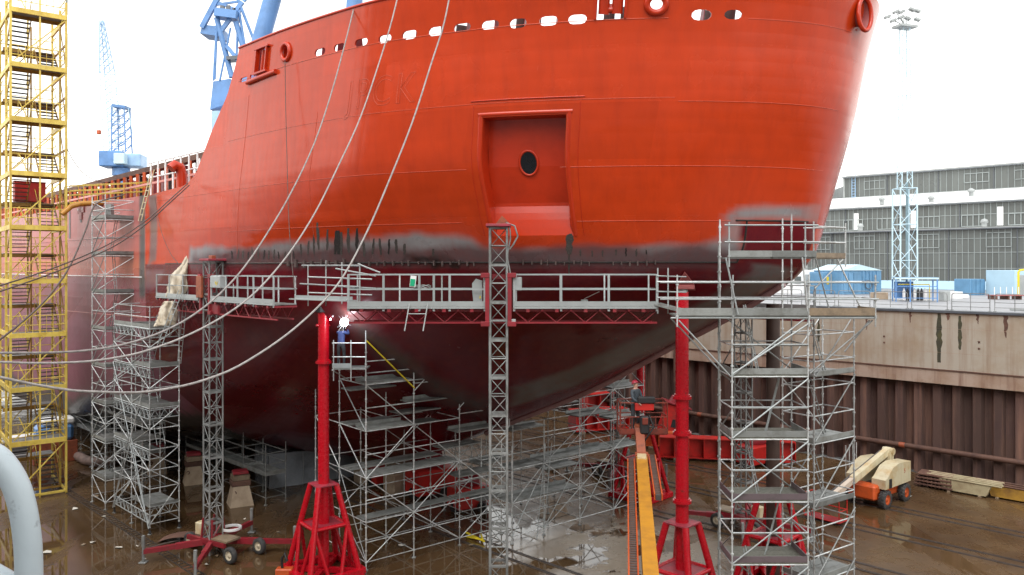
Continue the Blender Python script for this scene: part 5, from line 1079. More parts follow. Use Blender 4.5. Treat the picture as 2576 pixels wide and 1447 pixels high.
# ------------------------------------------------------------------ red support posts
def post(lab, x, y, ztop, m='red', pipe='red', flanges=(7.9,), rp=.235, yaw=rad(45), zplate=3.78, brownfrom=None):
    t = thing('support_post', lab, 'support post', (x, y, 0), 'tubular posts propping the bow'); c = Vector((x, y, 0)); R_ = Matrix.Rotation(yaw, 3, 'Z'); mm = M[m]
    b = MB(); b.tube(c + Z * .3, c + Z * ztop, rp, 24); pp = b.build('pipe', M[pipe], t)
    for fz in flanges: b = MB(); b.tube(c + Z * (fz - .05), c + Z * (fz + .05), rp + .10, 24); b.tube(c + Z * (fz + .05), c + Z * (fz + .11), rp + .05, 24); b.build('flange', M[pipe], pp)
    for s1 in (-1, 1):
        b = MB(); b.tube(c + R_ @ Vector((rp * s1, 0, ztop - .55)), c + R_ @ Vector(((rp + .1) * s1, 0, ztop - .55)), .05, 8); b.build('lifting_stud', M[pipe], pp)
    b = MB(); b.box(c + Z * zplate, (.98, .98, .06), R_, .01); b.build('top_plate', M['redtop'] if m == 'red' and pipe == 'red' else mm, t)
    corners = [(1, 1), (-1, 1), (-1, -1), (1, -1)]; top, bot = .40, 1.12; zm = 2.1; f = (zplate - zm) / (zplate - .15); mid = top + (bot - top) * f
    V = lambda k, r_, z: c + R_ @ Vector((corners[k][0] * r_, corners[k][1] * r_, z))
    for k in range(4):
        b = MB(); b.tube(V(k, top, zplate - .02), V(k, bot, .12), .125, 14); b.build('leg', mm, t)
        j = (k + 1) % 4; b = MB(); b.tube(V(k, mid, zm), V(j, mid, zm), .085, 10); b.build('cross_tube', mm, t)
        b = MB(); m2 = (V(k, bot, .15) + V(j, bot, .15)) / 2
        b.tube(V(k, mid, zm), m2 + (V(k, bot, .15) - m2) * .25, .085, 10); b.tube(V(j, mid, zm), m2 + (V(j, bot, .15) - m2) * .25, .085, 10); b.build('strut', mm, t)
        bar('base_beam', V(k, bot + .1, .14), V(j, bot + .1, .14), .3, .24, mm, t)
    bar('base_rib', V(0, bot, .14), V(2, bot, .14), .22, .2, mm, t); bar('base_rib', V(1, bot, .14), V(3, bot, .14), .22, .2, mm, t)
    b = MB(); b.box(c + Z * zm, (mid * 1.9, mid * 1.9, .03), R_); b.build('mid_plate', M['redtop'], t)
    return t
post('glossy red pipe post on a four-legged stand, right under the welding spark', -8.02, 33.9, 11.08, flanges=(8.95,), yaw=rad(38))
bbox('head_block', (-8.02, 33.9, 11.22), (.6, .6, .28), M['black'], bpy.data.objects['support_post'], Matrix.Rotation(.6, 3, 'Z'), .03)
tp2 = post('glossy red pipe post with three flanges, behind the ochre boom lift arm', 6.14, 28.75, 12.1, flanges=(4.55, 8.3, 7.0), yaw=rad(45))
b = MB(); b.tube((6.14, 28.75, 12.1), (6.14, 28.75, 12.22), .2, 20); b.build('head_cap', M['alu'], tp2)
post('dark brown pipe post on a red stand inside the right scaffold tower', 10.62, 32.4, 11.5, pipe='brownp', flanges=(), rp=.27)
post('red pipe post far behind the raked bow, beyond the basket', 7.3, 45.2, 9.6, flanges=(8.0,), rp=.25)

# ------------------------------------------------------------------ people
def person(name, label, joints, edges, radii, cols, helmet=None, hair=None, face_dir=None, head=None):
    """One continuous skinned body; cols: list of (function(center) -> bool, material)."""
    me = bpy.data.meshes.new(name); keys = list(joints); me.from_pydata([tuple(joints[k]) for k in keys], [(keys.index(a), keys.index(b_)) for a, b_ in edges], [])
    o = bpy.data.objects.new(name + '_tmp', me); COL.objects.link(o); sk = o.modifiers.new('skin', 'SKIN'); ss = o.modifiers.new('sub', 'SUBSURF'); ss.levels = 2; ss.render_levels = 2; sk.use_smooth_shade = True
    for i, k in enumerate(keys): r = radii[k]; r = r if isinstance(r, tuple) else (r, r); me.skin_vertices[0].data[i].radius = r; me.skin_vertices[0].data[i].use_root = (k == 'pelvis')
    dg = bpy.context.evaluated_depsgraph_get(); dg.update(); m2 = bpy.data.meshes.new_from_object(o.evaluated_get(dg)); bpy.data.objects.remove(o)
    m2.materials.clear(); mats = [c[1] for c in cols]
    for m_ in mats: m2.materials.append(M[m_])
    for p in m2.polygons:
        p.use_smooth = True
        for i, (fn, _) in enumerate(cols):
            if fn(p.center): p.material_index = i; break
    m2.name = name; return tag(link(name, m2), label, 'person')
def hand(parent, wrist, d, nrm, m='skin', curl=.5):
    d, nrm = Vector(d).normalized(), Vector(nrm).normalized(); s_ = d.cross(nrm); b = MB()
    b.sweep([wrist, wrist + d * .05, wrist + d * .095], .03, 8, radii=[.026, .042, .036])
    for k, L in enumerate((.065, .078, .072, .056)):
        r0 = wrist + d * .09 + s_ * (-.033 + .022 * k); p1 = r0 + d * L * .5 - nrm * .008; p2 = p1 + (d * (1 - curl) - nrm * curl) * L * .5; b.sweep([r0, p1, p2], .0095, 6)
    t0 = wrist + d * .03 - s_ * .035; b.sweep([t0, t0 - s_ * .03 + d * .025, t0 - s_ * .035 + d * .055 - nrm * .01], .012, 6); return b.build('hand', M[m], parent)
def stick(base, facing, hgt, lean=0.0, arms=((.25, .35, 1.0), (.25, .35, 1.0)), legspread=.11, headtilt=0.0, arm_pts=None):
    base = Vector(base); f = Vector(facing).normalized(); s = f.cross(Z); k = hgt / 1.76
    B = lambda x, y, z: base + (s * x + f * y + Z * z) * k
    j = dict(pelvis=B(0, 0, .96), belly=B(0, lean * .3, 1.10), chest=B(0, lean * .7, 1.30), neckb=B(0, lean, 1.46), neck=B(0, lean + .01, 1.53), head=B(0, lean + .02 - headtilt * .04, 1.63), crown=B(0, lean + .03 - headtilt * .10, 1.73))
    r = dict(pelvis=(.165, .125), belly=(.155, .115), chest=(.175, .125), neckb=(.12, .09), neck=.058, head=(.085, .10), crown=(.07, .082))
    e = [('pelvis', 'belly'), ('belly', 'chest'), ('chest', 'neckb'), ('neckb', 'neck'), ('neck', 'head'), ('head', 'crown')]
    for sd_, nm in ((-1, 'l'), (1, 'r')):
        j['hip' + nm] = B(legspread * sd_, 0, .88); j['knee' + nm] = B((legspread + .02) * sd_, .03, .48); j['ank' + nm] = B((legspread + .03) * sd_, 0, .09); j['toe' + nm] = B((legspread + .05) * sd_, .17, .05)
        r['hip' + nm] = .098; r['knee' + nm] = .066; r['ank' + nm] = .052; r['toe' + nm] = .045
        e += [('pelvis', 'hip' + nm), ('hip' + nm, 'knee' + nm), ('knee' + nm, 'ank' + nm), ('ank' + nm, 'toe' + nm)]
        ap = arm_pts[nm] if arm_pts else ((.25, .02, 1.16), (.27, .12, .93))
        j['sh' + nm] = B(.185 * sd_, lean * .95, 1.43); j['el' + nm] = B(ap[0][0] * sd_, ap[0][1], ap[0][2]); j['wr' + nm] = B(ap[1][0] * sd_, ap[1][1], ap[1][2])
        r['sh' + nm] = .072; r['el' + nm] = .052; r['wr' + nm] = .036; e += [('neckb', 'sh' + nm), ('sh' + nm, 'el' + nm), ('el' + nm, 'wr' + nm)]
    r = {a: (tuple(q * k for q in v) if isinstance(v, tuple) else v * k) for a, v in r.items()}
    return j, e, r, B
def face(parent, hc, f, up, k=1.0):
    s = f.cross(up).normalized(); b = MB(); b.sweep([hc + f * .085 + up * .03, hc + f * .112 + up * .0, hc + f * .10 - up * .022], .014, 6, radii=[.008, .016, .012]); b.build('nose', M['skin'], parent)
    for q in (-1, 1): b = MB(); b.box(hc + f * .088 + s * .033 * q + up * .025, (.018, .01, .01), frame(s), .003); b.build('eye', M['hair'], parent); b = MB(); b.sweep([hc + s * .088 * q + up * .035, hc + s * .094 * q + up * .0, hc + s * .086 * q - up * .03], .013, 6); b.build('ear', M['skin'], parent)
    b = MB(); b.box(hc + f * .090 - up * .052, (.05, .008, .010), frame(s), .003); b.build('mouth', M['hrose'], parent)
# worker in the lift basket, looking up
wb = P(1600, 1046, 28.35); wb = Vector((4.38, 28.35, 7.18)); wf = Vector((.62, -.78, 0)).normalized()
j, e, r, B = stick(wb, wf, 1.74, lean=.02, headtilt=.35, arm_pts=dict(l=((.24, .10, 1.20), (.16, .30, 1.08)), r=((.24, .10, 1.20), (.18, .30, 1.08))))
zc = wb.z
man = person('person', 'worker in a dark jacket and red helmet looking up from the lift basket', j, e, r, [(lambda c: c.z > zc + 1.49 and (Vector((c.x, c.y, 0)) - Vector((wb.x, wb.y, 0))).length < .2, 'skin'), (lambda c: c.z > zc + .93, 'jacket'), (lambda c: c.z > zc + .09, 'trouser'), (lambda c: True, 'black')])
hd = j['head'] + (j['crown'] - j['head']) * .35; upv = (j['crown'] - j['neck']).normalized(); fv = (wf + Z * .45).normalized(); upv = (upv - fv * upv.dot(fv)).normalized(); face(man, hd, fv, upv)
b = MB(); hc_ = hd + upv * .045 - fv * .01; prof = [(.122, -.01), (.118, .02), (.108, .055), (.08, .095), (.042, .115), (.002, .122)]; b.lathe(prof, hc_, upv, 20); b.lathe([(.145, -.012), (.147, -.004), (.118, .004)], hc_ + fv * .015, upv, 20); b.build('helmet', M['helm'], man)
for nm in 'lr': hand(man, j['wr' + nm], (j['wr' + nm] - j['el' + nm]), Z)
# welder, seen from behind, reaching up to the arc
ARC = P(866, 811, 32.95); ww = pc(0, 1) + Z * 8.76 + A2 * .42 - B2_ * .62; wfd = Vector((-.05, 1, 0)).normalized()
wx = P(858, 925, 33.72); ww = Vector((wx.x, 33.72, 8.80)); wfd = Vector((.35, -.15, 0)).normalized(); wfd = Vector((.3, .95, 0)).normalized()
j, e, r, B = stick(ww, wfd, 1.76, lean=.04, headtilt=.5, arm_pts=dict(l=((.26, .20, 1.36), (.10, .34, 1.62)), r=((.26, .20, 1.36), (.08, .34, 1.62))))
zw = ww.z; wel = person('person', 'welder in a blue jacket and dark trousers standing behind the bright welding arc', j, e, r, [(lambda c: c.z > zw + 1.50 and (Vector((c.x, c.y, 0)) - Vector((ww.x, ww.y, 0)) - wfd * .02).length < .14, 'hair'), (lambda c: c.z > zw + .95, 'workblue'), (lambda c: c.z > zw + .09, 'trouser'), (lambda c: True, 'black')])
for nm in 'lr': hand(wel, j['wr' + nm], (j['wr' + nm] - j['el' + nm]), wfd, 'black', .8)
hd = j['head'] + Z * .03; b = MB(); b.prism([hd + wfd * .10 + wfd.cross(Z) * x + Z * z for x, z in ((-.11, .12), (.11, .12), (.12, -.04), (.06, -.15), (-.06, -.15), (-.12, -.04))], wfd * .07); b.build('welding_mask', M['black'], wel)
b = MB(); b.lathe([(.115, 0), (.108, .05), (.08, .1), (.002, .125)], hd + Z * .03, Z, 18); b.build('cap', M['jacket'], wel)
# the arc
em = bpy.data.materials.new('arc_light'); em.use_nodes = True; nn_ = em.node_tree.nodes; nn_.remove(nn_['Principled BSDF']); ee = nn_.new('ShaderNodeEmission'); ee.inputs['Color'].default_value = (.92, .93, 1, 1); ee.inputs['Strength'].default_value = 14; em.node_tree.links.new(ee.outputs[0], nn_['Material Output'].inputs[0]); M['arc'] = em
arc = thing('welding_arc', 'blinding white welding arc with flying sparks beside the red post', 'welding arc', ARC)
b = MB(); b.lathe([(.002, -.17)] + [(.17 * math.sin(a_), -.17 * math.cos(a_)) for a_ in np.linspace(.2, 2.94, 10)] + [(.002, .17)], ARC, Z, 20); b.build('arc_core', em, arc)
rs = random.Random(4); b = MB()
for i in range(40):
    d = Vector((rs.gauss(0, 1), rs.gauss(0, .7), rs.gauss(0, 1))).normalized(); L = rs.uniform(.2, .36) if i % 5 else rs.uniform(.35, .5); b.tube(ARC + d * .12, ARC + d * L, .0035, 4, .0005)
em2 = em.copy(); em2.name = 'spark_light'; em2.node_tree.nodes['Emission'].inputs['Strength'].default_value = 2.5; b.build('sparks', em2, arc)
b = MB(); b.lathe([(.002, -.04), (.04, 0), (.002, .06)], P(831, 804, 33.6), Z, 10); b.build('hot_spot', em, arc)
pl = bpy.data.lights.new('arc_lamp', 'POINT'); pl.energy = 32; pl.color = (.80, .88, 1); pl.shadow_soft_size = .15; plo = bpy.data.objects.new('arc_lamp', pl); COL.objects.link(plo); plo.location = ARC + Vector((0.25, -.35, -.15)); plo.parent = arc; plo.matrix_parent_inverse = Matrix.Translation(arc.location).inverted()
for x, v, Y_d in ((962, 1262, 33), (950, 1206, 33), (991, 1160, 34), (1044, 1085, 35)): pass

# ------------------------------------------------------------------ boom lifts
t = thing('boom_lift', 'ochre telescopic boom lift reaching up from below, with a rusty orange basket', 'boom lift', (2.6, 14, 0), 'boom lifts')
B0, B1 = P(1614, 1158, 27.3), P(1638, 1470, 18.2); bd = (B1 - B0).normalized(); bs = bd.cross(Z).normalized(); bs = bs if bs.x > 0 else -bs; bu = bs.cross(bd); bu = bu if bu.z > 0 else -bu
Bend = B1 + bd * 4.2
bar('boom_outer', B0, Bend, .36, .42, M['boom'], t); bar('boom_collar', B0 - bd * .12, B0 + bd * .22, .44, .5, M['orust'], t)
bar('boom_collar', B0 + bd * .12 + bu * .24, B0 + bd * .55 + bu * .24, .30, .06, M['cream'], t)
Bi = P(1608, 1082, 28.25); bar('boom_inner', Bi, B0, .30, .32, M['orust'], t)
for s_g, off, ext in ((-1, .36, 0.2), (1, .36, -.35)):
    b = MB(); a, c = B0 + bs * s_g * off + bd * ext, (Bend if s_g < 0 else B0 + bd * 3.6) + bs * s_g * (off + .05)
    b.bar(a, c, .16, .16); b.build('hose_chain', M['hose'], t)
    n = int((c - a).length / .07); lk = MB()
    for i in range(0, n, 2): q = a + (c - a) * (i / n); lk.bar(q - bs * .085 + bu * .085, q + bs * .085 + bu * .085, .05, .02)
    lk.build('chain_links', M['rust'], t)
    for o2, zz in ((-.11, .02), (.11, .02)):
        bar('side_rail', a + bs * o2 + bu * zz, c + bs * o2 + bu * zz, .035, .19, M['orange'] if o2 * s_g < 0 or s_g > 0 else M['cream'] if False else M['orange'], t)
bar('fly_jib_head', Bi + bu * .0 - bd * .35, Bi + bd * .12, .34, .40, M['orust'], t)
# basket
bc = Vector((4.66, 28.55, 7.1)); bxx, byy = .83, .42
bar('basket_floor', bc - X_ * bxx, bc + X_ * bxx, byy * 2, .06, M['baskm'], t); 
for sx in (-1, 1):
    for sy in (-1, 1): rod('basket_post', bc + Vector((bxx * sx, byy * sy, 0)), bc + Vector((bxx * sx, byy * sy, 1.1)), .024, M['baskm'], t)
for h in (.15, .6, 1.1):
    for s_g in (-1, 1): rod('basket_rail', bc + Vector((-bxx, byy * s_g, h)), bc + Vector((bxx, byy * s_g, h)), .022, M['baskm'], t); rod('basket_rail', bc + Vector((bxx * s_g, -byy, h)), bc + Vector((bxx * s_g, byy, h)), .022, M['baskm'], t)
for i in range(6): x = -bxx + (i + .5) * bxx / 3; rod('basket_bar', bc + Vector((x, -byy, 0)), bc + Vector((x, -byy, .6)), .014, M['baskm'], t)
bar('kick_plate', bc + Vector((-bxx, -byy - .02, .1)), bc + Vector((bxx, -byy - .02, .1)), .02, .18, M['baskm'], t)
bbox('control_console', bc + Vector((.0, -byy - .06, .98)), (.66, .18, .26), M['sred'], t, None, .02); bbox('console_pad', bc + Vector((.06, -byy - .1, 1.22)), (.62, .22, .24), M['black'], t, None, .04)
bbox('rotator', bc + Vector((.0, -byy - .12, .35)), (.32, .28, .62), M['black'], t, None, .05); bbox('valve_block', bc + Vector((.0, -byy - .24, .5)), (.2, .12, .24), M['baskm'], t, None, .02)
b = MB(); b.sweep([bc + Vector(q) for q in ((.15, -.6, .7), (.3, -.7, .3), (.1, -.7, 0), (0, -.6, -.2))], .03, 6); b.build('hydraulic_hose', M['black'], t)
rod('upright_arm', Bend + bd * -.2, Vector((2.7, 13.8, 2.0)), .2, M['boom'], t); bbox('turret', Vector((2.7, 13.4, 1.7)), (2.2, 2.6, 1.0), M['boom'], t, None, .15); bbox('chassis', Vector((2.7, 13.4, .8)), (1.9, 3.2, .6), M['orange'], t, None, .1)
for sx in (-1, 1):
    for sy in (-1, 1): wheel(t, Vector((2.7 + sx * 1.1, 13.4 + sy * 1.2, .48)), X_, .48, .34, 'orange', 16)

t = thing('boom_lift', 'cream and orange telescopic boom lift parked near the sheet pile wall', 'boom lift', (20, 43.5, 0), 'boom lifts')
la = Vector((.77, .638, 0)); lb = Vector((-.638, .77, 0)); w0 = Vector((20.1, 42.9, 0))
for i in (0, 1):
    for k in (0, 1): wheel(t, w0 + la * 2.25 * i + lb * 1.95 * k + Z * .48, lb * (-1 if k == 0 else 1), .48, .36, 'orange', 18)
cc = w0 + la * 1.12 + lb * .97
bbox('chassis', cc + Z * .68, (3.3, 1.5, .5), M['orange'], t, frame(la), .08); bbox('axle', w0 + lb * .97 + Z * .48, (.22, 1.9, .2), M['orust'], t, frame(la), .02); bbox('axle', w0 + la * 2.25 + lb * .97 + Z * .48, (.22, 1.9, .2), M['orust'], t, frame(la), .02)
bbox('front_hood', cc - la * 1.5 + Z * .85, (.75, 1.5, .8), M['orange'], t, frame(la), .1)
tc = cc + la * .1
def cover(off, nm='turret_cover'):
    b = MB(); pf_ = [(-1.45, 1.05), (1.55, 1.05), (1.55, 2.15), (.2, 2.25), (-.55, 2.1), (-1.2, 1.65), (-1.45, 1.55)]
    b.prism([tc + la * x + lb * (off - .38) + Z * z for x, z in pf_], lb * .76); return b.build(nm, M['cream'], t)
cv = cover(-.72); cover(.72)
bbox('turntable', tc + Z * 1.0, (1.6, 1.2, .2), M['black'], t, frame(la), .03); bbox('counterweight', tc + la * 1.35 + Z * 1.55, (.5, 2.2, 1.0), M['cream'], t, frame(la), .06)
bbox('fuel_panel', tc - la * .9 - lb * 1.12 + Z * 1.3, (.3, .02, .5), M['black'], cv, frame(la), .005)
cu = bpy.data.curves.new('number', 'FONT'); cu.body = '5'; cu.size = .34; cu.extrude = .004; to = bpy.data.objects.new('n', cu); COL.objects.link(to); dg = bpy.context.evaluated_depsgraph_get(); tm = bpy.data.meshes.new_from_object(to.evaluated_get(dg)); bpy.data.objects.remove(to); tm.materials.clear(); tm.materials.append(M['sred'])
link('number', tm, cv, Matrix.Translation(tc + la * .72 - lb * 1.105 + Z * 1.62) @ Matrix((la, Z, la.cross(Z))).transposed().to_4x4())
hp0 = tc + la * 1.25 + Z * 2.62; be_ = Vector((16.35, 41.1, 1.0)); dd = (be_ - hp0).normalized()
bar('boom_outer', hp0, hp0 + dd * 4.2, .30, .36, M['cream'], t); bar('boom_inner', hp0 + dd * 4.2, be_, .24, .28, M['creamw'], t); sdv = dd.cross(Z).normalized()
bar('boom_hoses', hp0 + sdv * .26 + dd * .4, be_ + sdv * .22, .10, .22, M['hose'], t); bar('side_rail', hp0 + sdv * .33 - Z * .2 + dd * .3, be_ + sdv * .28 - Z * .18, .05, .06, M['cream'], t)
b = MB(); b.tube(hp0 - sdv * .3 - Z * .05, hp0 + sdv * .3 - Z * .05, .2, 14); b.build('boom_pivot', M['cream'], t); bar('boom_tower', hp0 - Z * .1 - la * .1, tc + la * 1.0 + Z * 1.5, .5, .5, M['cream'], t)
bk = be_ - la * .35; 
for sx in (-1, 1):
    for sy in (-1, 1): rod('basket_post', bk + la * .4 * sx + lb * .95 * sy - Z * .85, bk + la * .4 * sx + lb * .95 * sy + Z * .3, .026, M['sred'], t)
for h in (-.85, -.3, .3):
    for s_g in (-1, 1): rod('basket_rail', bk + la * .4 * s_g - lb * .95 + Z * h, bk + la * .4 * s_g + lb * .95 + Z * h, .024, M['sred'], t); rod('basket_rail', bk - la * .4 + lb * .95 * s_g + Z * h, bk + la * .4 + lb * .95 * s_g + Z * h, .024, M['sred'], t)
bar('basket_floor', bk - lb * .95 - Z * .87, bk + lb * .95 - Z * .87, .8, .05, M['mred'], t); bbox('control_console', bk + la * .4 + Z * .25, (.2, .6, .22), M['sred'], t, frame(la), .02)
for i in range(4): rod('spare_tube', tc + la * (-1.2 + .4 * i) + lb * 1.25 + Z * 1.2, tc + la * (-1.2 + .4 * i) + lb * 1.25 + Z * 3.0, .025, M['galv'], t)

# ------------------------------------------------------------------ works hall behind the far quay
hall = thing('works_hall', 'large grey glazed works hall with three stepped tiers and white roofs, behind the quay', 'building', QK(35, 0, 10.3, 145))
def HK(k, off, z, S): return QK(k, off, z, S)
pmesh = {}
def tier(S, k0, k1, z0, rows, dk, kmin, kmax, cols=True):
    zt = rows[-1][1]; bar('tier_wall', HK(k0, -.25, (z0 + zt) / 2, S), HK(k1, -.25, (z0 + zt) / 2, S), .3, zt - z0, M['lgrey'], hall)
    n = int((k1 - k0) / dk)
    for i in range(n):
        a = k0 + i * dk
        if a < kmin or a > kmax: continue
        for (za, zb) in rows:
            key = (round(zb - za, 3), dk)
            if key not in pmesh: b = MB(); b.box((0, 0, 0), (dk * .93, .05, zb - za - .05), None, 0); pmesh[key] = b.mesh('pane', M['pane'])
            R_ = frame(U); link('pane', pmesh[key], hall, Matrix.Translation(HK(a + dk / 2, -.06 + RND.uniform(-.008, .008), (za + zb) / 2, S)) @ R_.to_4x4() @ Matrix.Rotation(RND.uniform(-.012, .012), 4, 'Z'))
        bar('mullion', HK(a, 0, rows[0][0], S), HK(a, 0, zt, S), .055, .055, M['mull'], hall, U)
    for (za, zb) in rows: bar('transom', HK(k0, .015, za, S), HK(k1, .015, za, S), .05, .06, M['mull'], hall)
    bar('eave', HK(k0, .2, zt + .10, S), HK(k1, .2, zt + .10, S), .5, .22, M['lgrey'], hall); bar('gutter', HK(k0, .4, zt + .05, S), HK(k1, .4, zt + .05, S), .12, .12, M['kerb'], hall)
S1, S2h, S3 = 145.0, 151.0, 172.0
tier(S1, 8, 54, 11.33, [(11.33, 12.86), (12.86, 14.67), (14.67, 16.3), (16.3, 17.35)], .62, 21.0, 47.0)
tier(S2h, 8, 54, 17.6, [(17.75, 19.3), (19.3, 20.65)], .62, 21.0, 47.0)
tier(S3, 20, 50.2, 23.4, [(23.55, 26.5)], .75, 20.0, 50.2)
bar('plinth', HK(8, 0.02, 10.85, S1), HK(54, 0.02, 10.85, S1), .25, 1.0, M['bluep'], hall)
def roof(Sa, za, Sb, zb, k0, k1):
    b = MB(); b.add([HK(k0, .3, za, Sa), HK(k1, .3, za, Sa), HK(k1, 0, zb, Sb), HK(k0, 0, zb, Sb)], [(0, 1, 2, 3)]); b.build('roof', M['white'], hall)
roof(S1, 17.60, S2h, 17.75, 8, 54); roof(S2h, 20.9, S3, 23.5, 8, 54); roof(S3, 26.8, 196, 28.0, 20, 50.2)
b = MB(); b.add([HK(50.2, 0, 23.4, S3), HK(50.2, 0, 26.8, S3), HK(50.2, 0, 28, 196), HK(50.2, 0, 23.4, 196)], [(0, 1, 2, 3)]); b.build('end_wall', M['lgrey'], hall)
b = MB(); b.add([HK(54, 0, 10.3, S1), HK(54, 0, 17.5, S1), HK(54, 0, 20.8, S2h), HK(54, 0, 28, 196), HK(54, 0, 10.3, 196)], [(0, 1, 2, 3, 4)]); b.build('end_wall', M['lgrey'], hall)
def wframe(S, k, z0, z1, n=4, w=.62):
    b = MB(); 
    for i in range(n + 1): b.bar(HK(k + i * w, .06, z0, S), HK(k + i * w, .06, z1, S), 0.075, .09, U)
    for z in (z0, z1): b.bar(HK(k - .04, .06, z, S), HK(k + n * w + .04, .06, z, S), .075, .09)
    b.build('window_frame', M['mull'], hall)
for k in (23.6, 31.0, 38.5, 44.0): wframe(S1, 8 + .62 * round((k - 8) / .62), 15.3, 16.9)
for k in (22.3, 27.4, 32.3, 37.2, 41.6): wframe(S2h, 8 + .62 * round((k - 8) / .62), 17.9, 19.25)
for k in (24.2, 30.4, 43.9): wframe(S3, 20 + .75 * round((k - 20) / .75), 24.6, 25.8, 4, .75)
for k in (25.6, 35.2, 42.3): bbox('louvre_panel', HK(k, .05, 19.0, S2h), (.62, .08, 2.2), M['white'], hall, frame(U), .01)
for k in (22.9, 29.9, 36.8, 43.7):
    for S, z0, z1 in ((S1, 11.3, 17.4), (S2h, 17.7, 20.7), (S3, 23.5, 26.6)): rod('downpipe', HK(k, .1, z0, S), HK(k, .1, z1, S), .055, M['kerb'], hall)
for k, S, z in ((26.5, S1, 17.6), (40.6, S1, 17.6), (33.5, S2h, 21.0), (29, S2h, 21.6), (39.5, S2h, 21.2)):
    b = MB(); b.lathe([(.28, 0), (.28, .5), (.42, .55), (.34, .85), (.12, .98), (.001, 1.0)], HK(k, -1.2, z, S), Z, 14); b.build('roof_vent', M['lgrey'], hall)
b = MB(); 
for s_ in (0, .5): b.tube(HK(48.3 + s_, .15, 23.4, S3), HK(48.3 + s_, .15, 27.0, S3), .05, 6)
for i in range(8): b.tube(HK(48.3, .15, 23.6 + i * .42, S3), HK(48.8, .15, 23.6 + i * .42, S3), .035, 6)
b.build('roof_ladder', M['bluel'], hall)

# quay items
QZ = 10.3
def barrier(k, i):
    t = thing('crowd_barrier', 'grey tubular barrier along the edge of the far quay', 'barrier', QK(k, -.75, QZ), 'tubular barriers along the far quay edge'); a, c = QK(k, -.75, QZ), QK(k + 2.1, -.75, QZ); b = MB(); r = .16
    pts = [a + Z * .05, a + Z * (1.08 - r)] + [a + U * (r - r * math.cos(q)) + Z * (1.08 - r + r * math.sin(q)) for q in np.linspace(.3, math.pi / 2, 5)] + [c - U * (r - r * math.sin(q)) + Z * (1.08 - r + r * math.cos(q)) for q in np.linspace(0, math.pi / 2 - .3, 5)] + [c + Z * (1.08 - r), c + Z * .05]
    b.sweep(pts, .024, 6); b.build('frame', M['galvd'], t); rod('mid_rail', a + Z * .55, c + Z * .55, .02, M['galvd'], t); rod('low_rail', a + Z * .25, c + Z * .25, .016, M['galvd'], t); rod('upright', (a + c) / 2 + Z * .05, (a + c) / 2 + Z * 1.06, .02, M['galvd'], t)
    for e in (a, c): bar('foot', e - N_ * .25 + Z * .03, e + N_ * .25 + Z * .03, .06, .04, M['galvd'], t)
    return t
b0 = barrier(8.9, 0)
lab = ['nearest to the right edge', 'second from the right edge', 'in front of the blue rack', 'left of the blue rack', 'beside the scaffold tower', 'partly behind the scaffold tower', 'behind the brown pipe post', 'farthest along the quay']
b0['label'] = 'grey tubular barrier on the far quay edge, ' + lab[0]
for i in range(1, 8): c = copy_tree(b0, U * (2.36 * i)); c['label'] = 'grey tubular barrier on the far quay edge, ' + lab[i]
rs_ = tag(bbox('drain_pipe', QK(9.5, -2.6, QZ + .1), (7, .14, .14), M['lgrey'], None, frame(U), .03), 'pale pipe lying along the quay behind the barriers', 'pipe')
def container(lab, x0, x1, v0, Y0, depth, h, m, gable=False, name='container', cat='container'):
    """front edge between x0..x1 at distance Y0, standing on the quay."""
    p0 = P(x0, 672, Y0); p1 = P(x1, 672, Y0); base = Vector((p0.x, Y0, QZ)); w = p1.x - p0.x; fx = Vector((.94, .34, 0)).normalized(); fy = Vector((-.34, .94, 0)).normalized()
    t = thing(name, lab, cat, base); c = base + fx * w / 2 + fy * depth / 2 + Z * h / 2; b = MB(); b.box(c, (w, depth, h), frame(fx), .03); b.build('body', M[m], t)
    return t, base, fx, fy, w
t, base, fx, fy, w = container('blue site container with a pale peaked roof and panelled doors, on the far quay', 2118, 2245, 0, 78, 4.2, 2.35, 'bluec')
rb = MB(); e = [base + Z * 2.36 - fx * .08 - fy * .08, base + fx * (w + .08) + Z * 2.36 - fy * .08, base + fx * (w + .08) + fy * 4.3 + Z * 2.36, base - fx * .08 + fy * 4.3 + Z * 2.36]; rg = [base + fx * w * .42 + Z * 2.95 - fy * .08, base + fx * w * .42 + Z * 2.95 + fy * 4.3]
rb.add(e + rg, [(0, 1, 4), (2, 3, 5), (0, 4, 5, 3), (1, 2, 5, 4)]); rb.build('roof', M['bluer'], t)
for i in range(3):
    for j in range(2): bbox('door_panel', base + fx * (.45 + .62 * i) + Z * (.65 + 1.05 * j) - fy * .03, (.52, .06, .88), M['bluec'], t, frame(fx), .02)
for i in range(5): bar('corrugation', base + fx * (2.5 + .45 * i) - fy * .03 + Z * .1, base + fx * (2.5 + .45 * i) - fy * .03 + Z * 2.3, .14, .06, M['bluec'], t, fx)
b = MB(); b.sweep([base + fx * (3.2 + .42 * math.cos(a_)) - fy * .12 + Z * (.95 + .42 * math.sin(a_)) for a_ in np.linspace(0, 6.28 * 3, 50)], .04, 6); b.build('hose_coil', M['kerb'], t)
t, base, fx, fy, w = container('blue container with a grey door and yellow notice, left of the peaked blue one', 2070, 2116, 0, 79, 3.6, 2.2, 'bluec'); bbox('door', base + fx * w * .72 - fy * .03 + Z * 1.05, (.75, .05, 1.95), M['lgrey'], t, frame(fx), .02); bbox('notice', base + fx * w * .32 - fy * .03 + Z * 1.35, (.28, .03, .75), M['ysign'], t, frame(fx), .01)
t, base, fx, fy, w = container('white site cabin on the far quay, partly hidden by the bow', 1990, 2062, 0, 80, 3.2, 2.4, 'white'); bbox('door', base + fx * w * .7 - fy * .03 + Z * 1.0, (.85, .05, 1.9), M['lgrey'], t, frame(fx), .02); bbox('window', base + fx * w * .28 - fy * .03 + Z * 1.4, (.8, .05, .7), M['pane'], t, frame(fx), .01)
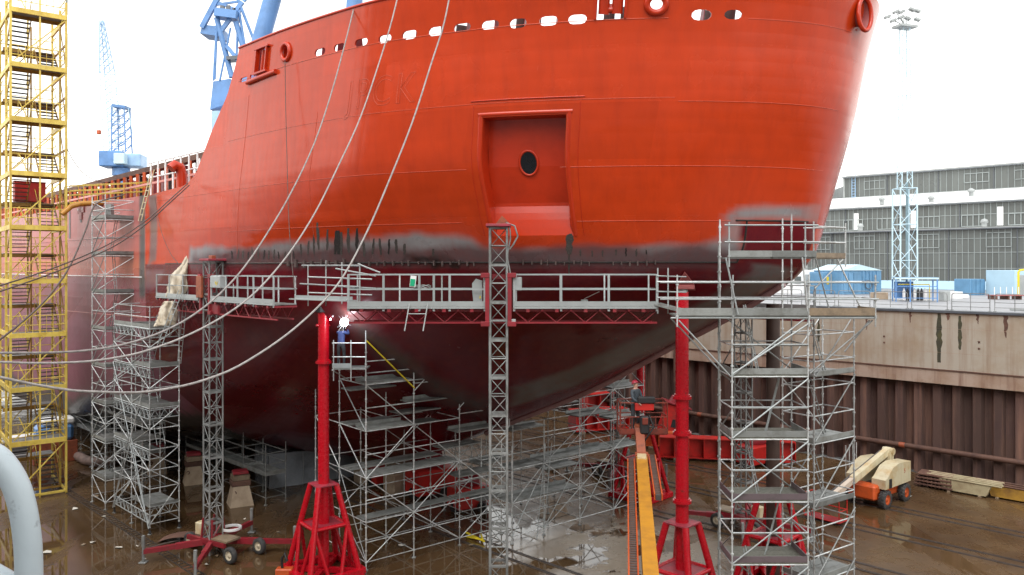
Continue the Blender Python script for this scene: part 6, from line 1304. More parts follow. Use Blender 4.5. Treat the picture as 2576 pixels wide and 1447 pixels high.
t, base, fx, fy, w = container('small dull blue skip container standing alone on the far quay', 2441, 2489, 0, 76, 1.8, 1.55, 'bluec', name='skip', cat='skip')
for i in range(4): bar('rib', base + fx * (.2 + w / 3.4 * i) - fy * .03 + Z * .05, base + fx * (.2 + w / 3.4 * i) - fy * .03 + Z * 1.5, .07, .06, M['bluec'], t, fx)
t, base, fx, fy, w = container('pale blue cabin at the right edge of the far quay', 2553, 2650, 0, 74, 3.0, 2.4, 'bluep'); bbox('door', base + fx * .9 - fy * .03 + Z * 1.0, (.8, .05, 1.9), M['lgrey'], t, frame(fx), .02)
b = MB(); b.sweep([P(2562, 748, 68), P(2562, 685, 68), P(2566, 680, 68), P(2576, 679, 68)], .09, 8); tag(b.build('vent_pipe', M['ysign'], None), 'yellow hooked pipe standing before the pale blue cabin', 'pipe')
# open blue gas rack
t = thing('gas_rack', 'open blue steel frame with pipes, valves and dark bottles on the far quay', 'rack', QK(18, -2.5, QZ)); r0 = P(2254, 672, 62); r0 = Vector((r0.x, 62, QZ)); fx, fy = Vector((.96, -.28, 0)).normalized(), Vector((.28, .96, 0)).normalized(); rw_ = 2.9
for a_ in (0, .35, 1):
    for d_ in (0, 1.5): bar('post', r0 + fx * rw_ * a_ + fy * d_, r0 + fx * rw_ * a_ + fy * d_ + Z * 1.75, .09, .09, M['blue'], t, fx)
bar('roof_beam', r0 - fx * .1 + Z * 1.82, r0 + fx * (rw_ + .1) + Z * 1.82, .12, .12, M['bluer'], t); bar('roof_sheet', r0 - fx * .1 + fy * .8 + Z * 1.88, r0 + fx * (rw_ + .1) + fy * .8 + Z * 1.88, 1.5, .04, M['bluec'], t)
for h in (.3, 1.2): bar('cross_bar', r0 + Z * h, r0 + fx * rw_ + Z * h, .05, .06, M['blue'], t)
rod('pipe', r0 + fx * .2 + Z * 1.35 + fy * .3, r0 + fx * 2.4 + Z * 1.35 + fy * .3, .035, M['ysign'], t); rod('pipe', r0 + fx * 2.4 + Z * 1.35 + fy * .2, r0 + fx * 2.4 + Z * .2 + fy * .2, .035, M['ysign'], t)
bar('back_panel', r0 + fx * .1 + fy * 1.45 + Z * .9, r0 + fx * 1.5 + fy * 1.45 + Z * .9, .05, 1.3, M['blue'], t)
for i in range(7): b = MB(); b.lathe([(.1, 0), (.11, .08), (.11, .75), (.05, .92), (.03, 1.0)], r0 + fx * (.7 + .25 * i) + fy * .75 + Z * .05, Z, 10); b.build('gas_bottle', M['black'] if i % 3 else M['white'], t)
def small(nm, lab, cat, x, v, Y, size, m, ang=.2): 
    p = P(x, v, Y); return tag(bbox(nm, Vector((p.x, p.y, QZ + size[2] / 2)), size, M[m], None, Matrix.Rotation(ang, 3, 'Z'), .02), lab, cat)
small('crate', 'small pinkish crate between the blue container and the barrier', 'crate', 2212, 735, 66, (1.1, .8, .6), 'stone'); small('bag', 'white bulk bag slumped right of the blue gas rack', 'bag', 2402, 740, 68, (1.0, .8, .6), 'white', .5); small('bag', 'flat white sack left of the dull blue skip', 'bag', 2420, 742, 70, (.8, .7, .3), 'white', .1); small('drum', 'light grey drum next to the gas rack', 'drum', 2376, 735, 64, (.6, .6, .75), 'lgrey')
t = thing('pallet_stack', 'stacked rusty frames and pallets beside the blue skip', 'pallets', P(2535, 735, 66)); p = P(2535, 672, 66)
for i in range(4): bar('pallet_board', Vector((p.x - 1.2, 66 + .3 * i, QZ + .35)), Vector((p.x + 1.2, 65.7 + .3 * i, QZ + .35)), .2, .06, M['hrose'], t)
for i in range(3): bbox('bearer', Vector((p.x - 1 + i, 66.4, QZ + .16)), (.12, 1.2, .3), M['rust'], t, None, .01)
for i in range(5): rod('stake', Vector((p.x - 1.1 + i * .5, 66, QZ + .4)), Vector((p.x - 1.1 + i * .5, 66, QZ + 1.05)), .03, M['white'], t)

# floodlight mast
t = thing('floodlight_mast', 'tall haze-paled lattice floodlight mast with lamp clusters, in front of the hall', 'light mast', Vector((36.0, 73, QZ))); m0 = Vector(P(2276, 672, 73)); m0 = Vector((m0.x, 73, QZ))
def lat_tower(t, base, w0, w1, z0, z1, n, r, m, name='lattice_section', rb_=None):
    step = (z1 - z0) / n
    for i in range(n):
        b = MB(); wa, wb = w0 + (w1 - w0) * i / n, w0 + (w1 - w0) * (i + 1) / n; za, zb = z0 + step * i, z0 + step * (i + 1)
        cs = [(-1, -1), (1, -1), (1, 1), (-1, 1)]
        V = lambda k, w, z: Vector((base.x + cs[k][0] * w / 2, base.y + cs[k][1] * w / 2, z))
        for k in range(4):
            j = (k + 1) % 4; b.tube(V(k, wa, za), V(k, wb, zb), r, 6); b.tube(V(k, wb, zb), V(j, wb, zb), rb_ or r * .5, 5); zc = (za + zb) / 2; wc = (wa + wb) / 2
            b.tube(V(k, wa, za), V(j, wc, zc), rb_ or r * .5, 5); b.tube(V(j, wc, zc), V(k, wb, zb), rb_ or r * .5, 5)
        b.build(name, m, t)
lat_tower(t, m0, 1.55, 1.5, QZ, 20.2, 3, .07, M['bluer']); lat_tower(t, m0, .95, .62, 20.2, 35.0, 7, .045, M['bluer'], rb_=.02)  # pale blue puts the washed-out haze into the mast's colour
rod('inner_pole', m0 + Vector((.2, 0, 0)), m0 + Vector((.2, 0, 10.5)), .12, M['teal'], t)
hz = 35.0; bar('head_platform', m0 + Vector((-.9, -.3, hz - QZ)), m0 + Vector((.9, .3, hz - QZ)), 1.2, .2, M['lgrey'], t)
for i, (dx, dz) in enumerate(((-1.5, 1.0), (-.95, 1.3), (-.2, 1.45), (.5, 1.5), (1.25, 1.55), (-1.2, .5), (1.25, .75), (-.5, .8), (.35, .85))):
    q = m0 + Vector((dx, -.3 if i % 2 else .2, hz - QZ + dz)); bbox('floodlight', q, (.55, .4, .24), M['lgrey'], t, Matrix.Rotation(.4 * (1 if dx > 0 else -1), 3, 'Y'), .04); bar('lamp_arm', m0 + Z * (hz - QZ + .1), q, .05, .05, M['lgrey'], t)

# ------------------------------------------------------------------ cranes beyond the ship
CY = 150.0
def C(x, v): return P(x, v, CY)
t = thing('harbour_crane', 'haze-paled blue slewing harbour crane with a lattice jib, far beyond the deck', 'crane', Vector((C(304, 430).x, CY, 10.3)), 'blue cranes beyond the ship'); cb = Vector((C(305, 430).x, CY, 0))
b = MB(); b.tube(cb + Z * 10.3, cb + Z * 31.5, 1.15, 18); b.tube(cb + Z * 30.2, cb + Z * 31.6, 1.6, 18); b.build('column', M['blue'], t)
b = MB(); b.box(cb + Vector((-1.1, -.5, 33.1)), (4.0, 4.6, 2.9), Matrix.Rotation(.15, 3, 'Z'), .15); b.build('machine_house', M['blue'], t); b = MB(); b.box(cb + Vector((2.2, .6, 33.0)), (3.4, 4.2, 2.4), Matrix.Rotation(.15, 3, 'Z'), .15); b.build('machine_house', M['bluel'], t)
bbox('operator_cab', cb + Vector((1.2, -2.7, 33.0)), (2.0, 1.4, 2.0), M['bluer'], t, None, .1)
def lat2(t, p, q, w0, w1, n, r, m, name):
    p, q = Vector(p), Vector(q); d = (q - p).normalized(); s_ = d.cross(Y_).normalized(); b = MB()
    for i in range(n):
        f0, f1 = i / n, (i + 1) / n; a, c = p + (q - p) * f0, p + (q - p) * f1; wa, wb = w0 + (w1 - w0) * f0, w0 + (w1 - w0) * f1
        for sx in (-1, 1):
            for sy in (-1, 1): b.tube(a + s_ * wa / 2 * sx + Y_ * wa / 2 * sy, c + s_ * wb / 2 * sx + Y_ * wb / 2 * sy, r, 5)
        for sy in (-1, 1): b.tube(a + s_ * wa / 2 + Y_ * wa / 2 * sy, c - s_ * wb / 2 + Y_ * wb / 2 * sy, r * .6, 5); b.tube(a - s_ * wa / 2 + Y_ * wa / 2 * sy, a + s_ * wa / 2 + Y_ * wa / 2 * sy, r * .6, 5)
        for sx in (-1, 1): b.tube(a + s_ * wa / 2 * sx - Y_ * wa / 2, c + s_ * wb / 2 * sx + Y_ * wb / 2, r * .6, 5)
    return b.build(name, m, t)
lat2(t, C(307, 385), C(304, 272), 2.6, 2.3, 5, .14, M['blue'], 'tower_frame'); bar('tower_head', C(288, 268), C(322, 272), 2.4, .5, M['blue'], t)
lat2(t, C(285, 388), C(270, 185), 2.4, 2.0, 12, .09, M['bluer'], 'jib'); lat2(t, C(270, 185), C(256, 52), 2.0, .5, 8, .10, M['bluel'], 'jib_tip')  # jib coloured paler still, haze put into the paint
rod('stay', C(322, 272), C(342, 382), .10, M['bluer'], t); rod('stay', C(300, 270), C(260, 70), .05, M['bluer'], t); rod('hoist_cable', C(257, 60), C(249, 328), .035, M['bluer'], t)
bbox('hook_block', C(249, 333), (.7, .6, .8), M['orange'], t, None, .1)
CY = 120.0
t = thing('tower_crane', 'blue tower crane with a counterweight box and A-frame legs, behind the forecastle', 'crane', Vector((C(560, 300).x, CY, 10.3)), 'blue cranes beyond the ship')
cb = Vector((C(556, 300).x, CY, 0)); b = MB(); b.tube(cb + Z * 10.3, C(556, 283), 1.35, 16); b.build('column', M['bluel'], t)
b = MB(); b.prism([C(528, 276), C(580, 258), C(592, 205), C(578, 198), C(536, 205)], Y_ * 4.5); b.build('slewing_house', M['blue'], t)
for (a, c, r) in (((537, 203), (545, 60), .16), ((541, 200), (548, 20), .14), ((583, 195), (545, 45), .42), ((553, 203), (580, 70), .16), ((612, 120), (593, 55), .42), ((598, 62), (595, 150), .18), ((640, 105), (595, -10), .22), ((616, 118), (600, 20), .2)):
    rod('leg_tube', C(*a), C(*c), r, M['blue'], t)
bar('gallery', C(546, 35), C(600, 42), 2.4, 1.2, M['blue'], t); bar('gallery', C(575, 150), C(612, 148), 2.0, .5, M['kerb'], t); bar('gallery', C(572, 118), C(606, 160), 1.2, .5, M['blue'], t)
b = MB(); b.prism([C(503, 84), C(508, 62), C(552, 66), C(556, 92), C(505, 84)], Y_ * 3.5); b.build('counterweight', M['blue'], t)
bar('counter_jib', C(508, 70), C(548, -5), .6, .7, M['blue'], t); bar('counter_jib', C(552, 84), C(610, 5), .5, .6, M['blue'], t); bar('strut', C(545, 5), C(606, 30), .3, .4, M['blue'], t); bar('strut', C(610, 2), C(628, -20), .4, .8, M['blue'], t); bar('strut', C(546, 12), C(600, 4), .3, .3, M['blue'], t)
for x, v in ((560, 25), (575, 24), (590, 30)): bbox('pulley', C(x, v), (.7, .5, 1.2), M['kerb'], t, None, .1)
CY = 95.0
t = thing('portal_crane', 'two thick blue tubular crane legs rising behind the bulwark', 'crane', Vector((C(640, 300).x, CY, 10.3)), 'blue cranes beyond the ship')
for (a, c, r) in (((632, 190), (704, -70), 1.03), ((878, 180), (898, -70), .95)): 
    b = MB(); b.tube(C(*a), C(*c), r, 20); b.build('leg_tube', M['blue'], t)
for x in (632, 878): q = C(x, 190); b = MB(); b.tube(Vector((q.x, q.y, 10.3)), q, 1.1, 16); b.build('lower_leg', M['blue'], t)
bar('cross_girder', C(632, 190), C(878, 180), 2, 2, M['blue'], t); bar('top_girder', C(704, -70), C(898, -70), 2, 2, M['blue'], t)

# ------------------------------------------------------------------ mooring ropes and cables
def line(nm, lab, cat, pts, A, Bp, r, m, group=None, n=60, extend=None):
    """A rope in the vertical plane between A (ship) and Bp (shore) whose height follows the sag seen in the photo."""
    A, Bp = Vector(A), Vector(Bp); out = []
    xs, vs = [p[0] for p in pts], [p[1] for p in pts]; t_ = np.linspace(0, 1, n); cum = [0]
    for i in range(1, len(pts)): cum.append(cum[-1] + math.hypot(xs[i] - xs[i-1], vs[i] - vs[i-1]))
    cum = np.array(cum) / cum[-1]; X2, V2 = hermite(cum, xs, t_), hermite(cum, vs, t_)
    for x, v in zip(X2, V2):
        rr = (x - CX) / F; lam = (rr * A.y - A.x) / ((Bp.x - A.x) - rr * (Bp.y - A.y)); q = A.lerp(Bp, lam); out.append(Vector((q.x, q.y, H - (v - VH) / F * q.y)))
    if extend: out += [out[-1].lerp(Vector(extend), f) for f in (.25, .5, .75, 1.0)]
    b = MB(); b.sweep(out, r, 8); return tag(b.build(nm, M[m]), lab, cat, group)
GR = 'mooring ropes from the bow to the quay'
line('mooring_rope', 'thick grey mooring rope, topmost of the three where they leave the left edge', 'rope', [(892, 14), (868, 110), (838, 220), (795, 350), (740, 470), (680, 575), (600, 690), (520, 768), (440, 820), (350, 856), (270, 875), (180, 885), (90, 888), (-10, 888)], (-5.83, 29.4, 0), (-10.2, 13.6, 0), .025, 'rope', GR, extend=(-12.6, 13.2, 10.9))
line('mooring_rope', 'thick grey mooring rope, middle one of the three sagging across the hull', 'rope', [(1006, -30), (985, 55), (950, 170), (905, 300), (850, 420), (790, 540), (710, 660), (620, 755), (520, 820), (420, 865), (320, 895), (200, 911), (100, 914), (-10, 911)], (-3.86, 27.5, 0), (-10.0, 13.4, 0), .024, 'rope', GR, extend=(-12.4, 12.9, 10.9))
line('mooring_rope', 'thick grey mooring rope, lowest of the three, dipping past the red post', 'rope', [(1135, -30), (1118, 55), (1085, 160), (1040, 300), (985, 440), (920, 590), (850, 715), (760, 810), (660, 885), (560, 940), (440, 975), (330, 988), (200, 984), (100, 970), (-10, 947)], (-2.0, 26.2, 0), (-9.6, 13.0, 0), .026, 'rope', GR, extend=(-11.9, 12.4, 10.9))
GC = 'dark cables slung from the ship to the left'
line('cable', 'dark cable slung from the forecastle break down to the left, upper of the close pair', 'cable', [(472, 462), (430, 500), (380, 545), (300, 600), (220, 640), (120, 680), (-10, 722)], (-15.3, 38.0, 0), (-16.5, 25.5, 0), .026, 'cable', GC)
line('cable', 'dark cable slung from the forecastle break down to the left, lower of the close pair', 'cable', [(476, 466), (430, 508), (370, 562), (290, 618), (210, 655), (120, 692), (-10, 737)], (-15.3, 38.0, 0), (-16.5, 25.2, 0), .026, 'cable', GC)
line('cable', 'steep dark double cable hanging from the gangway past the stair tower', 'cable', [(312, 490), (240, 515), (215, 580), (170, 680), (110, 760), (50, 815), (-10, 862)], (-21.2, 43.2, 0), (-19, 29, 0), .040, 'cable', GC)
line('cable', 'thin cable curving from the stair tower top to the pipe rack', 'cable', [(167, 370), (185, 405), (215, 440), (245, 455), (300, 466)], (-26, 46.5, 0), (-27, 52, 0), .022, 'cable', GC)
line('hanging_line', 'thin dark line hanging from the round fairlead down the red side', 'line', [(717, 152), (718, 230), (722, 400), (727, 560), (736, 680), (742, 740)], HP(FAIR[0], FAIR[1], .12), HP(17.5, 13, .25), .014, 'cable')
line('hanging_line', 'thin line hanging down the orange side near the grey seam', 'line', [(390, 500), (400, 560), (430, 640), (450, 665)], HP(30.5, 16.4, .1), HP(27.5, 13, .3), .012, 'cable')

# ------------------------------------------------------------------ tarpaulin, blocks, floor clutter
def cloth(nm, lab, outline, Y0, m, amp=.12, seed=1, cat='tarpaulin', nrm=Vector((-.4, -.9, 0))):
    rs2 = np.random.RandomState(seed); b = MB(); L, R2 = outline; n, k = 22, 12; vs = []
    for i in range(n + 1):
        f = i / n; l = np.array([np.interp(f, np.linspace(0, 1, len(L)), [q[c] for q in L]) for c in (0, 1)]); r = np.array([np.interp(f, np.linspace(0, 1, len(R2)), [q[c] for q in R2]) for c in (0, 1)])
        for j in range(k + 1):
            g = j / k; x, v = l * (1 - g) + r * g; d = amp * math.sin(g * 14 + seed + 2.5 * math.sin(f * 4)) * (.4 + f) + rs2.uniform(-.03, .03) - .25 * math.sin(math.pi * g); vs.append(P(x + rs2.uniform(-1, 1), v, Y0 + d))
    b.add(vs, [(i * (k + 1) + j, i * (k + 1) + j + 1, (i + 1) * (k + 1) + j + 1, (i + 1) * (k + 1) + j) for i in range(n) for j in range(k)], True); o = b.build(nm, M[m]); s_ = o.modifiers.new('s', 'SOLIDIFY'); s_.thickness = .02; return tag(o, lab, cat)
cloth('tarpaulin', 'crumpled beige tarpaulin draped in a peak over the end of the left platform', ([(472, 636), (455, 668), (432, 690), (422, 720), (416, 748)], [(477, 640), (482, 672), (478, 712), (470, 735), (462, 748)]), 39.0, 'tarp', .10, 1)
cloth('tarpaulin', 'beige tarpaulin bundle hanging below the left platform beside the ladder', ([(412, 758), (403, 776), (396, 800), (386, 822)], [(440, 758), (446, 780), (447, 805), (440, 818)]), 38.2, 'tarp', .14, 5)
t = thing('wrapped_block', 'large block wrapped in translucent grey plastic sheet under the ship', 'wrapped block', Vector((-14, 47, 0))); w0 = Vector((-14.2, 46.6, 0)); wa, wb = Vector((.83, .55, 0)), Vector((-.6, .8, 0)); b = MB(); n, k = 16, 8; rs2 = np.random.RandomState(3)
def wsheet(p, a, L, h0, h1, nx, nm='wrap_sheet'):
    b = MB(); vs = []; nn = a.cross(Z)
    for i in range(nx + 1):
        for j in range(9): vs.append(p + a * (L * i / nx) + Z * ((h0 + (h1 - h0) * i / nx) * j / 8) + nn * (rs2.uniform(-.05, .05) - .06 * math.sin(j / 8 * math.pi)))
    b.add(vs, [(i * 9 + j, (i + 1) * 9 + j, (i + 1) * 9 + j + 1, i * 9 + j + 1) for i in range(nx) for j in range(8)], True); b.build(nm, M['wrap'], t)
wsheet(w0, wa, 6.2, 2.05, 1.75, 20); wsheet(w0, wb, 2.4, 2.05, 2.2, 8); wsheet(w0 + wb * 2.4, wa, 6.2, 2.2, 1.75, 12)
b = MB(); b.add([w0 + Z * 2.03, w0 + wa * 6.2 + Z * 1.74, w0 + wa * 6.2 + wb * 2.4 + Z * 1.74, w0 + wb * 2.4 + Z * 2.18], [(0, 1, 2, 3)]); b.build('wrap_top', M['wrap'], t)
for d in (0, 2.0, 4.1): b = MB(); b.sweep([w0 + wa * d + wa.cross(Z) * .03 + Z * .05, w0 + wa * (d + .05) + wa.cross(Z) * .0 + Z * 1.0, w0 + wa * d + wa.cross(Z) * .05 + Z * (2.0 - .05 * d)], .018, 6); b.build('strap', M['lgrey'], t)
def keel_block(x, v, lab, big=1.0):
    c = G(x, v); t = thing('keel_block', lab, 'keel block', c, 'concrete keel blocks under the hull'); s0, s1, h = .62 * big, .42 * big, 1.05; b = MB(); R_ = Matrix.Rotation(.5, 3, 'Z')
    vs = [c + R_ @ Vector((sx * s, sy * s, z)) for z, s in ((0, s0), (h, s1)) for sx, sy in ((-1, -1), (1, -1), (1, 1), (-1, 1))]
    b.add(vs, [(0, 1, 2, 3), (4, 7, 6, 5)] + [(i, (i + 1) % 4, 4 + (i + 1) % 4, 4 + i) for i in range(4)]); bl = b.build('concrete_foot', M['stone'], t)
    for i in range(2): bbox('timber_block', c + Z * (h + .16 + .3 * i), (1.0 - .12 * i, .8, .28), M['wood'] if i else M['rust'], t, Matrix.Rotation(.5 + .06 * i, 3, 'Z'), .02)
    bbox('steel_wedge', c + Z * (h + .72), (.8, .7, .16), M['mred'], t, Matrix.Rotation(.45, 3, 'Z'), .02); b = MB(); b.sweep([c + Vector((-.1 + .08 * math.cos(q), -.55, .75 + .08 * math.sin(q))) for q in np.linspace(0, 6.28, 12)[:-1]], .03, 6, closed=True); b.build('lifting_eye', M['rust'], t)
keel_block(604, 1268, 'concrete keel block with timber packing, standing right of the left lattice mast'); keel_block(487, 1215, 'concrete keel block with timber packing, behind the rolling scaffold tower', .9); keel_block(395, 1190, 'concrete keel block in the shade, farthest left under the bilge', .9)
def added_block(s, tt, lab):  # unseen keel blocks, added to darken the floor under the ship
    c = Vector((TIP[0] - Q2 * s - Q2 * tt, TIP[1] + Q2 * s - Q2 * tt, 0)); t = thing('keel_block', lab, 'keel block', c, 'concrete keel blocks under the hull'); b = MB(); b.box(c + Z * .6, (1.7, 1.1, 1.2), frame(AC), .05); b.build('concrete_foot', M['stone'], t)
    bbox('timber_block', c + Z * 1.42, (1.6, .9, .42), M['wood'], t, frame(AC), .03); bbox('timber_block', c + Z * 1.80, (1.5, .8, .36), M['wood'], t, frame(AC), .03)
for i in range(7): added_block(26.5 + i * 3.0, 0.2, 'added concrete keel block under the flat bottom, centre row, ' + ['foremost', 'second from the bow', 'third from the bow', 'fourth from the bow', 'fifth from the bow', 'sixth from the bow', 'rearmost'][i])
for i in range(4): added_block(31.0 + i * 3.4, -4.4, 'added concrete keel block under the flat bottom, far row, ' + ['foremost', 'second from the bow', 'third from the bow', 'rearmost'][i])
# corrugated duct
t = thing('ventilation_duct', 'corrugated brown ventilation hose lying on the floor by the stair tower', 'duct', G(230, 1165)); pts = [G(165, 1128, .3), G(190, 1143, .3), G(215, 1158, .3), G(245, 1163, .3), G(280, 1160, .3), G(312, 1146, .35), G(350, 1132, .5)]; b = MB(); dense = []
for i in range(len(pts) - 1): dense += [pts[i].lerp(pts[i + 1], f) for f in np.linspace(0, 1, 12)[:-1]]
b.sweep(dense, .3, 10, radii=[.28 + .045 * (i % 2) for i in range(len(dense))]); b.build('duct_hose', M['duct'], t)
# materials stored inside the stair tower foot
for nm, lab, cat, x, v, Y, L, r, m in (('pipe_roll', 'long white wrapped pipe lying inside the foot of the stair tower', 'pipe', 60, 1103, 54, 3.2, .3, 'white'), ('pipe_roll', 'dark shiny pipe below the white one in the stair tower foot', 'pipe', 55, 1135, 52, 3.4, .22, 'black')):
    c = P(x, v, Y); b = MB(); b.tube(c - ta * L / 2, c + ta * L / 2, r, 14); tag(b.build(nm, M[m]), lab, cat)
c = G(135, 1160); tag(bbox('crate', Vector((c.x, c.y, .7)), (2.6, 1.6, 1.4), M['orust'], None, frame(ta), .03), 'rust brown steel crate behind the stair tower foot', 'crate'); tag(bbox('tank', Vector((c.x, c.y, 1.95)), (2.2, 1.4, 1.1), M['blue'], None, frame(ta), .2), 'blue tank resting on the rust brown crate', 'tank'); tag(bbox('sheet_bundle', Vector((c.x + .2, c.y + .1, 2.7)), (1.9, 1.2, .4), M['white'], None, frame(ta), .1), 'white sheet bundle on top of the blue tank', 'bundle')
t = thing('tool_container', 'red tool box on an upper landing of the stair tower', 'box', tp(.55, .8, 15)); 
bbox('box_body', tp(.5, .78, LV[6] - HL / 2 + .72), (1.6, .8, 1.15), M['sred'], t, frame(ta), .03); bbox('lid', tp(.5, .78, LV[6] - HL / 2 + 1.32), (1.66, .86, .06), M['mred'], t, frame(ta), .01)
# red steelwork on the far floor
def girder(nm, lab, p, q, h, w, m, ribs=5):
    t = thing(nm, lab, 'steel girder', p); p, q = Vector(p), Vector(q); d = (q - p).normalized(); s_ = Vector((-d.y, d.x, 0)).normalized()
    bar('top_flange', p + Z * (h + .2), q + Z * (h + .2), w, .06, M[m], t); bar('bottom_flange', p + Z * .2, q + Z * .2, w, .06, M[m], t); bar('web', p + Z * (h / 2 + .2), q + Z * (h / 2 + .2), .06, h, M[m], t)
    for i in range(ribs + 1): c = p + (q - p) * (i / ribs); bar('stiffener', c - s_ * w * .48 + Z * (h / 2 + .2), c + s_ * w * .48 + Z * (h / 2 + .2), .05, h, M[m], t)
    for f in (.12, .88): bbox('timber_bearer', p + (q - p) * f + Z * .08, (.3, w * 1.2, .16), M['wood'], t, frame(d), .02)
girder('steel_girder', 'long red steel girder on the floor before the sheet piles', G(1660, 1152), G(1985, 1158) + Vector((0, -1.0, 0)), 1.3, 1.1, 'sred', 9); girder('steel_girder', 'short orange girder lying behind the red pipe post', G(1625, 1125), G(1720, 1128), .9, .9, 'orange', 3); girder('steel_girder', 'stacked red girder left of the lift basket, under the bow', G(1440, 1088), G(1572, 1078), 1.5, 1.6, 'sred', 5); girder('steel_girder', 'red girder farther back behind the stacked one', G(1470, 1058), G(1590, 1050), 2.1, 1.6, 'sred', 4)
t = thing('docking_shore', 'leaning red shore block with square openings, behind the red pipe post', 'shore block', G(1690, 1090)); c = G(1690, 1098); R_ = Matrix.Rotation(.3, 3, 'Y')
b = MB(); b.box(c + Z * 1.3, (1.5, 1.3, 2.3), R_, .06); b.build('block_body', M['sred'], t); b = MB(); b.box(c + Vector((.35, 0, 2.5)), (2.1, 1.7, .12), R_, .02); b.build('head_plate', M['mred'], t); bbox('opening', c + Vector((.05, -.66, 1.1)), (.4, .06, .6), M['black'], t, R_, .01); b = MB(); b.tube(c + Vector((.3, 0, 2.5)), c + Vector((.5, 0, 3.0)), .6, 14, .5); b.build('dome_cap', M['mred'], t)
for x, v, s_, lab in ((1900, 1170, 1.3, 'red winch carriage behind the right scaffold tower'), (1960, 1160, 1.0, 'smaller red winch carriage beside the brown pipe post'), (1180, 1280, 1.2, 'red machinery block behind the stepped scaffold, left of the lattice mast'), (1085, 1245, 1.5, 'large red machinery block deep in the shade behind the stepped scaffold'), (975, 1215, 1.3, 'red machinery block in the shade, nearest the left red post')):
    c = G(x, v); t = thing('winch_carriage', lab, 'machinery', c); b = MB(); b.box(c + Z * .6 * s_, (1.7 * s_, 1.1 * s_, .9 * s_), Matrix.Rotation(.6, 3, 'Z'), .06); b.build('housing', M['sred'], t); b = MB(); b.tube(c + Vector((-.5, 0, 1.2)) * s_, c + Vector((.4, .2, 1.25)) * s_, .35 * s_, 14); b.build('drum', M['mred'], t)
    for dx in (-.6, .6): b = MB(); b.tube(c + Vector((dx, -.55, .22)) * s_, c + Vector((dx, .55, .22)) * s_, .22 * s_, 12); b.build('roller_wheel', M['black'], t)
# stacks along the wall
t = thing('grating_stack', 'rusty stack of steel gratings on the floor by the sheet piles', 'gratings', G(2355, 1220)); c = G(2355, 1226); wd = -U
for i in range(4): bbox('grating', c + Z * (.18 + .2 * i), (2.1 - .1 * i, 1.2, .09), M['rust'], t, frame(wd) @ Matrix.Rotation(.05 * (i - 1), 3, 'Z'), .01); 
for i in range(10): bar('spacer', c + wd * (-.95 + .21 * i) - AC * .5 + Z * .05, c + wd * (-.95 + .21 * i) - AC * .5 + Z * .75, .05, .05, M['rust'], t)
def trough(x, v, lab, m, n):
    c = G(x, v); t = thing('steel_trough', lab, 'trough', c, 'loaded steel troughs by the sheet piles'); b = MB(); pf_ = [(-1.1, .1), (1.1, .1), (1.35, .7), (-1.35, .7)]
    b.prism([c + wd * a_ + Z * z - AC * .5 for a_, z in pf_], AC * 1.0); b.build('trough_body', M[m], t)
    for i in range(n): q = c + AC * (-.5 + .9 * i / max(1, n - 1)) + Z * (.76 + .05 * (i % 2)); b = MB(); b.tube(q - wd * (1.9 + .12 * (i % 3)), q + wd * (1.9 - .1 * (i % 2)), .05, 8); b.build('loaded_pipe', M['creamd'] if m == 'creamd' else M['rust'], t)
    for a_ in (-.8, .8): bbox('skid', c + wd * a_ + Z * .05, (.16, 1.2, .1), M['wood'], t, frame(wd), .01)
trough(2432, 1240, 'cream steel trough piled with pale pipes by the sheet piles', 'creamd', 6); trough(2556, 1258, 'dirty yellow steel trough with rusty bars at the right edge', 'ybrown', 5)
# scraps
rs3 = random.Random(9)
WHERE = ['left of the floor hose', 'just right of the hose scrap', 'before the dark plate offcut', 'touching the plate offcut side', 'beside the drain near the stair tower', 'along the drain grating, middle', 'between scaffold tower and outrigger', 'in front of the mast trailer wheels', 'behind the trailer wheels', 'at the foot of the stair tower', 'below the tall scaffold', 'under the rolling scaffold tower', 'behind the back outrigger jack', 'left of the back outrigger jack', 'behind the right outrigger', 'inside the stepped scaffold base', 'near the yellow tube rig', 'beside the cream boom lift basket', 'behind the cream boom lift wheels', 'behind the ochre boom', 'near the keel block', 'beside the handrail bend', 'below the plate offcut', 'left of the trailer motor box']
spots = [(210, 1370), (232, 1366), (300, 1378), (345, 1375), (240, 1250), (262, 1300), (425, 1382), (520, 1422), (545, 1400), (190, 1280), (330, 1290), (390, 1300), (640, 1330), (615, 1308), (700, 1340), (1010, 1372), (1185, 1372), (2125, 1255), (2290, 1250), (1700, 1240), (600, 1245), (118, 1390), (362, 1408), (455, 1345)]
for i, (x, v) in enumerate(spots):
    c = G(x, v, .02); b = MB(); a0 = rs3.uniform(0, 6); s_ = rs3.uniform(.10, .26); b.add([c + Vector((math.cos(a0 + k * 1.25) * s_ * rs3.uniform(.5, 1.1), math.sin(a0 + k * 1.25) * s_ * rs3.uniform(.4, 1), rs3.uniform(0, .08))) for k in range(5)] + [c + Z * .06], [(k, (k + 1) % 5, 5) for k in range(5)])
    tag(b.build('paper_scrap', M['paper'] if i % 4 else M['wood']), ('brown' if i % 4 == 0 else 'pale') + ' torn scrap on the wet floor ' + WHERE[i], 'scrap', 'scraps littering the dock floor')
t = thing('plate_offcut', 'dark curved plate offcut on the wet floor before the scaffold tower', 'steel plate', G(460, 1362)); c = G(455, 1368); b = MB(); vs = []
for i in range(13): q = -1.15 + 2.3 * i / 12; vs += [c + X_ * q + Z * (.30 - .2 * q * q), c + X_ * q + Y_ * .8 + Z * (.32 - .2 * q * q)]
b.add(vs, [(2*i, 2*i+2, 2*i+3, 2*i+1) for i in range(12)], True); b.build('plate', M['rust'], t)
line('floor_hose', 'thin hose lying across the wet floor at the left', 'hose', [(108, 1425), (200, 1412), (290, 1398), (350, 1385), (440, 1362), (520, 1352)], G(108, 1425), G(520, 1352), .03, 'cable')
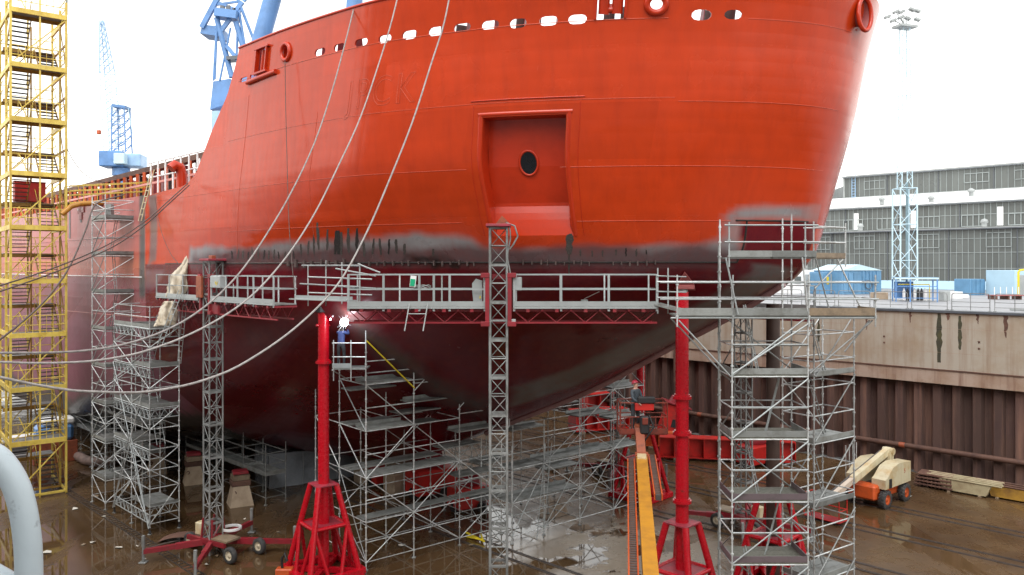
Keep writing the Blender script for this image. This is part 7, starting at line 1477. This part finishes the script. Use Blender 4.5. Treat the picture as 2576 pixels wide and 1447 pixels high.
t = thing('orange_case', 'small orange toolbox at the foot of the left red post', 'toolbox', G(716, 1445)); c = G(716, 1448); bbox('case_body', c + Z * .16, (.7, .4, .32), M['orange'], t, None, .03); b = MB(); b.sweep([c + Vector((-.1, 0, .3)), c + Vector((-.12, 0, .7)), c + Vector((0, 0, .95)), c + Vector((.1, 0, .6))], .06, 6); b.build('torch_handle', M['black'], t)
for x, v in ((1153, 1447), (1172, 1350)): pass
t = thing('cutting_rig', 'yellow tube rig lying on the floor left of the lattice mast', 'rig', G(1195, 1362))
for a_, c_ in (((1172, 1340), (1218, 1362)), ((1175, 1350), (1212, 1358)), ((1210, 1345), (1216, 1362))): b = MB(); b.tube(G(*a_, .12), G(*c_, .12), .05, 8); b.build('tube', M['ysign'], t)

# ------------------------------------------------------------------ handrail in front of the viewpoint
t = thing('handrail', 'thick pale grey handrail bend close to the viewer, lower left', 'handrail', (-1.0, 1.6, 10.6)); HY = 1.55
b = MB(); pts = [P(-700, 1110, HY), P(-200, 1118, HY), P(-60, 1130, HY), P(-10, 1148, HY), P(25, 1185, HY), P(52, 1240, HY), P(68, 1310, HY), P(76, 1380, HY), P(78, 1460, HY), P(78, 2300, HY), P(78, 2750, HY)]
ps = []; cum = np.linspace(0, 1, len(pts)); tt = np.linspace(0, 1, 70)
ps = [Vector((hermite(cum, [p.x for p in pts], [q])[0], HY, hermite(cum, [p.z for p in pts], [q])[0])) for q in tt]
b.sweep([q - Vector((.004, 0, 0)) for q in ps], .0245, 18); b.build('top_bend', M['rail'], t)
b = MB(); b.tube(P(-700, 1060, HY + .0), P(78, 1500, HY), .022, 14); b.build('mid_rail', M['rail'], t)
bar('platform_slab', Vector((-3, -1.5, 10.95)), Vector((3, -1.5, 10.95)), 2.2, .1, M['galvd'], t)


# unseen hall added behind the viewpoint for its dark reflection in the hull
t = thing('works_hall', 'long grey works hall, unseen and added on the near quay behind the viewpoint', 'building', QK(20, 0, 10.3, -42))
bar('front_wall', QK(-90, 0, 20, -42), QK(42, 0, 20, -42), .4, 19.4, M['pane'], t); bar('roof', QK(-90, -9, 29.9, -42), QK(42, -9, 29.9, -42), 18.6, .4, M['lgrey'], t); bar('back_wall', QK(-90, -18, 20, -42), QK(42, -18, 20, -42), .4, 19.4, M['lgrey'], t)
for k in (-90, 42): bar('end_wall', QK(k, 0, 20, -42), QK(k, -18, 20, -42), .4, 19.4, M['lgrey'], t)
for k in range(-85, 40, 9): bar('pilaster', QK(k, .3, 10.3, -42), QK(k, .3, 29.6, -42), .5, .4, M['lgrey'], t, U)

for x, v0, v1, w_ in ((2385, 787, 806, .16), (2460, 790, 815, .1), (2290, 785, 812, .1), (2530, 795, 850, .14), (2180, 782, 830, .1)):
    b = MB(); vs = []; n = 10
    for i in range(n + 1):
        q = i / n; cc = PS(x + RND.uniform(-1.5, 1.5), v0 + (v1 - v0) * q, 76.0); ww = w_ * (1 - .75 * q) * RND.uniform(.6, 1.2); off = .034 if v0 < 900 else .215
        vs += [cc + U * ww + N_ * off, cc - U * ww + N_ * off]
    b.add(vs, [(2 * i, 2 * i + 1, 2 * i + 3, 2 * i + 2) for i in range(n)]); b.build('rust_streak', M['rust'], wall)
b = MB(); b.tube(PS(1698, 868, 75.6), PS(1698, 962, 75.6), .12, 8); b.build('drain_downpipe', M['rust'], wall)
